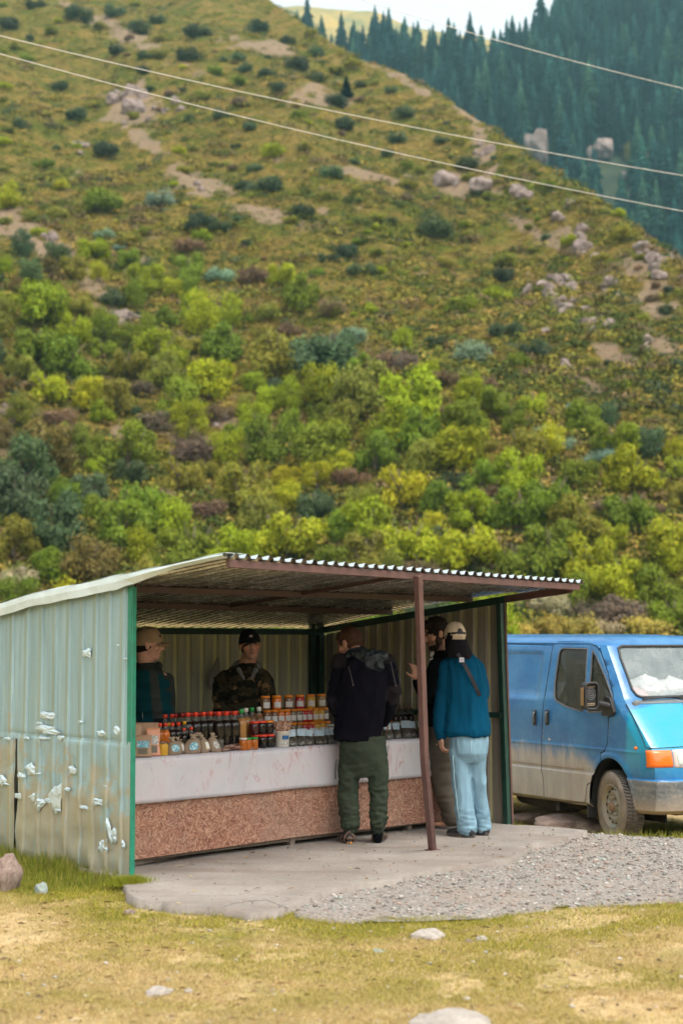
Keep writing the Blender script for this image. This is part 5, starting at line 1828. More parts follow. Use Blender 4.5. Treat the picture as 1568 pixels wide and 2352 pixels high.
for i, (X, w_, l, c_, nm) in enumerate([(808, .47, tan, green_cap, 'tall tan juice bottle with green cap, left one'), (842, .56, tan, white_cap, 'tall tan juice bottle with white cap, left one'), (885, .60, lbrown, green_cap, 'tall juice bottle with green cap, right one'), (938, .62, lbrown, white_cap, 'tall juice bottle with white cap, right one')]):
    put(f'ju{i}', bigb(l, c_), at5(X, w_), nm, 'bottle', sc=(.95, .95, 1.04))
# stacked dark jars
jd = lambda c_, lid, lab=None: (lambda: jar_proto('jar', .040, .10, c_, lid, lab, lidr=1.0))
for i, (X, dz, c_, lid, w_, nm) in enumerate([(903, .102, plum, red_cap, .43, 'plum coloured jar with red lid on top of two small jars'), (957, .102, dark, red_cap, .43, 'dark jar with red lid in the middle of the short stack'), (1013, .102, dark, orange_lid, .43, 'dark jar with orange lid left of the bucket'),
                                             (965, 0, dark, red_cap, .40, 'dark jar with red lid on the counter, left of the bucket'), (1020, 0, dark, red_cap, .40, 'dark jar with red lid touching the bucket'), (915, 0, dark, red_cap, .44, 'dark jar hidden behind the honey jars')]):
    put(f'dj{i}', jd(c_, lid), at5(X, w_, CT, dz), nm, 'jar', sc=(.92, .92, 1.0))
for i, (X, lid, nm) in enumerate([(822, white_cap, 'honey jar with a white lid'), (858, green_cap, 'honey jar with green lid, left of two'), (903, green_cap, 'honey jar with green lid, right of two')]):
    put(f'hj{i}', (lambda lid_=lid: jar_proto('honey_jar', .030, .095, amber, lid_, None)), at5(X, .33), nm, 'jar', sc=(1.05, 1.05, .95))
put('yj', (lambda: jar_proto('jar', .036, .10, yel, clear_m, None)), at5(232, .34), 'yellow jar between the pink pouch and the first burlap sack', 'jar')

# tiers of orange lidded jars
riser = MB().bar(S(1.95, .80, CT + .022), S(2.62, .80, CT + .022), .30, .043, up=UZ)
tag(riser.build('display_board', wood_m, None, tuple(S(2.4, .8, CT))), 'low wooden board carrying the tiers of orange lidded jars', 'board')
TZ = CT + .045
cm = {'b': (lbrown, 'brown'), 'o': (orange, 'orange'), 'g': (grey, 'grey brown'), 'r': (red, 'red'), 'y': (yel, 'yellow'), 'k': (ochre, 'ochre')}
def tier(items, z, w_, h, r_, rowname, dw=.0):
    for i, (X, c_) in enumerate(items):
        c, nm = cm[c_]
        put(f'tier{c_}{h}{r_}', (lambda c__=c: jar_proto('preserve_jar', r_, h, c__, orange_lid, (.16, .56), 84)), at5(X, w_ + (dw if i % 2 else 0), z),
            f'{nm} preserve jar with orange lid, {ORD[i]} from the left in the {rowname}', 'jar', 'orange lidded preserve jars', rz=rnd.uniform(-.35, .35))
tier([(1010, 'b'), (1058, 'b'), (1105, 'b'), (1148, 'o'), (1190, 'g'), (1235, 'b'), (1276, 'r'), (1320, 'r'), (1358, 'y'), (1400, 'y'), (1440, 'k')], TZ, .70, .108, .034, 'bottom tier')
tier([(998, 'b'), (1052, 'b'), (1100, 'o'), (1144, 'o'), (1190, 'g'), (1232, 'g'), (1268, 'r'), (1308, 'r'), (1350, 'y'), (1390, 'y'), (1426, 'g')], TZ + .109, .72, .108, .034, 'middle tier')
tier([(985, 'b'), (1070, 'o'), (1160, 'b'), (1240, 'r'), (1320, 'y'), (1398, 'k')], TZ + .218, .72, .112, .040, 'top tier')
put('solo', (lambda: jar_proto('preserve_jar', .036, .105, lbrown, orange_lid, None)), at5(932, .76, TZ, .085), 'brown jar with orange lid at the left end of the tiers, behind the juice bottles', 'jar')
put('solo2', (lambda: jar_proto('jar', .038, .10, clear_m, white_cap, (.2, .8), 100)), at5(1478, .50, CT + .04), 'clear labelled jar half behind the customer in the black jacket', 'jar')

# burlap sacks
burlap = simple('burlap', (.36, .27, .19), .95, col2=(.28, .205, .14), scale=12, bumps=.6, bscale=130, bdist=.003)
m, nt, bs = newmat('blue_print'); v = coords(nt); f = noise_(nt, v, 55, 4, .8)
nt.links.new(ramp(nt, f, [(.40, (.62, .72, .72)), (.46, (.10, .45, .60)), (.54, (.03, .20, .32)), (.60, (.70, .72, .70))], 'CONSTANT'), bs.inputs['Base Color']); print_m = m
m, nt, bs = newmat('bw_print'); v = coords(nt); f = noise_(nt, v, 70, 4, .8)
nt.links.new(ramp(nt, f, [(.40, (.68, .66, .62)), (.50, (.09, .08, .08)), (.56, (.66, .64, .60))], 'CONSTANT'), bs.inputs['Base Color']); bw_m = m
m, nt, bs = newmat('yellow_print'); v = coords(nt); f = noise_(nt, v, 26, 2, .6)
nt.links.new(ramp(nt, f, [(.42, (.75, .73, .68)), (.52, (.80, .52, .04)), (.60, (.70, .18, .03)), (.66, (.75, .73, .68))], 'CONSTANT'), bs.inputs['Base Color']); yprint_m = m


def sack_proto(w_, h, lab_m, oval, seed):
    e = empty('burlap_sack')
    hw = w_ / 2; secs = []
    for t, a, b in [(0, .80, .50), (.04, .98, .62), (.25, 1.06, .66), (.5, .96, .58), (.68, .70, .44), (.78, .36, .26), (.83, .24, .18), (.88, .34, .22), (.94, .48, .26), (1.0, .50, .22)]:
        secs.append((Vector((.0 + .012 * math.sin(seed + t * 3), .01 * t + .02 * t * t, t * h)), Vector((hw * a, 0, 0)), Vector((0, hw * b * 1.15, 0))))
    mb = MB().loft(secs, 28)
    vv = []
    for i, p in enumerate(mb.v):
        q = Vector(p); t = q.z / h; ang = math.atan2(q.y, q.x)
        amp = (.10 if t > .66 else .035)
        k = 1 + amp * math.sin(ang * (9 if t > .66 else 5) + seed) + .05 * mnoise.noise(q * 22 + Vector((seed, 0, 0)))
        vv.append((q.x * k, q.y * k, q.z + (.012 * mnoise.noise(q * 40 + Vector((0, seed, 0))) if t > .9 else 0)))
    mb.v = vv
    mb.build('cloth_bag', burlap, e)
    MB().lathe([(hw * .25, h * .80), (hw * .30, h * .82), (hw * .25, h * .84)], 14).build('tie', simple('string', (.5, .42, .3), .9), e)
    # printed label hugging the front
    rows = []
    for iz in range(9):
        z = h * (.20 + .40 * iz / 8); t = z / h; row = []
        span = .62 * (math.sqrt(max(0, 1 - ((iz - 4) / 4.4) ** 2)) if oval else .55 + .1)
        import bisect
        A = np.interp(t, [0, .04, .25, .5, .68, .78], [.80, .98, 1.06, .96, .70, .36]) * hw; B = np.interp(t, [0, .04, .25, .5, .68, .78], [.50, .62, .66, .58, .44, .26]) * hw * 1.15
        for k in range(9):
            x = -span * .85 + 2 * span * .85 * k / 8
            a = -PI / 2 + x
            row.append((A * 1.06 * math.cos(a) + .012 * math.sin(seed + t * 3), B * 1.075 * math.sin(a) + .01 * t + .02 * t * t - .003, z))
        rows.append(row)
    MB().grid(rows, 0, True).build('printed_label', lab_m, e)
    return e


for i, (X, wX, hX, lm, ov, nm) in enumerate([(308, 118, 128, print_m, True, 'burlap sack with round blue print, leftmost of the sacks'), (378, 84, 124, yprint_m, False, 'burlap sack with yellow and orange label leaning on the first sack'),
                                            (458, 134, 142, print_m, True, 'largest burlap sack with a round blue print'), (538, 88, 132, yprint_m, False, 'narrow burlap sack with yellow and orange label near the dark bottles'),
                                            (612, 98, 142, bw_m, True, 'burlap sack with black and white print, rightmost of the sacks')]):
    wm = wX * .3105 / FPX * 10.9; hm = hX * .3105 / FPX * 10.9
    p = at5(X, .33 + (.05 if i in (1,) else 0))
    o = sack_proto(wm * .95, hm, lm, ov, i * 2.1 + .3)
    o.location = p; o.rotation_euler = (0, R([-4, -10, -3, -5, 3][i]), RZ - R(30) + [.1, .35, .1, .5, .4][i])
    tag(o, nm, 'sack', 'burlap sacks in the front row')
o = sack_proto(.13, .14, bw_m, True, 9.1); o.location = at5(500, .42); o.rotation_euler = (0, 0, RZ - .4); tag(o, 'burlap sack with black and white print behind the largest sack', 'sack', 'burlap sacks in the front row')

# paper pouches
kraft = simple('kraft_paper', (.47, .30, .19), .7, col2=(.40, .25, .155), scale=10, bumps=.3, bscale=20); pinkp = simple('salmon_foil', (.74, .33, .18), .4, coat=.2, col2=(.66, .27, .15), scale=8)


def pouch(w_, h, dep, mat, lab_m, win, name='paper_pouch'):
    e = empty(name)
    secs = []
    for t in [0, .05, .2, .4, .6, .8, .9, 1.0]:
        d_ = dep * (1 - t) ** .8 * .5 + .002
        k = 1 - .04 * math.sin(t * PI)
        secs.append((Vector((0, .02 * t, t * h)), Vector((w_ / 2 * k, 0, 0)), Vector((0, d_, 0))))
    MB().loft(secs, 24, pw=4.5).build('bag', mat, e)
    def front(x0, x1, z0, z1, off):
        rows = []
        for z in np.linspace(z0, z1, 5):
            t = z / h; d_ = dep * (1 - t) ** .8 * .5 + .002
            rows.append([(x, .02 * t - d_ - off, z) for x in np.linspace(x0, x1, 5)])
        return MB().grid(rows, 0, True)
    if win: front(-w_ * .26, w_ * .26, h * .10, h * .36, .0025).build('window', simple('dried_tea', (.10, .08, .05), .5, col2=(.20, .17, .12), scale=120), e)
    if lab_m: front(-w_ * .34, w_ * .34, h * .40, h * .72, .0035).build('printed_label', lab_m, e)
    return e


def putp(o, X, w_, nm, rz=0, tilt=0, dz=0):
    o.location = at5(X, w_, CT, dz); o.rotation_euler = (R(tilt), 0, RZ - R(38) + rz); tag(o, nm, 'pouch')


putp(pouch(.125, .16, .07, kraft, print_m, True), 82, .32, 'kraft paper pouch with blue label and window at the left end of the counter', 0, -14)
putp(pouch(.10, .20, .05, pinkp, bw_m, True), 160, .36, 'tall salmon pink stand up pouch beside the kraft pouch', .1, -8)
putp(pouch(.16, .235, .05, kraft, None, False), 112, .43, 'large plain kraft pouch standing behind the pink pouch', .0, -8)
putp(pouch(.12, .235, .05, kraft, None, False), 15, .40, 'plain brown pouch half hidden by the green corner post', .2, -8)

# stacked clear cups and flat packets
e = empty('plastic_cups', at5(655, .34)); MB().lathe([(.020, 0), (.026, .03), (.021, .031), (.027, .058), (.022, .059), (.028, .088)], 14, capt=False).build('cups', clear_m, e); tag(e, 'small stack of clear plastic cups beside the last burlap sack', 'cups')
pk1 = simple('fruit_leather', (.16, .03, .025), .25, coat=.6, col2=(.42, .25, .16), scale=30); pk2 = glossy('shiny_wrap', (.36, .30, .27), .12, .8)
rr = random.Random(5)
for i in range(7):
    X = 690 + 24 * i; mb = MB(); L = rr.uniform(.10, .15)
    c = at5(X, .34 + .03 * (i % 2)); a = RZ + rr.uniform(-.5, .5)
    R3 = Matrix.Rotation(a, 3, 'Z'); dirv = R3 @ Vector((1, 0, 0)); sv_ = R3 @ Vector((0, 1, 0)); z0 = .012 + .012 * (i % 3)
    for k in range(3):
        p0 = c + sv_ * (k - 1) * .018 + UZ * z0
        mb.tube([p0 - dirv * L / 2, p0 + UZ * .002, p0 + dirv * L / 2], .009, 7, k % 2)
    tag(mb.build('fruit_roll_packet', [pk1, pk2], None, tuple(c)), f'flat shiny packet of dark rolls, {ORD[i]} from the left between the sacks and honey jars', 'packet', 'flat packets of fruit rolls')

# bucket with nut sticks
e = empty('plastic_bucket', at5(1112, .38)); tag(e, 'white plastic bucket with a small blue label', 'bucket')
wp = glossy('white_plastic', (.66, .62, .54), .35, .1)
br = .057
MB().lathe([(br * .88, 0), (br * .9, .005), (br * .99, .108), (br * 1.04, .110), (br * 1.04, .120), (br * .97, .120), (br * .86, .01)], 28, capb=True, capt=True).build('tub', wp, e)
labelpatch(br * .965 + .003, .058, .088, 60, None, 14).build('blue_label', simple('blue_sticker', (.02, .11, .30), .4), e)
labelpatch(br * .93 + .0035, .018, .05, 60, None, 10).build('lower_print', bw_m, e)
e.rotation_euler = (0, 0, RZ - R(28))
stickm = simple('nut_sticks', (.30, .13, .075), .5, col2=(.72, .50, .38), scale=38, bumps=.5, bscale=60, bdist=.004)
for i in range(34):
    a = rr.uniform(0, 6.28); r_ = rr.uniform(0, .042); t = rr.uniform(.0, .35)
    base = Vector((math.cos(a) * r_ * .6, math.sin(a) * r_ * .6, .05)); top = Vector((math.cos(a) * (r_ + .03 * rr.random() + .008), math.sin(a) * (r_ + .03 * rr.random() + .008), rr.uniform(.145, .19)))
    mb = MB(); n = 7; P = [base.lerp(top, k / (n - 1)) for k in range(n)]; mb.tube(P, [.0055 + .0012 * math.sin(k * 2.6) for k in range(n)], 6)
    hook = [top, top + Vector((.006, 0, .010)), top + Vector((.013, 0, .002))]
    mb.tube(hook, .0045, 5)
    o = mb.build('nut_stick', stickm); o.matrix_world = Matrix.Translation(e.location) @ Matrix.Rotation(RZ - R(28), 4, 'Z')
    tag(o, 'brown and cream streaked nut stick standing in the white bucket', 'snack stick', 'sticks in the white bucket')

# bags of dried herbs
m, nt, bs = newmat('herb_bag'); v = coords(nt); f = noise_(nt, v, 90, 4, .7)
nt.links.new(ramp(nt, f, [(.38, (.025, .022, .018)), (.52, (.075, .065, .05)), (.66, (.18, .16, .12))]), bs.inputs['Base Color']); bs.inputs['Roughness'].default_value = .4
bs.inputs['Coat Weight'].default_value = .9; bs.inputs['Coat Roughness'].default_value = .08
bump(nt, bs, noise_(nt, v, 16, 3, .6), .8, .02); herb_m = m
head_m = glossy('clear_header', (.46, .60, .70), .18, .6)


def herbbag(w_, h, seed):
    e = empty('herb_bag')
    rs_ = random.Random(seed); secs = []
    for t, a, d_ in [(0, .72, .30), (.05, .95, .46), (.2, 1.05, .52), (.42, .95, .42), (.6, .72, .24), (.66, .68, .10)]:
        secs.append((Vector((0, .01 + .34 * h * t, t * h)), Vector((w_ / 2 * a, 0, 0)), Vector((0, w_ * d_ * .7, 0))))
    mb = MB().loft(secs, 24)
    mb.v = [tuple(Vector(p) * (1 + .05 * mnoise.noise(Vector(p) * 30 + Vector((seed, 0, 0))))) for p in mb.v]
    mb.build('filled_bag', herb_m, e)
    rows = []
    for j in range(7):
        t = .60 + .42 * j / 6
        rows.append([(w_ / 2 * .74 * (k / 4 - 1) * (1 + .05 * j / 6) , .005 + .34 * h * t + .004 * math.sin(k * 1.7 + j + seed) - .012, t * h) for k in range(9)])
    MB().grid(rows, 0, True).build('folded_header', head_m, e)
    return e


def pb(px, w_, wpx, hpx, nm, rz=0, seed=0, lean=-6):
    u, _ = SW(px, 1700, w_); p = S(u, w_, CT)
    wm = wpx / FPX * p.y; hm = hpx / FPX * p.y
    o = herbbag(wm, hm * 1.02, seed); o.location = p; o.rotation_euler = (R(lean), R(rnd.uniform(-4, 4)), RZ - R(30) + rz); tag(o, nm, 'herb bag', 'plastic bags of dried herbs')


for i, (X, wX, hX) in enumerate([(1195, 88, 118), (1245, 80, 122), (1303, 84, 112), (1385, 100, 104), (1445, 84, 108), (1502, 74, 106)]):
    px, py = V5(X, 0)
    pb(px, .34, wX * .3105, hX * .3105, f'clear bag of dark dried herbs, {ORD[i]} to the right of the white bucket', rnd.uniform(-.3, .3), i, -8)
for i, (x7, w7, h7) in enumerate([(330, 250, 400), (510, 230, 380), (740, 290, 420), (960, 240, 390), (1150, 240, 380)]):
    pb(863 + x7 * .0937, .36, w7 * .0937, h7 * .0937, f'bag of dark dried herbs, {ORD[i]} to the right of the customer in black jacket', rnd.uniform(-.3, .3), 20 + i, -8)
for i, x7 in enumerate([480, 600, 735, 860]):
    u, _ = SW(863 + x7 * .0937, 1650, .62)
    put('rb', (lambda: bottle_proto('drink_bottle', .038, .235, dbrown, brown_cap)), S(u, .62, CT), f'brown bottle, {ORD[i]} from the left behind the right hand herb bags', 'bottle', 'brown bottles behind the right hand bags')
u, _ = SW(890, 1650, .60); put('ro', smb(orange, red_cap), S(u, .58, CT), 'orange bottle beside the sleeve of the black jacket', 'bottle', sc=1.0)
u, _ = SW(913, 1660, .50); mb = MB().box(S(u, .52, CT + .115), (.17, .11, .022), Matrix.Rotation(RZ, 3, 'Z')); tag(mb.build('foam_tray', wp, None, tuple(S(u, .5, CT)), .004), 'white flat tray resting on top of the right hand herb bags', 'tray')

# things hanging at the back
mb = MB(); P = [S(1.62, 2.2, 1.70), S(1.63, 2.2, 1.60), S(1.60, 2.2, 1.50), S(1.66, 2.2, 1.44), S(1.72, 2.2, 1.40)]
mb.tube(P, .004, 6); tag(mb.build('hanging_cord', simple('cord_dark', (.06, .05, .04), .7), None, tuple(P[0])), 'thin dark cord hanging from the back beam between the two sellers', 'cord')
# ------------------------------------------------------------------ the blue van
TH = R(32); vh = Vector((math.sin(TH), -math.cos(TH), 0)); vn = Vector((-vh.y, vh.x, 0))
GZ = -.37
HUB = DP(1409, 1846, 14.6)
VO = HUB - vh * 0 + vn * .93; VO = Vector((VO.x, VO.y, GZ))
VM = Matrix((vh, vn, UZ)).transposed()          # local -> world rotation
van = empty('parked_van', VO, math.atan2(vh.y, vh.x))
tag(van, 'old blue panel van with muddy lower sides parked on the right', 'van')


def zz(x, y): return ((1220 + x / 3.2197) * .9185, (1550 + y / 3.2197) * .9185)


def VY(x, y, Yl):
    """zoom pixel -> local (X, Z) on the upright plane Y = Yl"""
    d = ray(*zz(x, y)); n = vn
    p0 = VO + vn * Yl
    t = (p0 - CAM).dot(n) / d.dot(n); p = CAM + d * t - VO
    return p.dot(vh), p.z


ZT = [.30, .34, .60, .615, .63, .72, .91, .96, 1.10, 1.22, 1.32, 1.36, 1.40, 1.60, 1.80, 1.88, 1.92, 1.96, 1.98, 1.985]
XS = [.30, .36, .40, .40, .40, .42, .40, .36, .26, .16, .06, .02, .00, -.12, -.25, -.31, -.42, -.62, -1.0, -1.2]
XF = [.60, .66, .70, .70, .645, .63, .59, .54, .42, .32, .23, .19, .16, .03, -.11, -.17, -.24, -.36, -.6, -.9]
HW = [.90, .955, .965, .965, .952, .955, .958, .958, .955, .952, .940, .930, .920, .885, .850, .830, .780, .66, .40, .20]
XR = -3.15
PW = 3.6


def vt(z, T): return float(np.interp(z, ZT, T))


def VS(x, y):
    Yl = -.95
    for _ in range(6):
        X, Z = VY(x, y, Yl); Yl = -vt(Z, HW)
    return X, Z


def fx(Y, z):
    hw = vt(z, HW); xs = vt(z, XS); xf = vt(z, XF)
    q = max(0, 1 - min(1, abs(Y) / hw) ** PW)
    return xs + (xf - xs) * q ** (1 / PW)


def boxmask(X, z, x0, x1, z0, z1, s_=.02):
    return float(sstep(x0 - s_, x0 + s_, X) * (1 - sstep(x1 - s_, x1 + s_, X)) * sstep(z0 - s_, z0 + s_, z) * (1 - sstep(z1 - s_, z1 + s_, z)))


RX0, RZ0 = -2.9, 1.32
rxa, _ = VS(455, 300); 
def side_y(X, z):
    y = vt(z, HW)
    y -= .016 * boxmask(X, z, -2.95, rxa - .04, 1.34, 1.79, .014)
    y += .007 * math.exp(-((z - .875) / .010) ** 2) - .006 * math.exp(-((z - .64) / .010) ** 2)
    a = min(math.hypot((X + .01) / .30, (z - .36) / .435), math.hypot((X + 2.36) / .30, (z - .36) / .435))
    y += .016 * math.exp(-((a - 1.05) / .07) ** 2)
    return y


# perimeter stations (right half), mirrored
zs = sorted(set([.30, .34] + list(np.arange(.36, 1.90, .0205)) + [.615, .63, 1.9, 1.92, 1.945, 1.96, 1.972, 1.98, 1.985]))
def ring(z):
    hw = vt(z, HW); xs = vt(z, XS)
    pts = []
    # front centre -> right corner
    for k in range(17):
        a = PI / 2 * k / 16
        Y = -hw * math.sin(a) ** (1.0) if k < 16 else -hw
        Y = -hw * min(1, (k / 16) ** .75) if k else 0
        pts.append((fx(Y, z), Y))
    pts[-1] = (xs, -side_y(xs, z))
    for X in np.linspace(xs, XR + .12, 110)[1:]:
        pts.append((X, -side_y(X, z)))
    for k in range(1, 7):
        a = PI / 2 * k / 6
        pts.append((XR + .12 - .12 * math.sin(a), -(hw - .10) - .10 * math.cos(a)))
    pts.append((XR, 0))
    return pts


rows = []
for z in zs:
    r_ = ring(z)
    full = r_ + [(x, -y) for x, y in r_[-2:0:-1]]
    rows.append([(x, y, z) for x, y in full])
mb = MB(); mb.grid(rows, 0, True, closed=True)
nc = len(rows[0])
o_ = (len(rows) - 1) * nc
mb.f.append(tuple(o_ + k for k in range(nc))); mb.m.append(0); mb.s.append(True)

m, nt, bs = newmat('blue_van_paint')
v = coords(nt); sp = nt.nodes.new('ShaderNodeSeparateXYZ'); nt.links.new(v, sp.inputs[0]); X_, Y_, Z_ = sp.outputs
n1 = noise_(nt, v, 2.4, 6, .7); n2 = noise_(nt, coords(nt, (6, 6, 1.6)), 2.2, 5, .7); n3 = noise_(nt, v, 28, 4, .7)
z_e = math_(nt, 'ADD', math_(nt, 'SUBTRACT', .885, Z_), math_(nt, 'MULTIPLY', math_(nt, 'SUBTRACT', n2, .5), .30))
x_e = math_(nt, 'ADD', math_(nt, 'ADD', math_(nt, 'SUBTRACT', -.02, X_), math_(nt, 'MULTIPLY', math_(nt, 'SUBTRACT', .62, Z_), 1.3)), math_(nt, 'MULTIPLY', math_(nt, 'SUBTRACT', n1, .5), .35))
dm = math_(nt, 'MULTIPLY', ramp(nt, math_(nt, 'MULTIPLY', z_e, 3.0), [(.0, .04), (.12, .35), (.45, .90)]), ramp(nt, math_(nt, 'MULTIPLY', x_e, 3.0), [(0, 0), (.7, 1)]))
dm = math_(nt, 'MAXIMUM', dm, math_(nt, 'MULTIPLY', ramp(nt, n3, [(.55, 0), (.75, .35)]), ramp(nt, Z_, [(.5, 1), (1.0, .3)])))
blue = mix(nt, ramp(nt, n1, [(.35, 0), (.65, 1)]), (.0, .105, .31), (.002, .165, .40))
# brighter cyan on the bonnet: lighter reflection painted into the cleaner paint
hp = math_(nt, 'MULTIPLY', ramp(nt, math_(nt, 'ADD', X_, math_(nt, 'MULTIPLY', math_(nt, 'SUBTRACT', n1, .5), .16)), [(.20, 0), (.24, 1)]), ramp(nt, math_(nt, 'ADD', Z_, math_(nt, 'MULTIPLY', n1, .12)), [(.70, .0), (.98, 1)]))
hp = math_(nt, 'MULTIPLY', hp, ramp(nt, math_(nt, 'ADD', Y_, math_(nt, 'MULTIPLY', n1, .5)), [(-.9, 1), (-.32, 0)]))
blue = mix(nt, hp, blue, (.0, .31, .50))
dcol_ = ramp(nt, n2, [(.3, (.36, .29, .225)), (.7, (.50, .42, .34))])
c_ = mix(nt, dm, blue, dcol_)
# dust on top of bonnet and roof
c_ = mix(nt, ramp(nt, n1, [(.4, .0), (.8, .35)]), c_, (.14, .27, .40))
nt.links.new(c_, bs.inputs['Base Color'])
nt.links.new(ramp(nt, dm, [(0, .30), (1, .9)]), bs.inputs['Roughness']); bs.inputs['Coat Weight'].default_value = .25; bs.inputs['Coat Roughness'].default_value = .15
nt.links.new(ramp(nt, dm, [(0, .35), (.6, 0)]), bs.inputs['Coat Weight'])
bump(nt, bs, n1, .08, .02)
paint_m = m
vdark = simple('van_interior_dark', (.035, .035, .035), .8)
vblack = simple('black_trim', (.022, .022, .024), .55, bumps=.1)
m, nt, bs = newmat('scraped_bumper'); v = coords(nt); n1 = noise_(nt, coords(nt, (1, 1, 3)), 3.5, 6, .75); n2 = noise_(nt, v, 30, 5, .75); sp = nt.nodes.new('ShaderNodeSeparateXYZ'); nt.links.new(v, sp.inputs[0])
cc = ramp(nt, n1, [(.32, (.05, .065, .085)), (.5, (.15, .17, .19)), (.68, (.30, .27, .235))])
cc = mix(nt, ramp(nt, n2, [(.5, 0), (.7, .5)]), cc, (.38, .36, .34))
cc = mix(nt, ramp(nt, math_(nt, 'ADD', sp.outputs['Z'], math_(nt, 'MULTIPLY', n1, .2)), [(.44, .75), (.58, 0)]), cc, (.36, .29, .22))
nt.links.new(cc, bs.inputs['Base Color']); bs.inputs['Roughness'].default_value = .6; bumper_m = m

me = mb.mesh('shell', [paint_m, vdark], recalc=True)
bm = bmesh.new(); bm.from_mesh(me); bpy.data.meshes.remove(me)


def inpoly(poly, x, y):
    c = False; j_ = len(poly) - 1
    for i_ in range(len(poly)):
        xi, yi = poly[i_]; xj, yj = poly[j_]
        if (yi > y) != (yj > y) and x < (xj - xi) * (y - yi) / (yj - yi) + xi: c = not c
        j_ = i_
    return c


def cut_region(poly, front=False, sides=(-1, 1)):
    """poly in (X, Z) for the sides, in (Y, Z) for the front; faces are split along its outline and the inside removed"""
    u0 = min(p[0] for p in poly) - .03; u1 = max(p[0] for p in poly) + .03; v0 = min(p[1] for p in poly) - .03; v1 = max(p[1] for p in poly) + .03
    for sg in ((0,) if front else sides):
        def sel(f):
            c = f.calc_center_median()
            if front: return c.x > vt(c.z, XS) - .02 and u0 < c.y < u1 and v0 < c.z < v1 and c.x > -.9
            return c.y * sg > .25 and abs(f.normal.y) > .04 and u0 - .09 < c.x < u1 + .09 and v0 - .03 < c.z < v1 + .03
        for k in range(len(poly)):
            a = poly[k]; b = poly[(k + 1) % len(poly)]; dx, dz = b[0] - a[0], b[1] - a[1]
            if math.hypot(dx, dz) < 1e-5: continue
            no = (0, -dz, dx) if front else (-dz, 0, dx); co = (0, a[0], a[1]) if front else (a[0], 0, a[1])
            fs_ = [f for f in bm.faces if sel(f)]
            g_ = set(fs_)
            for f in fs_: g_.update(f.edges); g_.update(f.verts)
            bmesh.ops.bisect_plane(bm, geom=list(g_), plane_co=co, plane_no=Vector(no).normalized(), dist=1e-5)
        dele = [f for f in bm.faces if sel(f) and inpoly(poly, f.calc_center_median().y if front else f.calc_center_median().x, f.calc_center_median().z)]
        bmesh.ops.delete(bm, geom=dele, context='FACES')


# openings
A = [VS(*p) for p in [(600, 232), (800, 236), (786, 470), (762, 742), (690, 722), (620, 697), (548, 655), (533, 625), (535, 520), (548, 420), (567, 290), (580, 248)]]
B = [VS(*p) for p in [(842, 250), (872, 300), (940, 455), (995, 612), (1000, 640), (985, 690), (960, 742), (800, 745), (815, 560), (830, 380)]]
WSP = [(-.745, 1.395), (-.70, 1.375), (.70, 1.375), (.745, 1.395), (.765, 1.45), (.725, 1.75), (.69, 1.845), (.64, 1.865), (-.64, 1.865), (-.69, 1.845), (-.725, 1.75), (-.765, 1.45)]
cut_region(A); cut_region(B); cut_region(WSP, True)
for xc in (0, -2.35):
    cut_region([(xc - .01 + .30 * math.cos(2 * PI * k / 32), .36 + .435 * math.sin(2 * PI * k / 32)) for k in range(32)])


def gap(zp, w_=.0085):
    P = [VS(*p) for p in zp]
    for a, b in zip(P[:-1], P[1:]):
        dx, dz = b[0] - a[0], b[1] - a[1]; L = math.hypot(dx, dz); nx, nz = -dz / L * w_ / 2, dx / L * w_ / 2; ex, ez = dx / L * .004, dz / L * .004
        cut_region([(a[0] - ex + nx, a[1] - ez + nz), (b[0] + ex + nx, b[1] + ez + nz), (b[0] + ex - nx, b[1] + ez - nz), (a[0] - ex - nx, a[1] - ez - nz)])


gap([(524, 205), (470, 520), (440, 760), (432, 930), (430, 1190), (445, 1290), (483, 1455)])
gap([(524, 205), (560, 180), (800, 186), (875, 208), (905, 260), (960, 430), (1005, 610), (1008, 760), (970, 785), (964, 900), (962, 985), (940, 1060), (905, 1075), (930, 1260)])
gap([(300, 1435), (483, 1455), (600, 1468), (786, 1478), (800, 1330), (920, 1270)])
gap([(150, 195), (524, 205)])
# split into islands -> body, doors, bumper
bm.faces.ensure_lookup_table(); bm.faces.index_update()
fs = [f for f in bm.faces if f.calc_center_median().z < .617 and f.calc_center_median().x > .12]
bmesh.ops.split(bm, geom=fs)
bm.faces.ensure_lookup_table(); bm.faces.index_update(); bm.verts.index_update(); seen = set(); isl = []
for f in bm.faces:
    if f.index in seen: continue
    st = [f]; seen.add(f.index); cur = []
    while st:
        g_ = st.pop(); cur.append(g_)
        for e in g_.edges:
            for h_ in e.link_faces:
                if h_.index not in seen: seen.add(h_.index); st.append(h_)
    isl.append(cur)
isl.sort(key=len, reverse=True)
groups = {'body': [], 'door': [], 'door2': [], 'bumper': []}
bodydone = False
for cur in isl:
    c_ = Vector((0, 0, 0))
    for f in cur: c_ += f.calc_center_median()
    c_ /= len(cur)
    mx = max(v_.co.x for f in cur for v_ in f.verts); mn = min(v_.co.x for f in cur for v_ in f.verts); mz = max(v_.co.z for f in cur for v_ in f.verts)
    if mz < .64 and mn > .05: groups['bumper'].append(cur)
    elif mn > -1.5 and mx < .35 and len(cur) > 60 and abs(c_.y) > .6: groups['door' if c_.y < 0 else 'door2'].append(cur)
    else: groups['body'].append(cur)
print({k: [len(x) for x in v_][:5] for k, v_ in groups.items()})
VP = {}
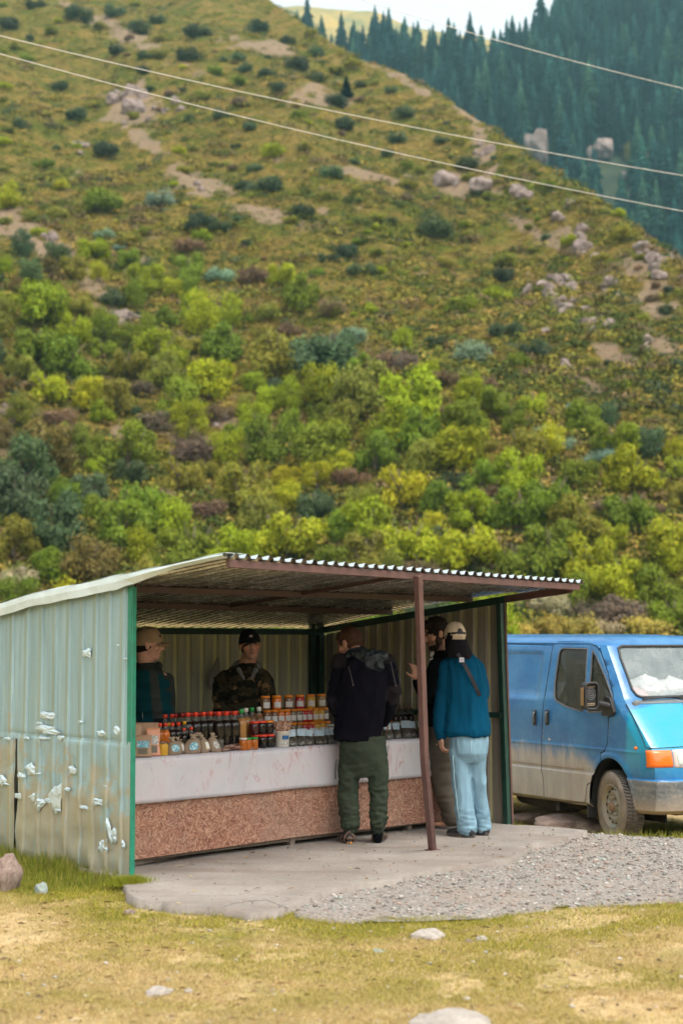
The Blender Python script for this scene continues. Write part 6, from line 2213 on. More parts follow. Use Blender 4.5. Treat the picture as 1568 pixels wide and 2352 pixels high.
for nm, lst in groups.items():
    if not lst: continue
    b2 = bmesh.new(); vm = {}
    for cur in lst:
        for f in cur:
            vs_ = []
            for v_ in f.verts:
                if v_.index not in vm: vm[v_.index] = b2.verts.new(v_.co)
                vs_.append(vm[v_.index])
            try: nf = b2.faces.new(vs_); nf.material_index = f.material_index; nf.smooth = True
            except ValueError: pass
    m2 = bpy.data.meshes.new(nm); b2.to_mesh(m2); b2.free()
    m2.materials.append(bumper_m if nm == 'bumper' else paint_m); m2.materials.append(vdark)
    try: m2.set_sharp_from_angle(angle=R(32))
    except Exception: pass
    bq = bmesh.new(); bq.from_mesh(m2); bmesh.ops.remove_doubles(bq, verts=bq.verts, dist=1e-5); bq.to_mesh(m2); bq.free()
    VP[nm] = link({'body': 'body', 'door': 'front_door', 'door2': 'front_door', 'bumper': 'bumper'}[nm], m2, van)
bm.free()
for o_ in VP.values():
    so2 = o_.modifiers.new('s', 'SOLIDIFY'); so2.thickness = .022; so2.offset = -1; so2.material_offset = 1; so2.material_offset_rim = 1
door = VP.get('door', VP['body'])


def vpart(mb, name, mats, parent=van, bevel=0, smooth=True):
    return mb.build(name, mats, parent, None, bevel)


# glass
m, nt, bs = newmat('dark_side_glass'); bs.inputs['Base Color'].default_value = (.028, .034, .028, 1); bs.inputs['Roughness'].default_value = .10; bs.inputs['Alpha'].default_value = .80; bs.inputs['Specular IOR Level'].default_value = .6
v = coords(nt); d_n = noise_(nt, v, 8, 6, .7); nt.links.new(ramp(nt, d_n, [(.45, (.022, .028, .022)), (.75, (.09, .085, .07))]), bs.inputs['Base Color']); sglass = m
m, nt, bs = newmat('dusty_glare_windscreen'); bs.inputs['Base Color'].default_value = (.42, .50, .52, 1); bs.inputs['Roughness'].default_value = .12; bs.inputs['Alpha'].default_value = .42; wglass = m
v = coords(nt); nt.links.new(ramp(nt, noise_(nt, v, 2.5, 4, .6), [(.35, (.30, .38, .40)), (.65, (.55, .62, .64))]), bs.inputs['Base Color'])  # pale grey-blue reflection painted into the glass colour, besides dust
rubber = simple('window_rubber', (.03, .03, .032), .6); seal_m = simple('grey_seal', (.10, .10, .105), .5)


def inner_poly(P, k=1.0): return P


for sgn in (-1, 1):
    for poly, nm in ((A, 'side_window'), (B, 'quarter_window')):
        par = VP.get('door' if sgn < 0 else 'door2', VP['body'])
        vs_ = [(x, sgn * (vt(z, HW) - .014), z) for x, z in poly]; n = len(vs_)
        cx = sum(p[0] for p in vs_) / n; cz = sum(p[2] for p in vs_) / n
        mb = MB().add(vs_ + [(cx, sgn * (vt(cz, HW) - .014), cz)], [(k, (k + 1) % n, n) if sgn < 0 else ((k + 1) % n, k, n) for k in range(n)])
        g_ = vpart(mb, nm, sglass, par)
        vpart(MB().tube([(x, sgn * (vt(z, HW) - .002), z) for x, z in poly + poly[:2]], .0085, 6), 'rubber_seal', seal_m, g_)
# windscreen follows the body curve
rows = []
for j in range(15):
    t = j / 14; z = 1.372 + (1.868 - 1.372) * t; hy = np.interp(z, [1.372, 1.45, 1.75, 1.868], [.755, .768, .728, .66])
    rows.append([(fx(y, z) - .010, y, z) for y in np.linspace(-hy, hy, 31)])
ws = vpart(MB().grid(rows, 0, True), 'windscreen', wglass)
P = [(fx(y, z) - .001, y, z) for y, z in WSP]; Q = []
for a, b in zip(P, P[1:] + P[:1]):
    for k in range(8):
        y = a[1] + (b[1] - a[1]) * k / 8; z = a[2] + (b[2] - a[2]) * k / 8; Q.append((fx(y, z) + .002, y, z))
vpart(MB().tube(Q + Q[:2], .014, 6), 'rubber_seal', rubber, ws)
# black cowl below the screen and wipers
rows = []
for z in (1.318, 1.335, 1.352): rows.append([(fx(y, z) + .006, y, z) for y in np.linspace(-.80, .80, 33)])
cowl_m = simple('faded_cowl', (.16, .18, .20), .6, col2=(.10, .12, .14), scale=8)
vpart(MB().grid(rows, 0, True), 'cowl', cowl_m)
for y0, y1 in ((-.72, -.02), (.02, .68)):
    Wp = [(fx(y0 + (y1 - y0) * k / 10, 1.36 + .03 * k / 10) + .030, y0 + (y1 - y0) * k / 10, 1.362 + .022 * k / 10) for k in range(11)]
    w_ = vpart(MB().tube(Wp, .009, 6), 'wiper', vblack)
    vpart(MB().tube([(fx(y1, 1.33) + .02, y1 - .02, 1.335), Wp[6]], .008, 6), 'wiper_arm', vblack, w_)
# bonnet shut lines
def sline(pts, r_=.0045, nm='bonnet_gap', par=None, mat=None):
    P = []
    for (y0, z0), (y1, z1) in zip(pts[:-1], pts[1:]):
        for k in range(12):
            y = y0 + (y1 - y0) * k / 12; z = z0 + (z1 - z0) * k / 12; P.append((fx(y, z) + .001, y, z))
    P.append((fx(*pts[-1]) + .001, pts[-1][0], pts[-1][1]))
    return vpart(MB().tube(P, r_, 6), nm, mat or simple('gap_dark', (.006, .010, .018), .8), par or VP['body'])


sline([(-.905, 1.315), (-.925, 1.10), (-.945, .925), (-.90, .918), (-.5, .925), (0, .93), (.5, .925), (.9, .918), (.945, .925), (.925, 1.1), (.905, 1.315)])
# bonnet centre pressing
# lights
orange_m = glossy('indicator_lens', (.85, .16, .01), .22, .6); chrome_m = simple('lamp_reflector', (.62, .66, .66), .25, .5, bumps=.2, bscale=12, bdist=.01)
pinkb = simple('faded_bezel', (.60, .50, .47), .5)


def lens(y0, y1, z0, z1, off, mat, nm, par=van, n=9):
    rows = []
    for z in np.linspace(z0, z1, 7):
        bz = math.sin(PI * (z - z0) / (z1 - z0) * .98 + .03) ** .35
        rows.append([(fx(y, z) + off * bz * (math.sin(PI * (k + .35) / (n - 1 + .7)) ** .3), y, z) for k, y in enumerate(np.linspace(y0, y1, n))])
    o = vpart(MB().grid(rows, 0, True), nm, mat, par); s_ = o.modifiers.new('s', 'SOLIDIFY'); s_.thickness = .012; s_.offset = -1
    return o


for sg in (-1, 1):
    a0, a1 = sorted((sg * .953, sg * .725)); lens(a0, a1, .742, .900, .016, orange_m, 'indicator', n=15)
    a0, a1 = sorted((sg * .712, sg * .36)); hl = lens(a0, a1, .735, .902, .010, pinkb, 'headlight')
    a0, a1 = sorted((sg * .675, sg * .40)); lens(a0, a1, .752, .888, .020, glossy('headlight_glass', (.55, .62, .60), .08, 1.0), 'lens', hl)
rows = []
for z in (.75, .82, .89): rows.append([(fx(y, z) + .012, y, z) for y in np.linspace(-.34, .34, 15)])
gr = vpart(MB().grid(rows, 0, True), 'grille', vblack)
for z in (.77, .80, .83, .86): vpart(MB().tube([(fx(y, z) + .018, y, z) for y in np.linspace(-.33, .33, 12)], .006, 5), 'grille_bar', seal_m, gr)
X, Z = VS(1190, 1035)
vpart(MB().ell((X, -side_y(X, Z) - .002, Z), (.022, .016, .016)), 'side_repeater', orange_m)
# door handles
for (x_, y_, nm) in ((377, 790, 'door_handle'), (478, 788, 'door_handle')):
    X, Z = VS(x_, y_)
    hb = vpart(MB().box((X, -side_y(X, Z) - .004, Z), (.055, .012, .155)), 'handle_recess', vblack, VP['body'] if x_ < 430 else door, .005)
    vpart(MB().tube([(X + .008, -side_y(X, Z) - .012, Z + .06), (X + .008, -side_y(X, Z) - .030, Z + .045), (X + .008, -side_y(X, Z) - .030, Z - .04), (X + .008, -side_y(X, Z) - .012, Z - .06)], .012, 8), nm, simple('worn_handle', (.12, .13, .14), .35, .5), VP['body'] if x_ < 430 else door)
X, Z = VS(492, 965); vpart(MB().ell((X, -side_y(X, Z), Z), (.012, .008, .012)), 'lock', simple('lock_metal', (.45, .40, .33), .4, .6), door)
# panel ridge highlights: pressed line below the shoulder, drip rail
P = [(X, -(vt(1.895, HW) + .006), 1.892 + .0) for X in np.linspace(-3.05, -.42, 30)]
P += [(x, -(vt(z, HW) + .004), z) for x, z in [VS(880, 208), VS(905, 232)]]
vpart(MB().tube(P, .011, 6), 'drip_rail', paint_m, VP['body'])
vpart(MB().tube([(x, -y, z) for x, y, z in P], .011, 6), 'drip_rail', paint_m, VP['body'])
# mirror
mx, mz = VY(822, 615, -1.12)
mb = MB(); mo = Matrix.Rotation(R(-12), 3, 'Z')
def rrect(cx, cy, cz, w_, h_, r_, xoff):
    P = []
    for qx, qz, a0 in ((1, 1, 0), (-1, 1, 90), (-1, -1, 180), (1, -1, 270)):
        for k in range(5):
            a = R(a0 + 22.5 * k); P.append(Vector((xoff, qx * (w_ / 2 - r_) + r_ * math.cos(a), qz * (h_ / 2 - r_) + r_ * math.sin(a))))
    return [Vector((cx, cy, cz)) + mo @ p for p in P]
Rg = [rrect(mx, -1.12, mz, .150, .265, .04, x_) for x_ in (-.05, .025)] + [rrect(mx, -1.12, mz, .158, .275, .045, .035), rrect(mx, -1.12, mz, .125, .235, .035, .040), rrect(mx, -1.12, mz, .118, .225, .03, .005)]
mb.grid([[tuple(p) for p in r_] for r_ in Rg], 0, True, closed=True)
n = 20; mb.f.append(tuple(range(n))); mb.m.append(0); mb.s.append(False); mb.f.append(tuple(4 * n + k for k in range(n))[::-1]); mb.m.append(0); mb.s.append(False)
mir = vpart(mb, 'wing_mirror', vblack)
cen = Vector((mx, -1.12, mz))
for r_, zo in ((.048, .02), (.030, .02), (.014, .02)):
    P = [cen + mo @ Vector((.012, r_ * math.cos(a), zo + r_ * 1.15 * math.sin(a))) for a in np.linspace(0, 2 * PI, 20)]
    vpart(MB().tube(P, .004, 5), 'mirror_mechanism', simple('grey_mech', (.16, .17, .18), .5), mir)
for dz in (-.075, -.09, .085): vpart(MB().tube([cen + mo @ Vector((.012, -.045, dz)), cen + mo @ Vector((.012, .045, dz + .004))], .005, 5), 'mirror_mechanism', simple('brass_bits', (.34, .26, .17), .5), mir)
vpart(MB().box(cen + mo @ Vector((-.01, -.082, -.005)), (.05, .012, .17), mo), 'mirror_repeater', simple('amber_side', (.26, .15, .06), .4), mir, .004)
ax, az = VY(985, 700, -.965)
vpart(MB().tube([cen + Vector((-.02, .05, -.075)), cen + Vector((.0, .09, -.07)), Vector((ax - .02, -.98, az + .01)), Vector((ax, -.95, az))], [.028, .030, .034, .045], 10), 'mirror_arm', vblack, mir)
bp = [VY(*p, -.955) for p in [(950, 612), (995, 630), (1030, 745), (1010, 778), (925, 772), (940, 700)]]
vpart(MB().prism([(x, -.985, z) for x, z in bp], (0, .05, 0)), 'mirror_base', vblack, mir, .006)
mb = MB().tube([(mx, 1.12, mz - .1), (ax, .95, az)], .03, 8); mb.box((mx, 1.12, mz), (.07, .15, .26)); vpart(mb, 'wing_mirror', vblack, van, .01)

# wheels
tyre_m = simple('muddy_tyre', (.16, .135, .115), .9, col2=(.27, .225, .19), scale=7, bumps=.5, bscale=30, bdist=.004)
tread_m = simple('tread_rubber', (.05, .045, .042), .85, col2=(.10, .085, .07), scale=12, bumps=.3, bscale=40)
rim_m = simple('dirty_steel_rim', (.30, .31, .29), .55, .4, col2=(.36, .29, .22), scale=9, bumps=.3, bscale=25)
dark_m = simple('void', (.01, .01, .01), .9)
rust_m = simple('rusty_hub', (.22, .12, .07), .8, col2=(.30, .22, .16), scale=20, bumps=.4, bscale=40)
RT = .335


def wheel(x, y, steer, side):
    M = Matrix.Translation((x, y, RT + .0)) @ Matrix.Rotation(R(steer), 4, 'Z') @ Matrix.Rotation(R(90) if side < 0 else R(-90), 4, 'X')
    # local z = outward axle
    e = bpy.data.objects.new('front_wheel' if x > -1 else 'rear_wheel', None); COL.objects.link(e); e.parent = van
    mb = MB()
    prof = [(.205, -.085), (.225, -.098), (.27, -.108), (.305, -.102), (.322, -.088)]
    mb.lathe([(r_, z) for r_, z in [(.205, -.09), (.24, -.104), (.285, -.108), (.318, -.096), (.331, -.082)]], 56, M, 0, True, False, False)
    mb.lathe([(.331, -.082), (.335, -.04), (.336, 0), (.335, .04), (.331, .082)], 56, M, 1, True, False, False)
    mb.lathe([(.331, .082), (.318, .096), (.285, .108), (.24, .104), (.212, .092), (.205, .078)], 56, M, 0, True, False, False)
    for k in range(64):
        a = 2 * PI * k / 64
        for z0, z1, da in ((-.088, -.03, .03), (-.02, .03, -.03), (.038, .090, .03)):
            p0 = M @ Vector((.337 * math.cos(a), .337 * math.sin(a), z0)); p1 = M @ Vector((.337 * math.cos(a + da), .337 * math.sin(a + da), z1))
            up_ = (M.to_3x3() @ Vector((math.cos(a), math.sin(a), 0)))
            mb.bar(p0, p1, .018, .014, up=up_, mi=1)
    mb.build('tyre', [tyre_m, tread_m], e)
    mb = MB()
    mb.lathe([(.208, .082), (.212, .094), (.202, .096), (.192, .080), (.180, .060), (.168, .052), (.150, .062), (.128, .072), (.110, .066), (.085, .050), (.055, .052), (.050, .074), (.040, .080), (.0, .080)], 56, M, 0, True, False, False)
    mb.lathe([(.205, -.09), (.19, -.05), (.19, .06)], 40, M, 0, True, False, False)
    rim = mb.build('rim', rim_m, e)
    for k in range(14):
        a = 2 * PI * k / 14
        c_ = Vector((.160 * math.cos(a), .160 * math.sin(a), .0575))
        mb = MB().lathe([(.0001, 0), (.0125, 0), (.0125, .004), (.0001, .004)], 12, M @ Matrix.Translation(c_) @ Matrix.Rotation(a, 4, 'Z') @ Matrix.Rotation(R(-28), 4, 'Y') @ Matrix.Scale(1.5, 4, (0, 1, 0)), 0, False, False, False)
        mb.build('rim_hole', dark_m, rim)
    mb = MB().lathe([(.05, .05), (.048, .085), (.042, .098), (.0001, .100)], 20, M, 0, True, False, False); mb.build('hub_cap', rust_m, rim)
    for k in range(5):
        a = 2 * PI * k / 5 + .3
        MB().lathe([(.017, .045), (.016, .085), (.010, .094), (.0001, .095)], 8, M @ Matrix.Translation((.082 * math.cos(a), .082 * math.sin(a), 0)), 0, True, False, False).build('wheel_nut', rim_m, rim)
    return e


wheel(.0, -.85, -17, -1); wheel(.0, .85, -17, 1); wheel(-2.35, -.85, 0, -1); wheel(-2.35, .85, 0, 1)
# arches, underside, interior
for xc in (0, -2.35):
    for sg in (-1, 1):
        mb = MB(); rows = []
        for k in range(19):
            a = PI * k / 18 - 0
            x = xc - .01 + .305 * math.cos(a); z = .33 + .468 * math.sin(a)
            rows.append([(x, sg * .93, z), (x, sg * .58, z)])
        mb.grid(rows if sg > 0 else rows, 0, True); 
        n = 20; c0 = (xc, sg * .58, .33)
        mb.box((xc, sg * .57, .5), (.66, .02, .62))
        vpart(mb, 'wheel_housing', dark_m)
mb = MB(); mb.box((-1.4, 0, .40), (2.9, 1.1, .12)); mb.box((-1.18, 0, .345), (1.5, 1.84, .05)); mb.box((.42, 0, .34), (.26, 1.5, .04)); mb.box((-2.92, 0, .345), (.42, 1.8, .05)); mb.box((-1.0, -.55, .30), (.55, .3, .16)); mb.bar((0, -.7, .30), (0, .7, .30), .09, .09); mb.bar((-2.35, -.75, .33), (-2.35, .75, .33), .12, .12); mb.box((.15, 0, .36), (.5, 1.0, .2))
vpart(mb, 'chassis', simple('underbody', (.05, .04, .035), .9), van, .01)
vpart(MB().tube([(-1.9, -.5, .26), (-1.3, -.6, .24), (-.9, -.62, .26)], .09, 12), 'silencer', simple('exhaust', (.06, .05, .045), .8))
vpart(MB().box((-.0, 0, 1.27), (.42, 1.70, .14)), 'dashboard', simple('grey_dash', (.11, .11, .105), .7), van, .03)
vpart(MB().box((-.97, 0, .92), (.06, 1.62, 1.45)), 'bulkhead', simple('dark_bulkhead', (.05, .05, .048), .8), van)
for y in (-.5, .15, .55):
    mb = MB().box((-.62, y, .95), (.5, .46, .14)).box((-.84, y, 1.28), (.13, .44, .60), Matrix.Rotation(R(-8), 3, 'Y')).box((-.90, y, 1.64), (.10, .24, .16))
    vpart(mb, 'seat', simple('seat_cloth', (.07, .055, .05), .9, col2=(.10, .05, .045), scale=5), van, .04)
P = [Vector((-.22, -.45, 1.36)) + Matrix.Rotation(R(-62), 3, 'Y') @ Vector((.19 * math.cos(a), .19 * math.sin(a), 0)) for a in np.linspace(0, 2 * PI, 28)]
vpart(MB().tube(P, .014, 8), 'steering_wheel', vblack)
# mud flap, sill seam
X, Z = VS(835, 1495); vpart(MB().box((-.34, -.88, .28), (.02, .16, .16)), 'mud_flap', vblack)
vpart(MB().tube([(X, -.955, .66) for X in np.linspace(-3.0, -.40, 20)], .004, 5), 'sill_seam', simple('dirt_seam', (.30, .24, .18), .9), VP['body'])
vpart(MB().box((-3.17, 0, .5), (.10, 1.8, .16)), 'rear_bumper', bumper_m, van, .02)
# shopping bags on the dashboard
bagm = simple('white_carrier_bag', (.78, .77, .76), .35, coat=.3, bumps=.6, bscale=9, bdist=.04)
def carrier(x, y, z, r_, seed, lab, mat=bagm):
    bm = bmesh.new(); bmesh.ops.create_icosphere(bm, subdivisions=4, radius=1)
    for v_ in bm.verts:
        p = v_.co.copy(); n_ = mnoise.noise(p * 1.3 + Vector((seed, 0, 0))) * .22 + .16 * (1 - abs(mnoise.noise(p * 3.1 + Vector((0, seed, 0)))) * 2.4)
        v_.co = p * (1 + n_) ; v_.co.z = v_.co.z * .78 + (.16 * max(0, 1 - math.hypot(p.x, p.y) * 4.5) if p.z > 0 else 0)
        if v_.co.z < -.62: v_.co.z = -.62
    me = bpy.data.meshes.new('bag'); bm.to_mesh(me); bm.free(); me.materials.append(mat)
    for p in me.polygons: p.use_smooth = True
    o = link('plastic_bag', me); o.scale = (r_, r_ * 1.25, r_ * .95)
    o.location = VO + VM @ Vector((x, y, z)); o.rotation_euler = (0, 0, seed); tag(o, lab, 'bag')


carrier(-.08, -.42, 1.44, .155, 1.3, 'round knotted white plastic bag behind the windscreen of the blue van')
carrier(-.10, -.08, 1.42, .15, 4.2, 'white plastic bag on the dashboard at the right edge of the photo')
carrier(-.02, -.62, 1.37, .10, 7.7, 'small pinkish plastic bag low behind the windscreen', simple('pink_bag', (.72, .42, .42), .4, coat=.2))
# ------------------------------------------------------------------ people
def fuse(mb, voxel, smooth=4, sm_f=.5):
    me = bpy.data.meshes.new('t'); me.from_pydata(mb.v, [], mb.f); me.update()
    o = bpy.data.objects.new('t', me); COL.objects.link(o)
    r_ = o.modifiers.new('r', 'REMESH'); r_.mode = 'VOXEL'; r_.voxel_size = voxel
    if smooth:
        s_ = o.modifiers.new('s', 'SMOOTH'); s_.iterations = smooth; s_.factor = sm_f
    dg = bpy.context.evaluated_depsgraph_get(); dg.update()
    ev = o.evaluated_get(dg)
    out = bpy.data.meshes.new_from_object(ev)
    bpy.data.objects.remove(o); bpy.data.meshes.remove(me)
    return out


def vcolor(me, fn):
    a = me.attributes.new('Col', 'FLOAT_COLOR', 'POINT')
    arr = np.ones((len(me.vertices), 4), dtype=np.float32)
    for i, v_ in enumerate(me.vertices):
        arr[i, :3] = fn(v_.co)
    a.data.foreach_set('color', arr.ravel())


def displace(me, fn):
    me.update()
    N_ = [v_.normal.copy() for v_ in me.vertices]
    for v_, n_ in zip(me.vertices, N_):
        v_.co = v_.co + n_ * fn(v_.co)
    me.update()


def finish(me, name, mat, parent=None, loc=None):
    me.materials.clear(); me.materials.append(mat)
    me.polygons.foreach_set('use_smooth', [True] * len(me.polygons))
    me.name = name
    o = bpy.data.objects.new(name, me); COL.objects.link(o)
    if parent is not None: o.parent = parent
    if loc is not None: o.location = loc
    return o


def vcmat(name, rough=.8, bs_=60, bstr=.25, spec=.15, sheen=.0, sss=0):
    m, nt, bs = newmat(name)
    at = N(nt, 'ShaderNodeAttribute', attribute_name='Col')
    v = coords(nt); f = noise_(nt, v, bs_, 4, .6)
    nt.links.new(mix(nt, .35, at.outputs['Color'], ramp(nt, f, [(.3, (.6, .6, .6)), (.7, (1.3, 1.3, 1.3))]), 'MULTIPLY'), bs.inputs['Base Color'])
    bs.inputs['Roughness'].default_value = rough; bs.inputs['Specular IOR Level'].default_value = spec
    bs.inputs['Sheen Weight'].default_value = sheen
    if sss:
        bs.inputs['Subsurface Weight'].default_value = sss; bs.inputs['Subsurface Scale'].default_value = .01
    bump(nt, bs, f, bstr, .003)
    return m


skin_m = vcmat('skin', .55, 90, .1, .35, 0, .1); fleece_m = vcmat('fleece', .95, 150, .3, .06, .0); cotton_m = vcmat('cotton', .9, 160, .2, .10)
nylon_m = vcmat('nylon', .45, 40, .3, .5); hair_m = vcmat('hair', .6, 120, .4, .07); shoe_m = vcmat('shoe', .6, 60, .2, .4); denim_m = vcmat('denim', .85, 220, .2, .2)


class Person:
    def __init__(s, x0, Y0, head_px, head_y, yaw, pitch=0, roll=0, hs=1.0, skin=(.40, .21, .145)):
        s.Y0 = Y0; s.org = Vector((x0, Y0, 0)); s.skin = skin
        s.hs = hs
        s.hc = s.P(head_px[0], head_px[1], head_y)
        s.hr = (Matrix.Rotation(R(yaw), 3, 'Z') @ Matrix.Rotation(R(pitch), 3, 'X') @ Matrix.Rotation(R(roll), 3, 'Y'))
        s.body = MB()

    def P(s, px, py, dy=0.0):
        return DP(px, py, s.Y0 + dy) - s.org

    def H(s, x, y, z):
        return s.hc + s.hr @ (Vector((x, y, z)) * s.hs)

    def hell(s, mb, c, r_, n=18, m=12):
        mb.ell(s.H(*c), tuple(a * s.hs for a in r_), s.hr, n, m)

    def head(s, mb, slim=1.0):
        s.hell(mb, (0, -.012, .030), (.074, .094, .088)); s.hell(mb, (0, .022, -.030), (.060 * slim, .070, .082)); s.hell(mb, (0, .034, -.078), (.044 * slim, .048, .034))
        s.hell(mb, (0, .066, -.098), (.020, .018, .016)); s.hell(mb, (0, .078, .026), (.046, .016, .010))
        mb.cap(s.H(0, .085, .012), s.H(0, .106, -.024), .009 * s.hs, .013 * s.hs, 10); s.hell(mb, (0, .100, -.033), (.018, .012, .009))
        s.hell(mb, (0, .086, -.058), (.024, .011, .009)); s.hell(mb, (0, .084, -.068), (.019, .011, .008))
        for sx in (-1, 1):
            s.hell(mb, (sx * .042, .055, -.022), (.024, .026, .022)); s.hell(mb, (sx * .077, -.008, -.008), (.009, .019, .031)); s.hell(mb, (sx * .084, -.018, .004), (.007, .014, .020))
            s.hell(mb, (sx * .030, .076, .007), (.0125, .009, .0085))
        s.nb = s.H(0, -.035, -.075)

    def hand(s, mb, wrist, d, palm_n, curl=.35, side=1, L=.18):
        """d: direction of the fingers, palm_n: the way the palm faces; side: +1 thumb on d x n side"""
        wrist = Vector(wrist); d = Vector(d).normalized(); n = Vector(palm_n); n = (n - d * n.dot(d)).normalized(); t = d.cross(n) * side
        pc = wrist + d * .045
        Rm = Matrix((t, d, n)).transposed()
        mb.ell(pc, (.041, .052, .017), Rm, 14, 10)
        for k, (off, l_) in enumerate(((.030, .068), (.011, .078), (-.010, .073), (-.029, .058))):
            b = wrist + d * .085 + t * off; sp = t * off * .35
            a1 = curl * (1 + .25 * k); p = [b]
            dirs = d
            ang = 0
            for seg in (.42, .33, .25):
                ang += a1
                dirs = (d * math.cos(ang) + n * math.sin(ang) + sp * 4).normalized()
                p.append(p[-1] + dirs * l_ * seg)
            mb.chain(p, [.0092, .0085, .0078, .0068], 8)
        b = wrist + d * .025 + t * .034
        mb.chain([b, b + (t * .8 + d * .55 + n * .3).normalized() * .036, b + (t * .75 + d * .75 + n * .5).normalized() * .064], [.012, .010, .008], 8)

    def make_body(s, label, voxel=.0062, brows=(.05, .03, .02), beard=None, lips=(.36, .13, .11), fem=False, stub=0):
        me = fuse(s.body, voxel, 3, .45)
        inv_ = s.hr.inverted()
        def loc_(p): return (inv_ @ (p - s.hc)) / s.hs
        for v_ in me.vertices:     # eye sockets, mouth line
            q = loc_(v_.co)
            if q.y > .04 and abs(q.z) < .12:
                for sx in (-1, 1):
                    d2_ = ((q.x - sx * .031) / .017) ** 2 + ((q.z - .009) / .012) ** 2
                    if d2_ < 3: v_.co -= (s.hr @ Vector((0, 1, 0))) * (.006 * math.exp(-d2_)) * s.hs
                m_ = math.exp(-((q.z + .0625) / .0025) ** 2 - (q.x / .024) ** 4)
                v_.co -= (s.hr @ Vector((0, 1, 0))) * .003 * m_ * s.hs
        sk = s.skin
        def col(p):
            q = loc_(p)
            c = sk
            if q.length < .17:
                t = .10 * mnoise.noise(q * 30)
                c = tuple(a * (1 + t) for a in sk)
                if q.y > .035:
                    ex = min(abs(q.x - .031), abs(q.x + .031)); ez = q.z - .0075
                    if (ex / .0135) ** 2 + (ez / .0055) ** 2 < 1: c = (.03, .018, .012) if ex < .0058 else (.42, .38, .34)
                    elif (ex / .018) ** 2 + (ez / .010) ** 2 < 1: c = tuple(a * .62 for a in sk)
                    if abs(q.z - .0255 - .004 * (1 - (ex / .02) ** 2)) < .0048 and ex < .021: c = brows
                    if (q.x / .024) ** 2 + ((q.z + .062) / .0085) ** 2 < 1 and q.y > .075: c = lips if abs(q.z + .0625) > .0015 else (.12, .04, .035)
                    if abs(q.z + .036) < .004 and .004 < abs(q.x) < .011: c = (.12, .05, .04)
                    if .03 < abs(q.x) < .055 and -.05 < q.z < -.01: c = tuple(np.array(c) * (1.08, .94, .92))
                if stub and q.z < -.035 and q.y > -.02 and not ((q.x / .026) ** 2 + ((q.z + .062) / .010) ** 2 < 1 and q.y > .075):
                    c = tuple(np.array(c) * (1 - stub) + np.array((.07, .05, .045)) * stub)
            return c
        vcolor(me, col)
        o = finish(me, 'person', skin_m, None, s.org)
        tag(o, label, 'person')
        s.root = o
        return o

    def cloth(s, mb, name, mat, voxel, colfn, wr=None, smooth=4):
        me = fuse(mb, voxel, smooth)
        if wr: displace(me, wr)
        vcolor(me, colfn)
        return finish(me, name, mat, s.root)

    def cap_(s, col, brimcol, brim=True, open_=False, logo=None):
        mb = MB(); rows = []
        for i in range(11):
            a = PI / 2 * i / 10
            row = []
            for k in range(36):
                t = 2 * PI * k / 36
                x, y = math.cos(t), math.sin(t)
                rr_ = math.cos(a) ** .8
                zz = .012 + .122 * math.sin(a) ** .95 + (.008 * y if i < 3 else 0) - (.018 if y < 0 and i == 0 else 0)
                row.append(s.H(.087 * rr_ * x, -.008 + .106 * rr_ * y, zz))
            rows.append(row)
        mb.grid(rows, 0, True, closed=True)
        me = mb.mesh('cap', [nylon_m]); 
        vcolor(me, lambda p: tuple(a * (.93 + .12 * mnoise.noise(p * 14)) for a in col))
        c = finish(me, 'cap', cotton_m, s.root); sm_ = c.modifiers.new('s', 'SOLIDIFY'); sm_.thickness = .003
        MB().ell(s.H(0, -.008, .134), .007 * s.hs, None, 10, 6).build('cap_button', simple('cap_b%d' % int(col[0] * 999), col, .8), c)
        for k in range(6):
            t = PI * k / 3 + .3
            pts = [s.H(.0885 * math.cos(a) ** .8 * math.cos(t), -.008 + .1075 * math.cos(a) ** .8 * math.sin(t), .012 + .1235 * math.sin(a) ** .95) for a in np.linspace(.05, 1.5, 10)]
            MB().tube(pts, .0013, 5).build('cap_seam', simple('cap_s%d' % int(col[0] * 999), tuple(a * .75 for a in col), .9), c)
        if brim:
            mb = MB(); rows = []
            for i in range(7):
                t = i / 6; row = []
                for k in range(15):
                    x = -1 + 2 * k / 14
                    y0 = -.008 + .104 * math.sqrt(max(0, 1 - (x * .76) ** 2)); y1 = .098 + .082 * math.sqrt(max(0, 1 - x * x)) 
                    row.append(s.H(.066 * x, y0 + (max(y1, y0) - y0) * t * .82, .022 - .020 * x * x - .010 * t))
                rows.append(row)
            mb.grid(rows, 0, True)
            me = mb.mesh('brim', [nylon_m]); vcolor(me, lambda p: brimcol)
            b = finish(me, 'brim', cotton_m, c); sm_ = b.modifiers.new('s', 'SOLIDIFY'); sm_.thickness = .005
        if open_:
            rows = []
            for j in range(8):
                a = .12 + .42 * j / 7; hw = .30 * math.sqrt(max(0, 1 - (j / 7) ** 2)) + .01
                rows.append([s.H(.0895 * math.cos(a) ** .8 * math.cos(-PI / 2 + hw * k), -.008 + .109 * math.cos(a) ** .8 * math.sin(-PI / 2 + hw * k), .012 + .123 * math.sin(a) ** .95) for k in np.linspace(-1, 1, 9)])
            MB().grid(rows, 0, True).build('cap_opening', simple('black_hair_gap', (.012, .01, .012), .6), c)
        if logo:
            rows = []
            for j in range(4):
                a = .38 + .16 * j / 3
                rows.append([s.H(.089 * math.cos(a) ** .8 * math.cos(PI / 2 + .16 * k + logo[0]), -.008 + .1085 * math.cos(a) ** .8 * math.sin(PI / 2 + .16 * k + logo[0]), .012 + .1235 * math.sin(a) ** .95) for k in np.linspace(-1, 1, 6)])
            MB().grid(rows, 0, True).build('embroidery', logo[1], c)
        return c


def ns(p, sx, sy, sz, sd=0):
    return mnoise.noise(Vector((p.x * sx + sd, p.y * sy, p.z * sz)))


def ridge(x):
    return 1 - abs(x) * 2.2


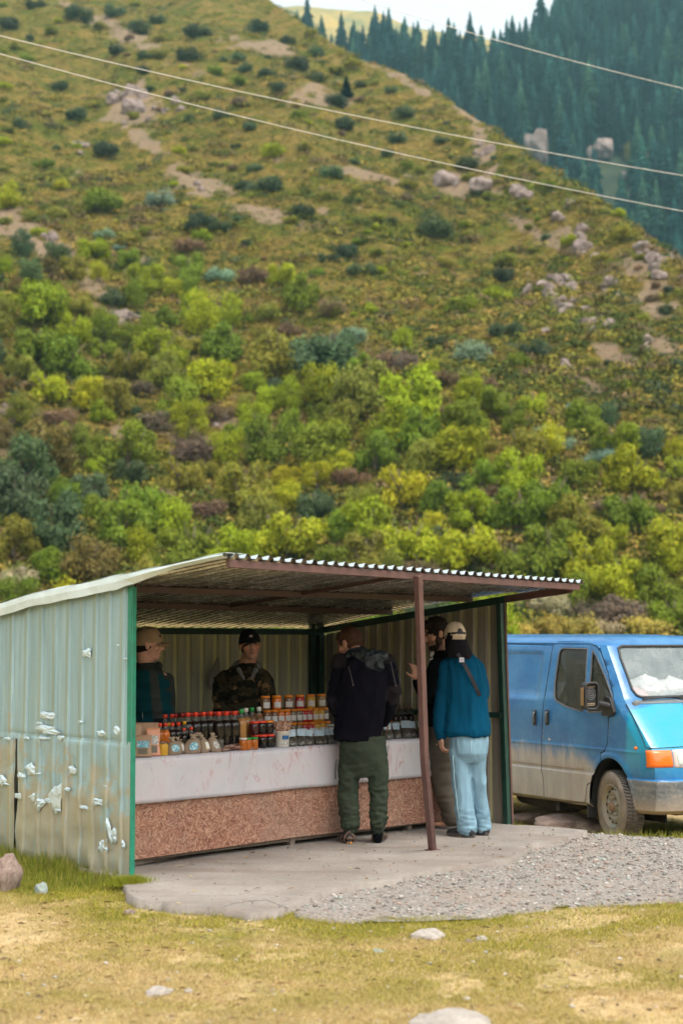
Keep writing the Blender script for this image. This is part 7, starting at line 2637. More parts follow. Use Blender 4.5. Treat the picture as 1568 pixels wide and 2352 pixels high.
def shoe(pers, ankle, toe_dir, L=.27, col=(.03, .03, .03), sole=(.05, .05, .05), name='shoe'):
    """ankle: ground point under the heel; toe_dir: unit vector"""
    a = Vector((ankle.x, ankle.y, 0)); d = Vector(toe_dir); d.z = 0; d.normalize(); sd = Vector((-d.y, d.x, 0))
    mb = MB()
    secs = []
    for t, w_, h in [(0, .026, .05), (.08, .036, .068), (.25, .038, .085), (.42, .040, .078), (.6, .046, .060), (.8, .046, .048), (.93, .036, .038), (1.0, .018, .028)]:
        c = a + d * (t * L - .05)
        secs.append((c + UZ * (h / 2 + .012), sd * w_, UZ * (h / 2 + .002)))
    mb.loft(secs, 20, pw=2.6)
    me = mb.mesh(name, [shoe_m]); vcolor(me, lambda p: col)
    o = finish(me, name, shoe_m, pers.root)
    mb = MB(); secs = []
    for z, g in ((.0, 1.0), (.024, 1.03), (.030, .96)):
        pass
    ring = []
    for k in range(28):
        t = 2 * PI * k / 28; x = math.cos(t); y = math.sin(t)
        wd = .049 if x > 0 else .041
        ring.append(a + d * (L / 2 - .05 + (L / 2 + .006) * math.copysign(abs(x) ** .75, x)) + sd * wd * math.copysign(abs(y) ** .8, y))
    mb.prism([p + UZ * .001 for p in ring][::-1], UZ * .027)
    s_ = mb.build('sole', simple('sole_%d' % int(sole[0] * 1000), sole, .7), o)
    return o


# ================================================================ C: customer seen from behind, black fleece jacket
c = Person(.165, 11.78, (802, 1479), .10, 56, -24, 0, 1.07, skin=(.50, .25, .17))
b = c.body; c.head(b)
Pc = c.P
b.chain([c.nb, Pc(818, 1500, .03)], [.058, .066])
b.loft([(Pc(833, 1722, .0), (.13, .01, 0), (0, .085, 0)), (Pc(828, 1660), (.15, .01, 0), (0, .11, 0)), (Pc(832, 1560, .01), (.17, .01, 0), (0, .11, 0)), (Pc(832, 1512, .02), (.16, .01, 0), (0, .08, 0)), (Pc(822, 1492, .03), (.06, 0, 0), (0, .06, 0))])
b.chain([Pc(885, 1520, .02), Pc(902, 1592, .05), Pc(880, 1655, .22)], [.046, .040, .030]); b.chain([Pc(785, 1520, .02), Pc(769, 1605, .05), Pc(785, 1660, .24)], [.046, .040, .030])
c.hand(b, Pc(784, 1664, .24), (.25, .9, -.15), (.6, -.2, -.6), .5, 1); c.hand(b, Pc(884, 1656, .24), (-.25, .9, -.1), (-.6, -.2, -.6), .5, -1)
for hx, kx, ax in (((802, 1730), (798, 1812), (800, 1925)), ((864, 1730), (868, 1812), (866, 1922))):
    b.chain([Pc(*hx), Pc(*kx, 0), Pc(*ax, .02)], [.066, .046, .028]); f_ = Pc(*ax, .0)
    b.ell((f_.x, f_.y + .09, .040), (.026, .085, .018))
c.make_body('man seen from behind in black fleece jacket and green trousers standing at the counter', stub=.25)
# short reddish brown hair
mb = MB(); c.hell(mb, (0, -.020, .034), (.080, .100, .092)); c.hell(mb, (0, -.045, -.015), (.070, .066, .062)); c.hell(mb, (0, .04, .072), (.052, .045, .036))
c.cloth(mb, 'hair', hair_m, .007, lambda p: tuple(a * (1 + .4 * ns(p, 60, 60, 60)) for a in (.070, .034, .021)), lambda p: .0022 * ns(p, 90, 90, 90), 3)
for sx in (-1, 1):
    pass
# jacket
mb = MB()
mb.loft([(Pc(822, 1702), (.188, .02, 0), (-.01, .135, 0)), (Pc(821, 1690), (.192, .02, 0), (-.01, .138, 0)), (Pc(824, 1650), (.188, .02, 0), (-.01, .14, 0)), (Pc(830, 1590), (.192, .02, 0), (-.01, .14, 0)), (Pc(834, 1545, .01), (.198, .02, 0), (-.01, .13, 0)),
         (Pc(835, 1517, .02), (.175, .02, 0), (-.01, .11, 0)), (Pc(832, 1500, .03), (.12, .01, 0), (0, .085, 0)), (Pc(824, 1491, .04), (.075, 0, 0), (0, .072, 0)), (Pc(818, 1484, .06), (.064, 0, 0), (0, .064, 0))], 36)
mb.chain([Pc(887, 1519, .02), Pc(897, 1555, .02), Pc(903, 1592, .04), Pc(893, 1630, .13), Pc(880, 1660, .24)], [.066, .062, .059, .052, .044], 18)
mb.chain([Pc(783, 1519, .02), Pc(775, 1558, .02), Pc(768, 1605, .05), Pc(774, 1640, .15), Pc(784, 1660, .24)], [.066, .062, .060, .052, .044], 18)
elR, elL = Pc(908, 1598, .0), Pc(762, 1625, .02)
def jc(p):
    q = px_of(p + c.org)
    base = (.0055, .0048, .0090)
    g = (.020, .016, .018)
    yk = 1528 + .0032 * (q[0] - 835) ** 2 * (.9 if q[0] < 835 else .35) + 5 * ns(p, 9, 9, 9)
    if q[1] < 1535 - .18 * (q[0] - 835) * (1 if q[0] > 835 else 0) - (.0 if q[0] > 835 else -.16 * (q[0] - 835) * .2) and (q[0] > 862 or q[0] < 795) and p.z > 1.30: base = g
    if (p - elR).length < .085: base = g
    if (p - elL).length < .095: base = (.014, .012, .017)
    return tuple(a * (1 + .25 * ns(p, 20, 20, 20)) for a in base)
def jw(p):
    z = p.z
    arm = abs(px_of(p + c.org)[0] - 834) > 62
    f = .012 * ns(p, 9, 9, 4) + .010 * ridge(ns(p, 11, 11, 5, 6)) - .006 + .006 * ns(p, 28, 28, 12)
    if arm: f += .009 * ridge(ns(p, 7, 7, 20, 3)) - .004
    if z < .86: f += .0015 * math.sin(math.atan2(p.y, p.x) * 18)
    return f
jk = c.cloth(mb, 'jacket', fleece_m, .010, jc, jw)
# folded hood, shiny dark nylon
mb = MB(); hd = Pc(850, 1502, -.085)
mb.ell(Pc(850, 1509, -.06), (.115, .060, .050), Euler((R(18), R(10), 0)).to_matrix()); mb.ell(Pc(860, 1526, -.085), (.075, .042, .042), Euler((R(10), R(12), 0)).to_matrix()); mb.ell(Pc(818, 1502, -.0), (.085, .075, .040), Euler((0, R(-14), 0)).to_matrix()); mb.ell(Pc(872, 1508, -.05), (.06, .05, .036))
c.cloth(mb, 'hood', nylon_m, .008, lambda p: tuple(a * (1 + .5 * ns(p, 14, 14, 14)) for a in (.006, .012, .016)), lambda p: .020 * ridge(ns(p, 13, 13, 17)) - .008 + .008 * ridge(ns(p, 30, 30, 34, 5)), 2)
# drawstrings
for pts in ([(800, 1530, -.15), (806, 1552, -.165), (811, 1574, -.165)], [(897, 1520, -.06), (903, 1548, -.075), (909, 1576, -.06)]):
    P = [Pc(*q) for q in pts]; m2 = MB(); m2.tube(P, .0012, 6); m2.ell(P[-1], .004, None, 8, 6); m2.build('drawstring', simple('pale_cord', (.28, .26, .25), .6), jk)
# trousers
mb = MB()
mb.loft([(Pc(833, 1690), (.180, 0, 0), (0, .125, 0)), (Pc(833, 1720), (.186, 0, 0), (0, .14, 0)), (Pc(834, 1755), (.182, 0, 0), (0, .125, 0)), (Pc(835, 1785), (.150, 0, 0), (0, .09, 0))], 32)
mb.chain([Pc(806, 1735), Pc(801, 1790), Pc(799, 1825), Pc(802, 1868), Pc(804, 1893), Pc(804, 1908)], [.096, .088, .080, .076, .068, .044], 20)
mb.chain([Pc(862, 1735), Pc(868, 1790), Pc(870, 1825), Pc(869, 1868), Pc(868, 1893), Pc(867, 1906)], [.094, .084, .074, .071, .066, .044], 20)
def tw(p):
    z = p.z
    k_ = (.35 + .65 * max(0, min(1, .5 + 2 * ns(p, 5, 5, 3, 8)))) * (1 if z < .62 else .5)
    f = .006 * ns(p, 8, 8, 7) + (.011 * ridge(ns(p, 12, 12, 19, 2) + .35 * p.x) - .006) * k_ + .003 * ns(p, 26, 26, 30)
    if z < .34: f += .010 * ridge(ns(p, 9, 9, 34, 4)) * min(1, (.34 - z) / .1)
    if z < .16: f += .004 * math.sin(math.atan2(p.y, p.x) * 30)
    return f
tr_ = c.cloth(mb, 'trousers', nylon_m if False else cotton_m, .010, lambda p: tuple(a * (1 + .25 * ns(p, 7, 7, 7)) for a in (.038, .050, .034)), tw)
MB().tube([Pc(753 + 20, 1745, .02), Pc(770, 1770, .02), Pc(770, 1790, .02)], .004, 6).build('cord', simple('dark_strap', (.02, .02, .02), .7), tr_)
MB().tube([Pc(892, 1712, -.10), Pc(895 - 8, 1740, -.12), Pc(893 - 6, 1756, -.11)], .0025, 6).build('pocket_seam', simple('trouser_seam', (.035, .05, .035), .8), tr_)
for sa, sb in (((801, 1898), (800, 1930)), ((867, 1898), (867, 1927))):
    mb = MB(); mb.cap(Pc(*sa), Pc(*sb, .03), .042, .040)
    c.cloth(mb, 'sock', fleece_m, .008, lambda p: (.006, .007, .009), None)
# sandals and socks
for (px, py, sd, nm) in ((800, 1938, -1, 'l'), (868, 1935, 1, 'r')):
    g_ = G(px, py) - c.org; d = Vector((sd * .18, 1, 0))
    o = shoe(c, g_ + Vector((0, .0, 0)), d, .27, (.006, .006, .007), (.10, .09, .085), 'sandal')
    dd = d.normalized(); sv_ = Vector((-dd.y, dd.x, 0))
    for t, w_, z0 in ((-.035, .040, .078), (.045, .048, .070), (.13, .052, .052)):
        pts = [g_ + dd * t + sv_ * w_ + UZ * .02, g_ + dd * t + sv_ * w_ * .85 + UZ * z0 * .8, g_ + dd * t + UZ * (z0 + .018), g_ + dd * t - sv_ * w_ * .85 + UZ * z0 * .8, g_ + dd * t - sv_ * w_ + UZ * .02]
        MB().tube(pts, .011, 6).build('strap', simple('sandal_strap', (.16, .095, .07), .7, col2=(.10, .07, .055), scale=20), o)
    MB().tube([g_ - dd * .055 + sv_ * .02 + UZ * .04, g_ - dd * .062 + UZ * .05, g_ - dd * .055 - sv_ * .02 + UZ * .04], .013, 6).build('heel_strap', simple('sandal_strap', (.16, .095, .07)), o)
    MB().box(g_ - dd * .052 + UZ * .012, (.040, .006, .012)).build('heel_mark', simple('orange_mark', (.75, .30, .02), .6), o)

# ================================================================ E: woman seen from behind, cap, blue sweatshirt
e_ = Person(1.07, 12.15, (1044, 1467), .0, 20, -4, 0, 1.0, skin=(.50, .27, .19))
b = e_.body; e_.head(b, .92); Pe = e_.P
b.chain([e_.nb, Pe(1052, 1512, .0)], [.050, .056])
b.loft([(Pe(1075, 1700), (.12, 0, 0), (0, .085, 0)), (Pe(1068, 1640), (.11, 0, 0), (0, .09, 0)), (Pe(1064, 1560), (.13, 0, 0), (0, .09, 0)), (Pe(1062, 1525), (.13, 0, 0), (0, .07, 0)), (Pe(1055, 1505), (.05, 0, 0), (0, .05, 0))])
b.chain([Pe(1026, 1530), Pe(1017, 1610, -.01), Pe(1012, 1690, -.01)], [.042, .036, .026]); b.chain([Pe(1096, 1532), Pe(1103, 1595, .05), Pe(1090, 1560, .24)], [.042, .036, .026])
e_.hand(b, Pe(1012, 1692, -.01), (.08, .10, -1), (.9, .3, .0), .35, -1); e_.hand(b, Pe(1090, 1558, .25), (-.4, .5, .6), (-.5, -.7, 0), .5, 1)
for hx, kx, ax, dyk in (((1058, 1712), (1062, 1800), (1072, 1915), 0), ((1092, 1712), (1100, 1800), (1109, 1905), .10)):
    b.chain([Pe(*hx), Pe(*kx, dyk * .5), Pe(*ax, dyk)], [.066, .046, .032]); f_ = Pe(*ax, dyk)
    b.ell((f_.x - .02, f_.y + .04, .038), (.026, .09, .022))
e_.make_body('woman seen from behind in beige cap, blue sweatshirt and light blue wide jeans', lips=(.4, .15, .13))
e_.cap_((.62, .50, .37), (.62, .50, .37), True, True)
e_.root.children
# strap of the cap
capo = [o for o in e_.root.children if o.name.startswith('cap')][0]
P = [e_.H(.0905 * math.cos(-PI / 2 + k), -.008 + .1095 * math.sin(-PI / 2 + k), .010) for k in np.linspace(-.3, .3, 7)]
MB().tube(P, .006, 6).build('cap_strap', simple('cap_strap', (.55, .44, .33), .8), capo)
for dx in (-.008, .008): MB().tube([e_.H(dx, -.121, .012), e_.H(dx, -.124, -.010)], .002, 5).build('strap_end', simple('strap_end', (.2, .16, .12), .8), capo)
# straight black hair
mb = MB(); rows = []
for i in range(26):
    t = i / 25; z = .045 - .215 * t
    W = .084 + .044 * t ** 1.2; D = .100 - .028 * t
    row = []
    for k in range(60):
        a = 2 * PI * k / 60
        rip = 1 + .035 * math.sin(k * 1.9 + 2 * math.sin(k)) * t + .02 * mnoise.noise(Vector((k * .5, t * 2, 0)))
        x, y = W * math.cos(a) * rip, -.012 + (D * math.sin(a) if math.sin(a) < 0 else D * .62 * math.sin(a)) * rip
        zz = z - (.018 * mnoise.noise(Vector((k * .8, 3, 0))) if i > 22 else 0) - .02 * math.cos(a) * t
        row.append(e_.H(x + .035 * t * t, y - .015 * t, zz))
    rows.append(row)
mb.grid(rows, 0, True, closed=True)
me = mb.mesh('hair', [hair_m]); vcolor(me, lambda p: tuple(a * (1 + .6 * mnoise.noise(Vector((p.x * 120, p.y * 120, p.z * 4)))) for a in (.006, .005, .007)))
h_ = finish(me, 'hair', hair_m, e_.root)
# sweatshirt
mb = MB()
mb.loft([(Pe(1072, 1692), (.185, .0, 0), (0, .14, 0)), (Pe(1071, 1680), (.192, 0, 0), (0, .148, 0)), (Pe(1068, 1630), (.178, 0, 0), (0, .135, 0)), (Pe(1065, 1570), (.17, 0, 0), (0, .125, 0)), (Pe(1062, 1532), (.165, 0, 0), (0, .11, 0)), (Pe(1059, 1510), (.12, 0, 0), (0, .085, 0)), (Pe(1053, 1497), (.065, 0, 0), (0, .065, 0))], 34)
mb.chain([Pe(1027, 1532), Pe(1020, 1580), Pe(1014, 1630), Pe(1010, 1665), Pe(1013, 1690)], [.068, .066, .064, .056, .046], 18)
mb.chain([Pe(1094, 1534), Pe(1103, 1568, .02), Pe(1106, 1594, .05), Pe(1094, 1570, .2)], [.068, .062, .056, .045], 18)
def ew(p):
    f = .018 * ridge(ns(p, 13, 13, 2.6)) - .010 + .007 * ns(p, 26, 26, 5)
    if px_of(p + e_.org)[0] < 1030: f = .007 * ridge(ns(p, 9, 9, 13)) + .006 * ridge(ns(p, 12, 12, 3)) - .006
    if p.z < .84: f *= .7
    return f
sw = e_.cloth(mb, 'sweatshirt', fleece_m, .009, lambda p: tuple(a * (1 + .16 * ns(p, 8, 8, 3)) for a in (.002, .055, .112)), ew)
# bag strap across the back
P = [Pe(1047, 1497, -.095), Pe(1057, 1510, -.125), Pe(1068, 1530, -.150), Pe(1082, 1556, -.150), Pe(1095, 1584, -.120), Pe(1103, 1602, -.06)]
mb = MB()
for a, b2 in zip(P[:-1], P[1:]): mb.bar(a, b2 + (b2 - a) * .05, .028, .004, up=(0, -1, 0))
st_ = mb.build('bag_strap', simple('bag_strap', (.025, .022, .03), .6), e_.root)
mb = MB(); P0 = Pe(1060, 1516, -.150)
for k in range(4):
    a = PI / 4 + k * PI / 2; mb.box(P0 + Vector((math.cos(a) * .014, 0, math.sin(a) * .014)), (.017, .005, .017), Matrix.Rotation(PI / 4 * 0, 3, 'Y'))
mb.build('clip', simple('pale_clip', (.62, .60, .68), .5), st_)
# jeans
mb = MB()
mb.loft([(Pe(1076, 1672), (.150, 0, 0), (0, .115, 0)), (Pe(1077, 1705), (.157, 0, 0), (0, .125, 0)), (Pe(1077, 1730), (.153, 0, 0), (0, .12, 0)), (Pe(1077, 1752), (.12, 0, 0), (0, .08, 0))], 32)
mb.chain([Pe(1055, 1725), Pe(1058, 1780), Pe(1063, 1830), Pe(1068, 1880), Pe(1072, 1902)], [.088, .078, .078, .082, .084], 20)
mb.chain([Pe(1093, 1725), Pe(1096, 1780, .03), Pe(1102, 1830, .07), Pe(1107, 1880, .10), Pe(1109, 1898, .11)], [.080, .068, .064, .066, .068], 20)
def dw(p):
    f = .004 * ns(p, 8, 8, 5) + .009 * ridge(ns(p, 13, 13, 5, 3)) - .006
    if p.z < .22: f += .005 * ridge(ns(p, 10, 10, 30, 7)) - .002
    if p.z < .07: f += .004 * ns(p, 60, 60, 10)
    return f
def dcol(p):
    k = 1 + .22 * ns(p, 6, 6, 3) + .10 * ns(p, 60, 60, 14)
    c_ = np.array((.205, .345, .44))
    if p.z > .80: c_ = c_ * .86
    if abs(p.z - .085) < .012: k *= 1.25
    return tuple(c_ * k)
jn = e_.cloth(mb, 'jeans', denim_m, .0095, dcol, dw, 3)
for x_, pts in ((0, [(1040, 1735, -.085), (1043, 1790, -.09), (1050, 1850, -.092), (1056, 1895, -.092)]), (1, [(1083, 1700, -.13), (1081, 1725, -.125), (1079, 1745, -.10)])):
    MB().tube([Pe(*q) for q in pts], .0022, 5).build('seam', simple('denim_seam', (.42, .60, .64), .8), jn)
for px, py, dr in ((1068, 1925, (-.62, .5, 0)), (1112, 1920, (-.3, .9, 0))):
    g_ = G(px, py) - e_.org
    o = shoe(e_, g_ + Vector((.03 if px < 1100 else 0, .03, 0)), dr, .25, (.02, .022, .025), (.055, .05, .048), 'sneaker')

# ================================================================ D: bearded man facing left
d_ = Person(.93, 12.75, (1000, 1456), .0, 108, -20, 0, 1.06, skin=(.52, .27, .17))
b = d_.body; d_.head(b); Pd = d_.P
b.chain([d_.nb, Pd(1018, 1500)], [.058, .064])
b.loft([(Pd(1012, 1700), (.10, .03, 0), (-.03, .13, 0)), (Pd(1015, 1620), (.11, .03, 0), (-.03, .14, 0)), (Pd(1017, 1560), (.12, .03, 0), (-.03, .16, 0)), (Pd(1018, 1520), (.09, .03, 0), (-.03, .15, 0)), (Pd(1018, 1500), (.05, 0, 0), (0, .06, 0))])
b.chain([Pd(1004, 1528, -.15), Pd(978, 1602, -.20), Pd(956, 1562, -.22)], [.050, .042, .030]); b.chain([Pd(1025, 1528, .15), Pd(1030, 1610, .18), Pd(1020, 1680, .16)], [.050, .042, .030])
d_.hand(b, Pd(955, 1560, -.22), (-.10, -.05, 1), (-.5, .75, 0), .42, 1); d_.hand(b, Pd(1020, 1684, .16), (0, 0, -1), (0, -1, 0), .4, 1)
for hx, kx, ax, dy in (((1008, 1715), (1012, 1800), (1030, 1885), -.08), ((1020, 1715), (1030, 1795), (1045, 1880), .09)):
    b.chain([Pd(*hx, dy), Pd(*kx, dy), Pd(*ax, dy)], [.085, .056, .038]); f_ = Pd(*ax, dy)
    b.ell((f_.x - .05, f_.y, .038), (.09, .026, .022))
d_.make_body('bearded man in black jacket facing left with one hand raised behind the brown post', brows=(.02, .014, .01), lips=(.33, .12, .09), stub=.55)
mb = MB(); d_.hell(mb, (0, -.022, .042), (.086, .104, .094)); d_.hell(mb, (0, -.050, -.010), (.076, .066, .060)); d_.hell(mb, (0, .035, .092), (.060, .060, .036)); 
for sx in (-1, 1): d_.hell(mb, (sx * .070, .012, .020), (.012, .024, .034))
d_.cloth(mb, 'hair', hair_m, .007, lambda p: tuple(a * (1 + .5 * ns(p, 50, 50, 50)) for a in (.018, .012, .010)), lambda p: .009 * ns(p, 38, 38, 38) + .004 * ns(p, 90, 90, 90), 2)
mb = MB(); d_.hell(mb, (0, .036, -.090), (.050, .056, .036)); d_.hell(mb, (0, .070, -.098), (.030, .026, .022))
for sx in (-1, 1): d_.hell(mb, (sx * .056, .012, -.052), (.013, .034, .044)); d_.hell(mb, (sx * .015, .092, -.047), (.016, .008, .005))
d_.cloth(mb, 'beard', hair_m, .006, lambda p: tuple(a * (1 + .5 * ns(p, 70, 70, 70)) for a in (.035, .022, .016)), lambda p: .003 * ns(p, 70, 70, 70), 2)
mb = MB()
mb.loft([(Pd(1014, 1668), (.135, .04, 0), (-.04, .185, 0)), (Pd(1015, 1620), (.14, .04, 0), (-.04, .185, 0)), (Pd(1016, 1560), (.145, .04, 0), (-.04, .19, 0)), (Pd(1018, 1526), (.12, .04, 0), (-.04, .18, 0)), (Pd(1018, 1508), (.09, .02, 0), (-.02, .11, 0)), (Pd(1015, 1494), (.07, 0, 0), (0, .075, 0))], 34)
mb.chain([Pd(1003, 1530, -.16), Pd(988, 1572, -.18), Pd(979, 1600, -.20), Pd(966, 1582, -.215), Pd(957, 1566, -.22)], [.072, .064, .058, .050, .040], 18)
mb.chain([Pd(1025, 1530, .15), Pd(1030, 1610, .18), Pd(1020, 1675, .16)], [.070, .06, .045], 18)
dj = d_.cloth(mb, 'jacket', fleece_m, .010, lambda p: tuple(a * (1 + .3 * ns(p, 12, 12, 12)) for a in (.003, .003, .0035)), lambda p: .010 * ns(p, 9, 9, 6) + .005 * ns(p, 20, 20, 12))
MB().box(Pd(992, 1503, -.10), (.025, .015, .04), Euler((0, R(30), 0)).to_matrix()).build('shirt_collar', simple('pale_shirt', (.45, .42, .38), .8), d_.root)
MB().box(Pd(990, 1514, -.24), (.030, .006, .010), Euler((0, R(-25), R(-20))).to_matrix()).build('chest_mark', simple('white_mark', (.7, .7, .7), .6), dj)
mb = MB()
mb.loft([(Pd(1013, 1655), (.12, .02, 0), (-.02, .16, 0)), (Pd(1013, 1700), (.135, .02, 0), (-.02, .17, 0)), (Pd(1014, 1730), (.13, .02, 0), (-.02, .16, 0))], 30)
mb.chain([Pd(1010, 1725, -.08), Pd(1014, 1800, -.08), Pd(1026, 1850, -.08), Pd(1034, 1882, -.08)], [.105, .085, .072, .066], 18)
mb.chain([Pd(1020, 1725, .09), Pd(1028, 1795, .09), Pd(1040, 1880, .09)], [.10, .08, .066], 18)
d_.cloth(mb, 'trousers', cotton_m, .010, lambda p: tuple(a * (1 + .2 * ns(p, 8, 8, 8)) for a in (.115, .098, .078)), lambda p: .008 * ns(p, 8, 8, 10) + .007 * ridge(ns(p, 8, 8, 18)) - .004)
for px, py, dy in ((1030, 1893, 0), (1050, 1888, .16)):
    g_ = G(px, py) - d_.org
    shoe(d_, g_ + Vector((.02, dy, 0)), (-1, -.12, 0), .28, (.16, .055, .025), (.10, .035, .02), 'boot')

# ================================================================ A: seller on the left, cap and teal vest, in profile
a_ = Person(-1.46, 11.65, (342, 1481), .0, -84, -3, 0, 1.03, skin=(.64, .36, .28))
b = a_.body; a_.head(b, .95); Pa = a_.P
b.chain([a_.nb, Pa(338, 1530)], [.056, .066])
b.loft([(Pa(345, 1760), (.15, 0, 0), (0, .11, 0)), (Pa(345, 1680), (.14, 0, 0), (0, .11, 0)), (Pa(345, 1590), (.16, 0, 0), (0, .11, 0)), (Pa(342, 1550), (.15, 0, 0), (0, .08, 0)), (Pa(340, 1530), (.06, 0, 0), (0, .06, 0))])
b.chain([Pa(308, 1568), Pa(299, 1640, -.05), Pa(315, 1690, -.2)], [.040, .036, .028]); b.chain([Pa(378, 1570, .02), Pa(386, 1640), Pa(378, 1700, -.12)], [.038, .034, .028])
a_.hand(b, Pa(316, 1692, -.2), (.2, -.6, -.6), (0, 0, -1), .4, 1); a_.hand(b, Pa(378, 1702, -.13), (.1, -.6, -.6), (0, 0, -1), .4, -1)
for x in (328, 362): b.chain([Pa(x, 1760), Pa(x, 1850), Pa(x, 1955)], [.08, .055, .038]); b.ell(Pa(x, 1955, -.06) * 1.0, (.04, .11, .04))
a_.make_body('young seller in beige cap and dark teal vest, seen in profile at the left end', brows=(.06, .035, .02))
a_.cap_((.42, .29, .19), (.42, .29, .19), True, False, (-.45, simple('black_stitch', (.02, .02, .02), .8)))
mb = MB(); a_.hell(mb, (0, -.030, -.002), (.077, .080, .060)); a_.hell(mb, (0, -.055, -.030), (.062, .050, .045))
a_.cloth(mb, 'hair', hair_m, .007, lambda p: (.022, .015, .012), lambda p: .003 * ns(p, 60, 60, 60), 2)
mb = MB()   # grey hooded top under the vest
mb.loft([(Pa(348, 1680), (.15, 0, 0), (0, .125, 0)), (Pa(346, 1590), (.165, 0, 0), (0, .125, 0)), (Pa(344, 1556), (.155, 0, 0), (0, .105, 0)), (Pa(342, 1538), (.10, 0, 0), (0, .09, 0)), (Pa(342, 1522), (.078, 0, 0), (0, .078, 0))], 30)
mb.ell(Pa(330, 1532, .04), (.10, .08, .04)); mb.ell(Pa(364, 1530, -.05), (.035, .04, .035))
mb.chain([Pa(304, 1562), Pa(298, 1640, -.05), Pa(315, 1688, -.19)], [.066, .056, .045], 16); mb.chain([Pa(383, 1562, .02), Pa(388, 1640), Pa(379, 1700, -.11)], [.062, .054, .042], 16)
a_.cloth(mb, 'hooded_top', fleece_m, .010, lambda p: tuple(a * (1 + .3 * ns(p, 9, 9, 9)) for a in (.035, .040, .036)), lambda p: .006 * ns(p, 10, 10, 10))
mb = MB()
mb.loft([(Pa(345, 1745), (.185, 0, 0), (0, .150, 0)), (Pa(345, 1690), (.185, 0, 0), (0, .155, 0)), (Pa(343, 1610), (.18, 0, 0), (0, .150, 0)), (Pa(341, 1572), (.175, 0, 0), (0, .135, 0)), (Pa(340, 1552), (.15, 0, 0), (0, .115, 0)), (Pa(338, 1540), (.11, 0, 0), (0, .10, 0))], 34)
ops = Pa(366, 1600, -.13)
def vcf(p):
    q = px_of(p + a_.org)
    if p.y < -.02 and abs(q[0] - (352 + (q[1] - 1540) * .10)) < 9 + (q[1] - 1540) * .03 and q[1] < 1650: return (.045, .050, .045)
    if p.y < 0 and abs(q[0] - (366 + (q[1] - 1650) * .02)) < 14 and q[1] >= 1650: return (.008, .010, .012)
    return tuple(a * (1 + .25 * ns(p, 9, 9, 9)) for a in (.004, .045, .058))
v_ = a_.cloth(mb, 'vest', nylon_m if False else cotton_m, .009, vcf, lambda p: .007 * math.sin(p.z * 62) * (1 if p.z < 1.28 else .3) + .006 * ns(p, 12, 12, 6))
MB().tube([Pa(327, 1636, -.16), Pa(328, 1652, -.165)], .003, 6).build('zip_pull', simple('zip_metal', (.6, .6, .6), .3, .9), v_)
mb = MB(); mb.chain([Pa(328, 1745), Pa(328, 1850), Pa(328, 1940)], [.1, .08, .07], 14); mb.chain([Pa(362, 1745), Pa(362, 1850), Pa(362, 1940)], [.1, .08, .07], 14)
a_.cloth(mb, 'trousers', cotton_m, .012, lambda p: (.03, .03, .035), None)
for x in (328, 362): shoe(a_, Pa(x, 1955), (.2, -1, 0), .27, (.03, .03, .03), (.05, .05, .05), 'shoe')

# ================================================================ B: seller in camouflage jacket facing the camera
s2 = Person(-.775, 12.35, (574, 1483), .0, -168, 4, 5, 1.04, skin=(.60, .32, .23))
b = s2.body; s2.head(b, 1.02); Ps = s2.P
b.chain([s2.nb, Ps(566, 1528, .05)], [.060, .068])
b.loft([(Ps(545, 1750, .1), (.15, 0, 0), (0, .11, 0)), (Ps(548, 1660, .08), (.15, 0, 0), (0, .11, 0)), (Ps(556, 1590, .05), (.17, 0, 0), (0, .12, 0)), (Ps(560, 1548, .04), (.16, 0, 0), (0, .09, 0)), (Ps(564, 1530, .04), (.07, 0, 0), (0, .06, 0))])
b.chain([Ps(518, 1568, .04), Ps(510, 1635, -.02), Ps(558, 1667, -.17)], [.042, .038, .030]); b.chain([Ps(600, 1564, .04), Ps(615, 1598, 0), Ps(631, 1648, -.14)], [.042, .038, .028])
s2.hand(b, Ps(562, 1668, -.18), (.5, -.4, -.4), (0, 0, -1), .4, 1); s2.hand(b, Ps(633, 1654, -.16), (.2, -.4, -.8), (0, 0, -1), .4, -1)
for x in (528, 562): b.chain([Ps(x, 1750, .1), Ps(x, 1830, .1), Ps(x, 1925, .1)], [.08, .055, .038]); b.ell(Ps(x, 1925, .04), (.04, .11, .04))
s2.make_body('seller in camouflage jacket and black cap behind the bottles looking at the camera', brows=(.035, .02, .015), lips=(.34, .12, .10), stub=.3)
s2.cap_((.010, .010, .013), (.010, .010, .013), True, False, (0, simple('white_red_stitch', (.55, .45, .45), .8)))
mb = MB(); s2.hell(mb, (0, -.028, .000), (.080, .080, .058)); s2.hell(mb, (0, -.05, -.03), (.064, .05, .04))
s2.cloth(mb, 'hair', hair_m, .007, lambda p: (.03, .018, .012), None, 2)
camo = [(.014, .013, .008), (.035, .030, .016), (.19, .115, .055), (.060, .045, .024), (.007, .007, .005)]
def ccf(p):
    a = ns(p, 10, 10, 17) + .6 * ns(p, 28, 28, 38, 5); b_ = ns(p, 9, 9, 20, 9) + .6 * ns(p, 30, 30, 34, 2)
    if b_ > .50: return camo[2]
    if a > .25: return camo[1]
    if a > .05: return camo[3]
    return camo[0] if a > -.3 else camo[4]
mb = MB()
mb.loft([(Ps(545, 1730, .09), (.20, 0, 0), (0, .15, 0)), (Ps(548, 1670, .08), (.205, 0, 0), (0, .15, 0)), (Ps(554, 1600, .05), (.205, 0, 0), (0, .15, 0)), (Ps(559, 1556, .04), (.20, 0, 0), (0, .125, 0)), (Ps(563, 1538, .04), (.14, 0, 0), (0, .10, 0)), (Ps(565, 1524, .04), (.09, 0, 0), (0, .085, 0))], 34)
mb.chain([Ps(514, 1562, .04), Ps(508, 1600, .02), Ps(510, 1640, -.03), Ps(540, 1662, -.12), Ps(560, 1668, -.17)], [.080, .076, .072, .060, .052], 18)
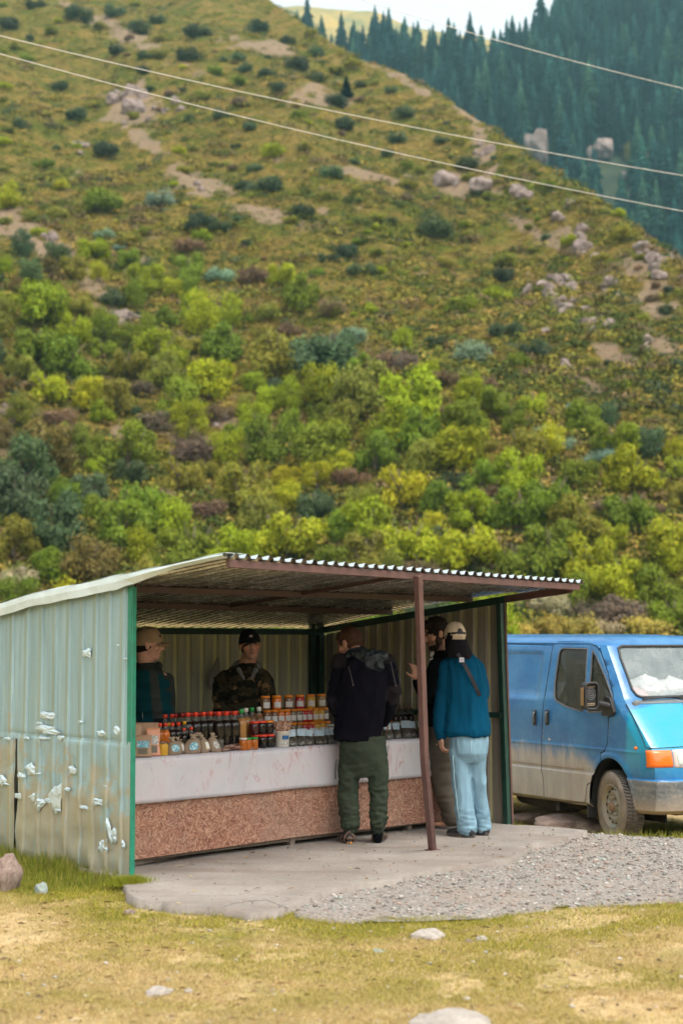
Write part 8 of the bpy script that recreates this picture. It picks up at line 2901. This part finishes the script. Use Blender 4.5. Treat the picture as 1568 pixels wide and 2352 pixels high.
mb.chain([Ps(604, 1560, .04), Ps(615, 1598, .0), Ps(626, 1632, -.10), Ps(632, 1650, -.15)], [.078, .068, .055, .046], 18)
s2.cloth(mb, 'camouflage_jacket', cotton_m, .008, ccf, lambda p: .012 * ridge(ns(p, 8, 8, 12)) - .006 + .007 * ns(p, 20, 20, 16))
mb = MB()   # grey hood lying round the neck
for k in range(13):
    a = PI * (-.16 + 1.32 * k / 12); fr = max(0, -math.sin(a))
    mb.ell(Ps(566, 1533, .035) + Vector((.088 * math.cos(a), .062 * math.sin(a), .022 * math.sin(a) + .010 - .05 * fr)), (.033, .034, .036 - .01 * fr))
mb.cap(Ps(587, 1540, -.05), Ps(577, 1560, -.10), .024, .012); mb.cap(Ps(547, 1538, -.05), Ps(560, 1560, -.10), .022, .012)
s2.cloth(mb, 'grey_hood', cotton_m, .008, lambda p: tuple(a * (1 + .2 * ns(p, 12, 12, 12)) for a in (.17, .17, .17)), lambda p: .005 * ns(p, 20, 20, 20))
mb = MB(); mb.chain([Ps(528, 1740, .1), Ps(528, 1830, .1), Ps(528, 1915, .1)], [.1, .08, .07], 14); mb.chain([Ps(562, 1740, .1), Ps(562, 1830, .1), Ps(562, 1915, .1)], [.1, .08, .07], 14)
s2.cloth(mb, 'trousers', cotton_m, .012, lambda p: (.025, .025, .02), None)
for x in (528, 562): shoe(s2, Ps(x, 1925, .12), (.1, -1, 0), .27, (.03, .03, .03), (.05, .05, .05), 'shoe')
# pale bag hanging on the back wall beside him
ubg = SW(498, 1570, 2.2)[0] - 2.02
mb = MB(); mb.loft([(S(2.02 + ubg, 2.24, 1.12), d1 * .05, d2 * .02), (S(2.02 + ubg, 2.24, 1.16), d1 * .07, d2 * .03), (S(2.04 + ubg, 2.25, 1.26), d1 * .055, d2 * .025), (S(2.07 + ubg, 2.26, 1.35), d1 * .03, d2 * .02), (S(2.09 + ubg, 2.27, 1.40), d1 * .010, d2 * .010)], 20)
tag(mb.build('cloth_bag', simple('pale_cloth', (.36, .33, .29), .9, bumps=.4, bscale=20, bdist=.01), None, tuple(S(2.02 + ubg, 2.2, 1.05))), 'pale cloth bag hanging on the back wall behind the seller in camouflage', 'bag')
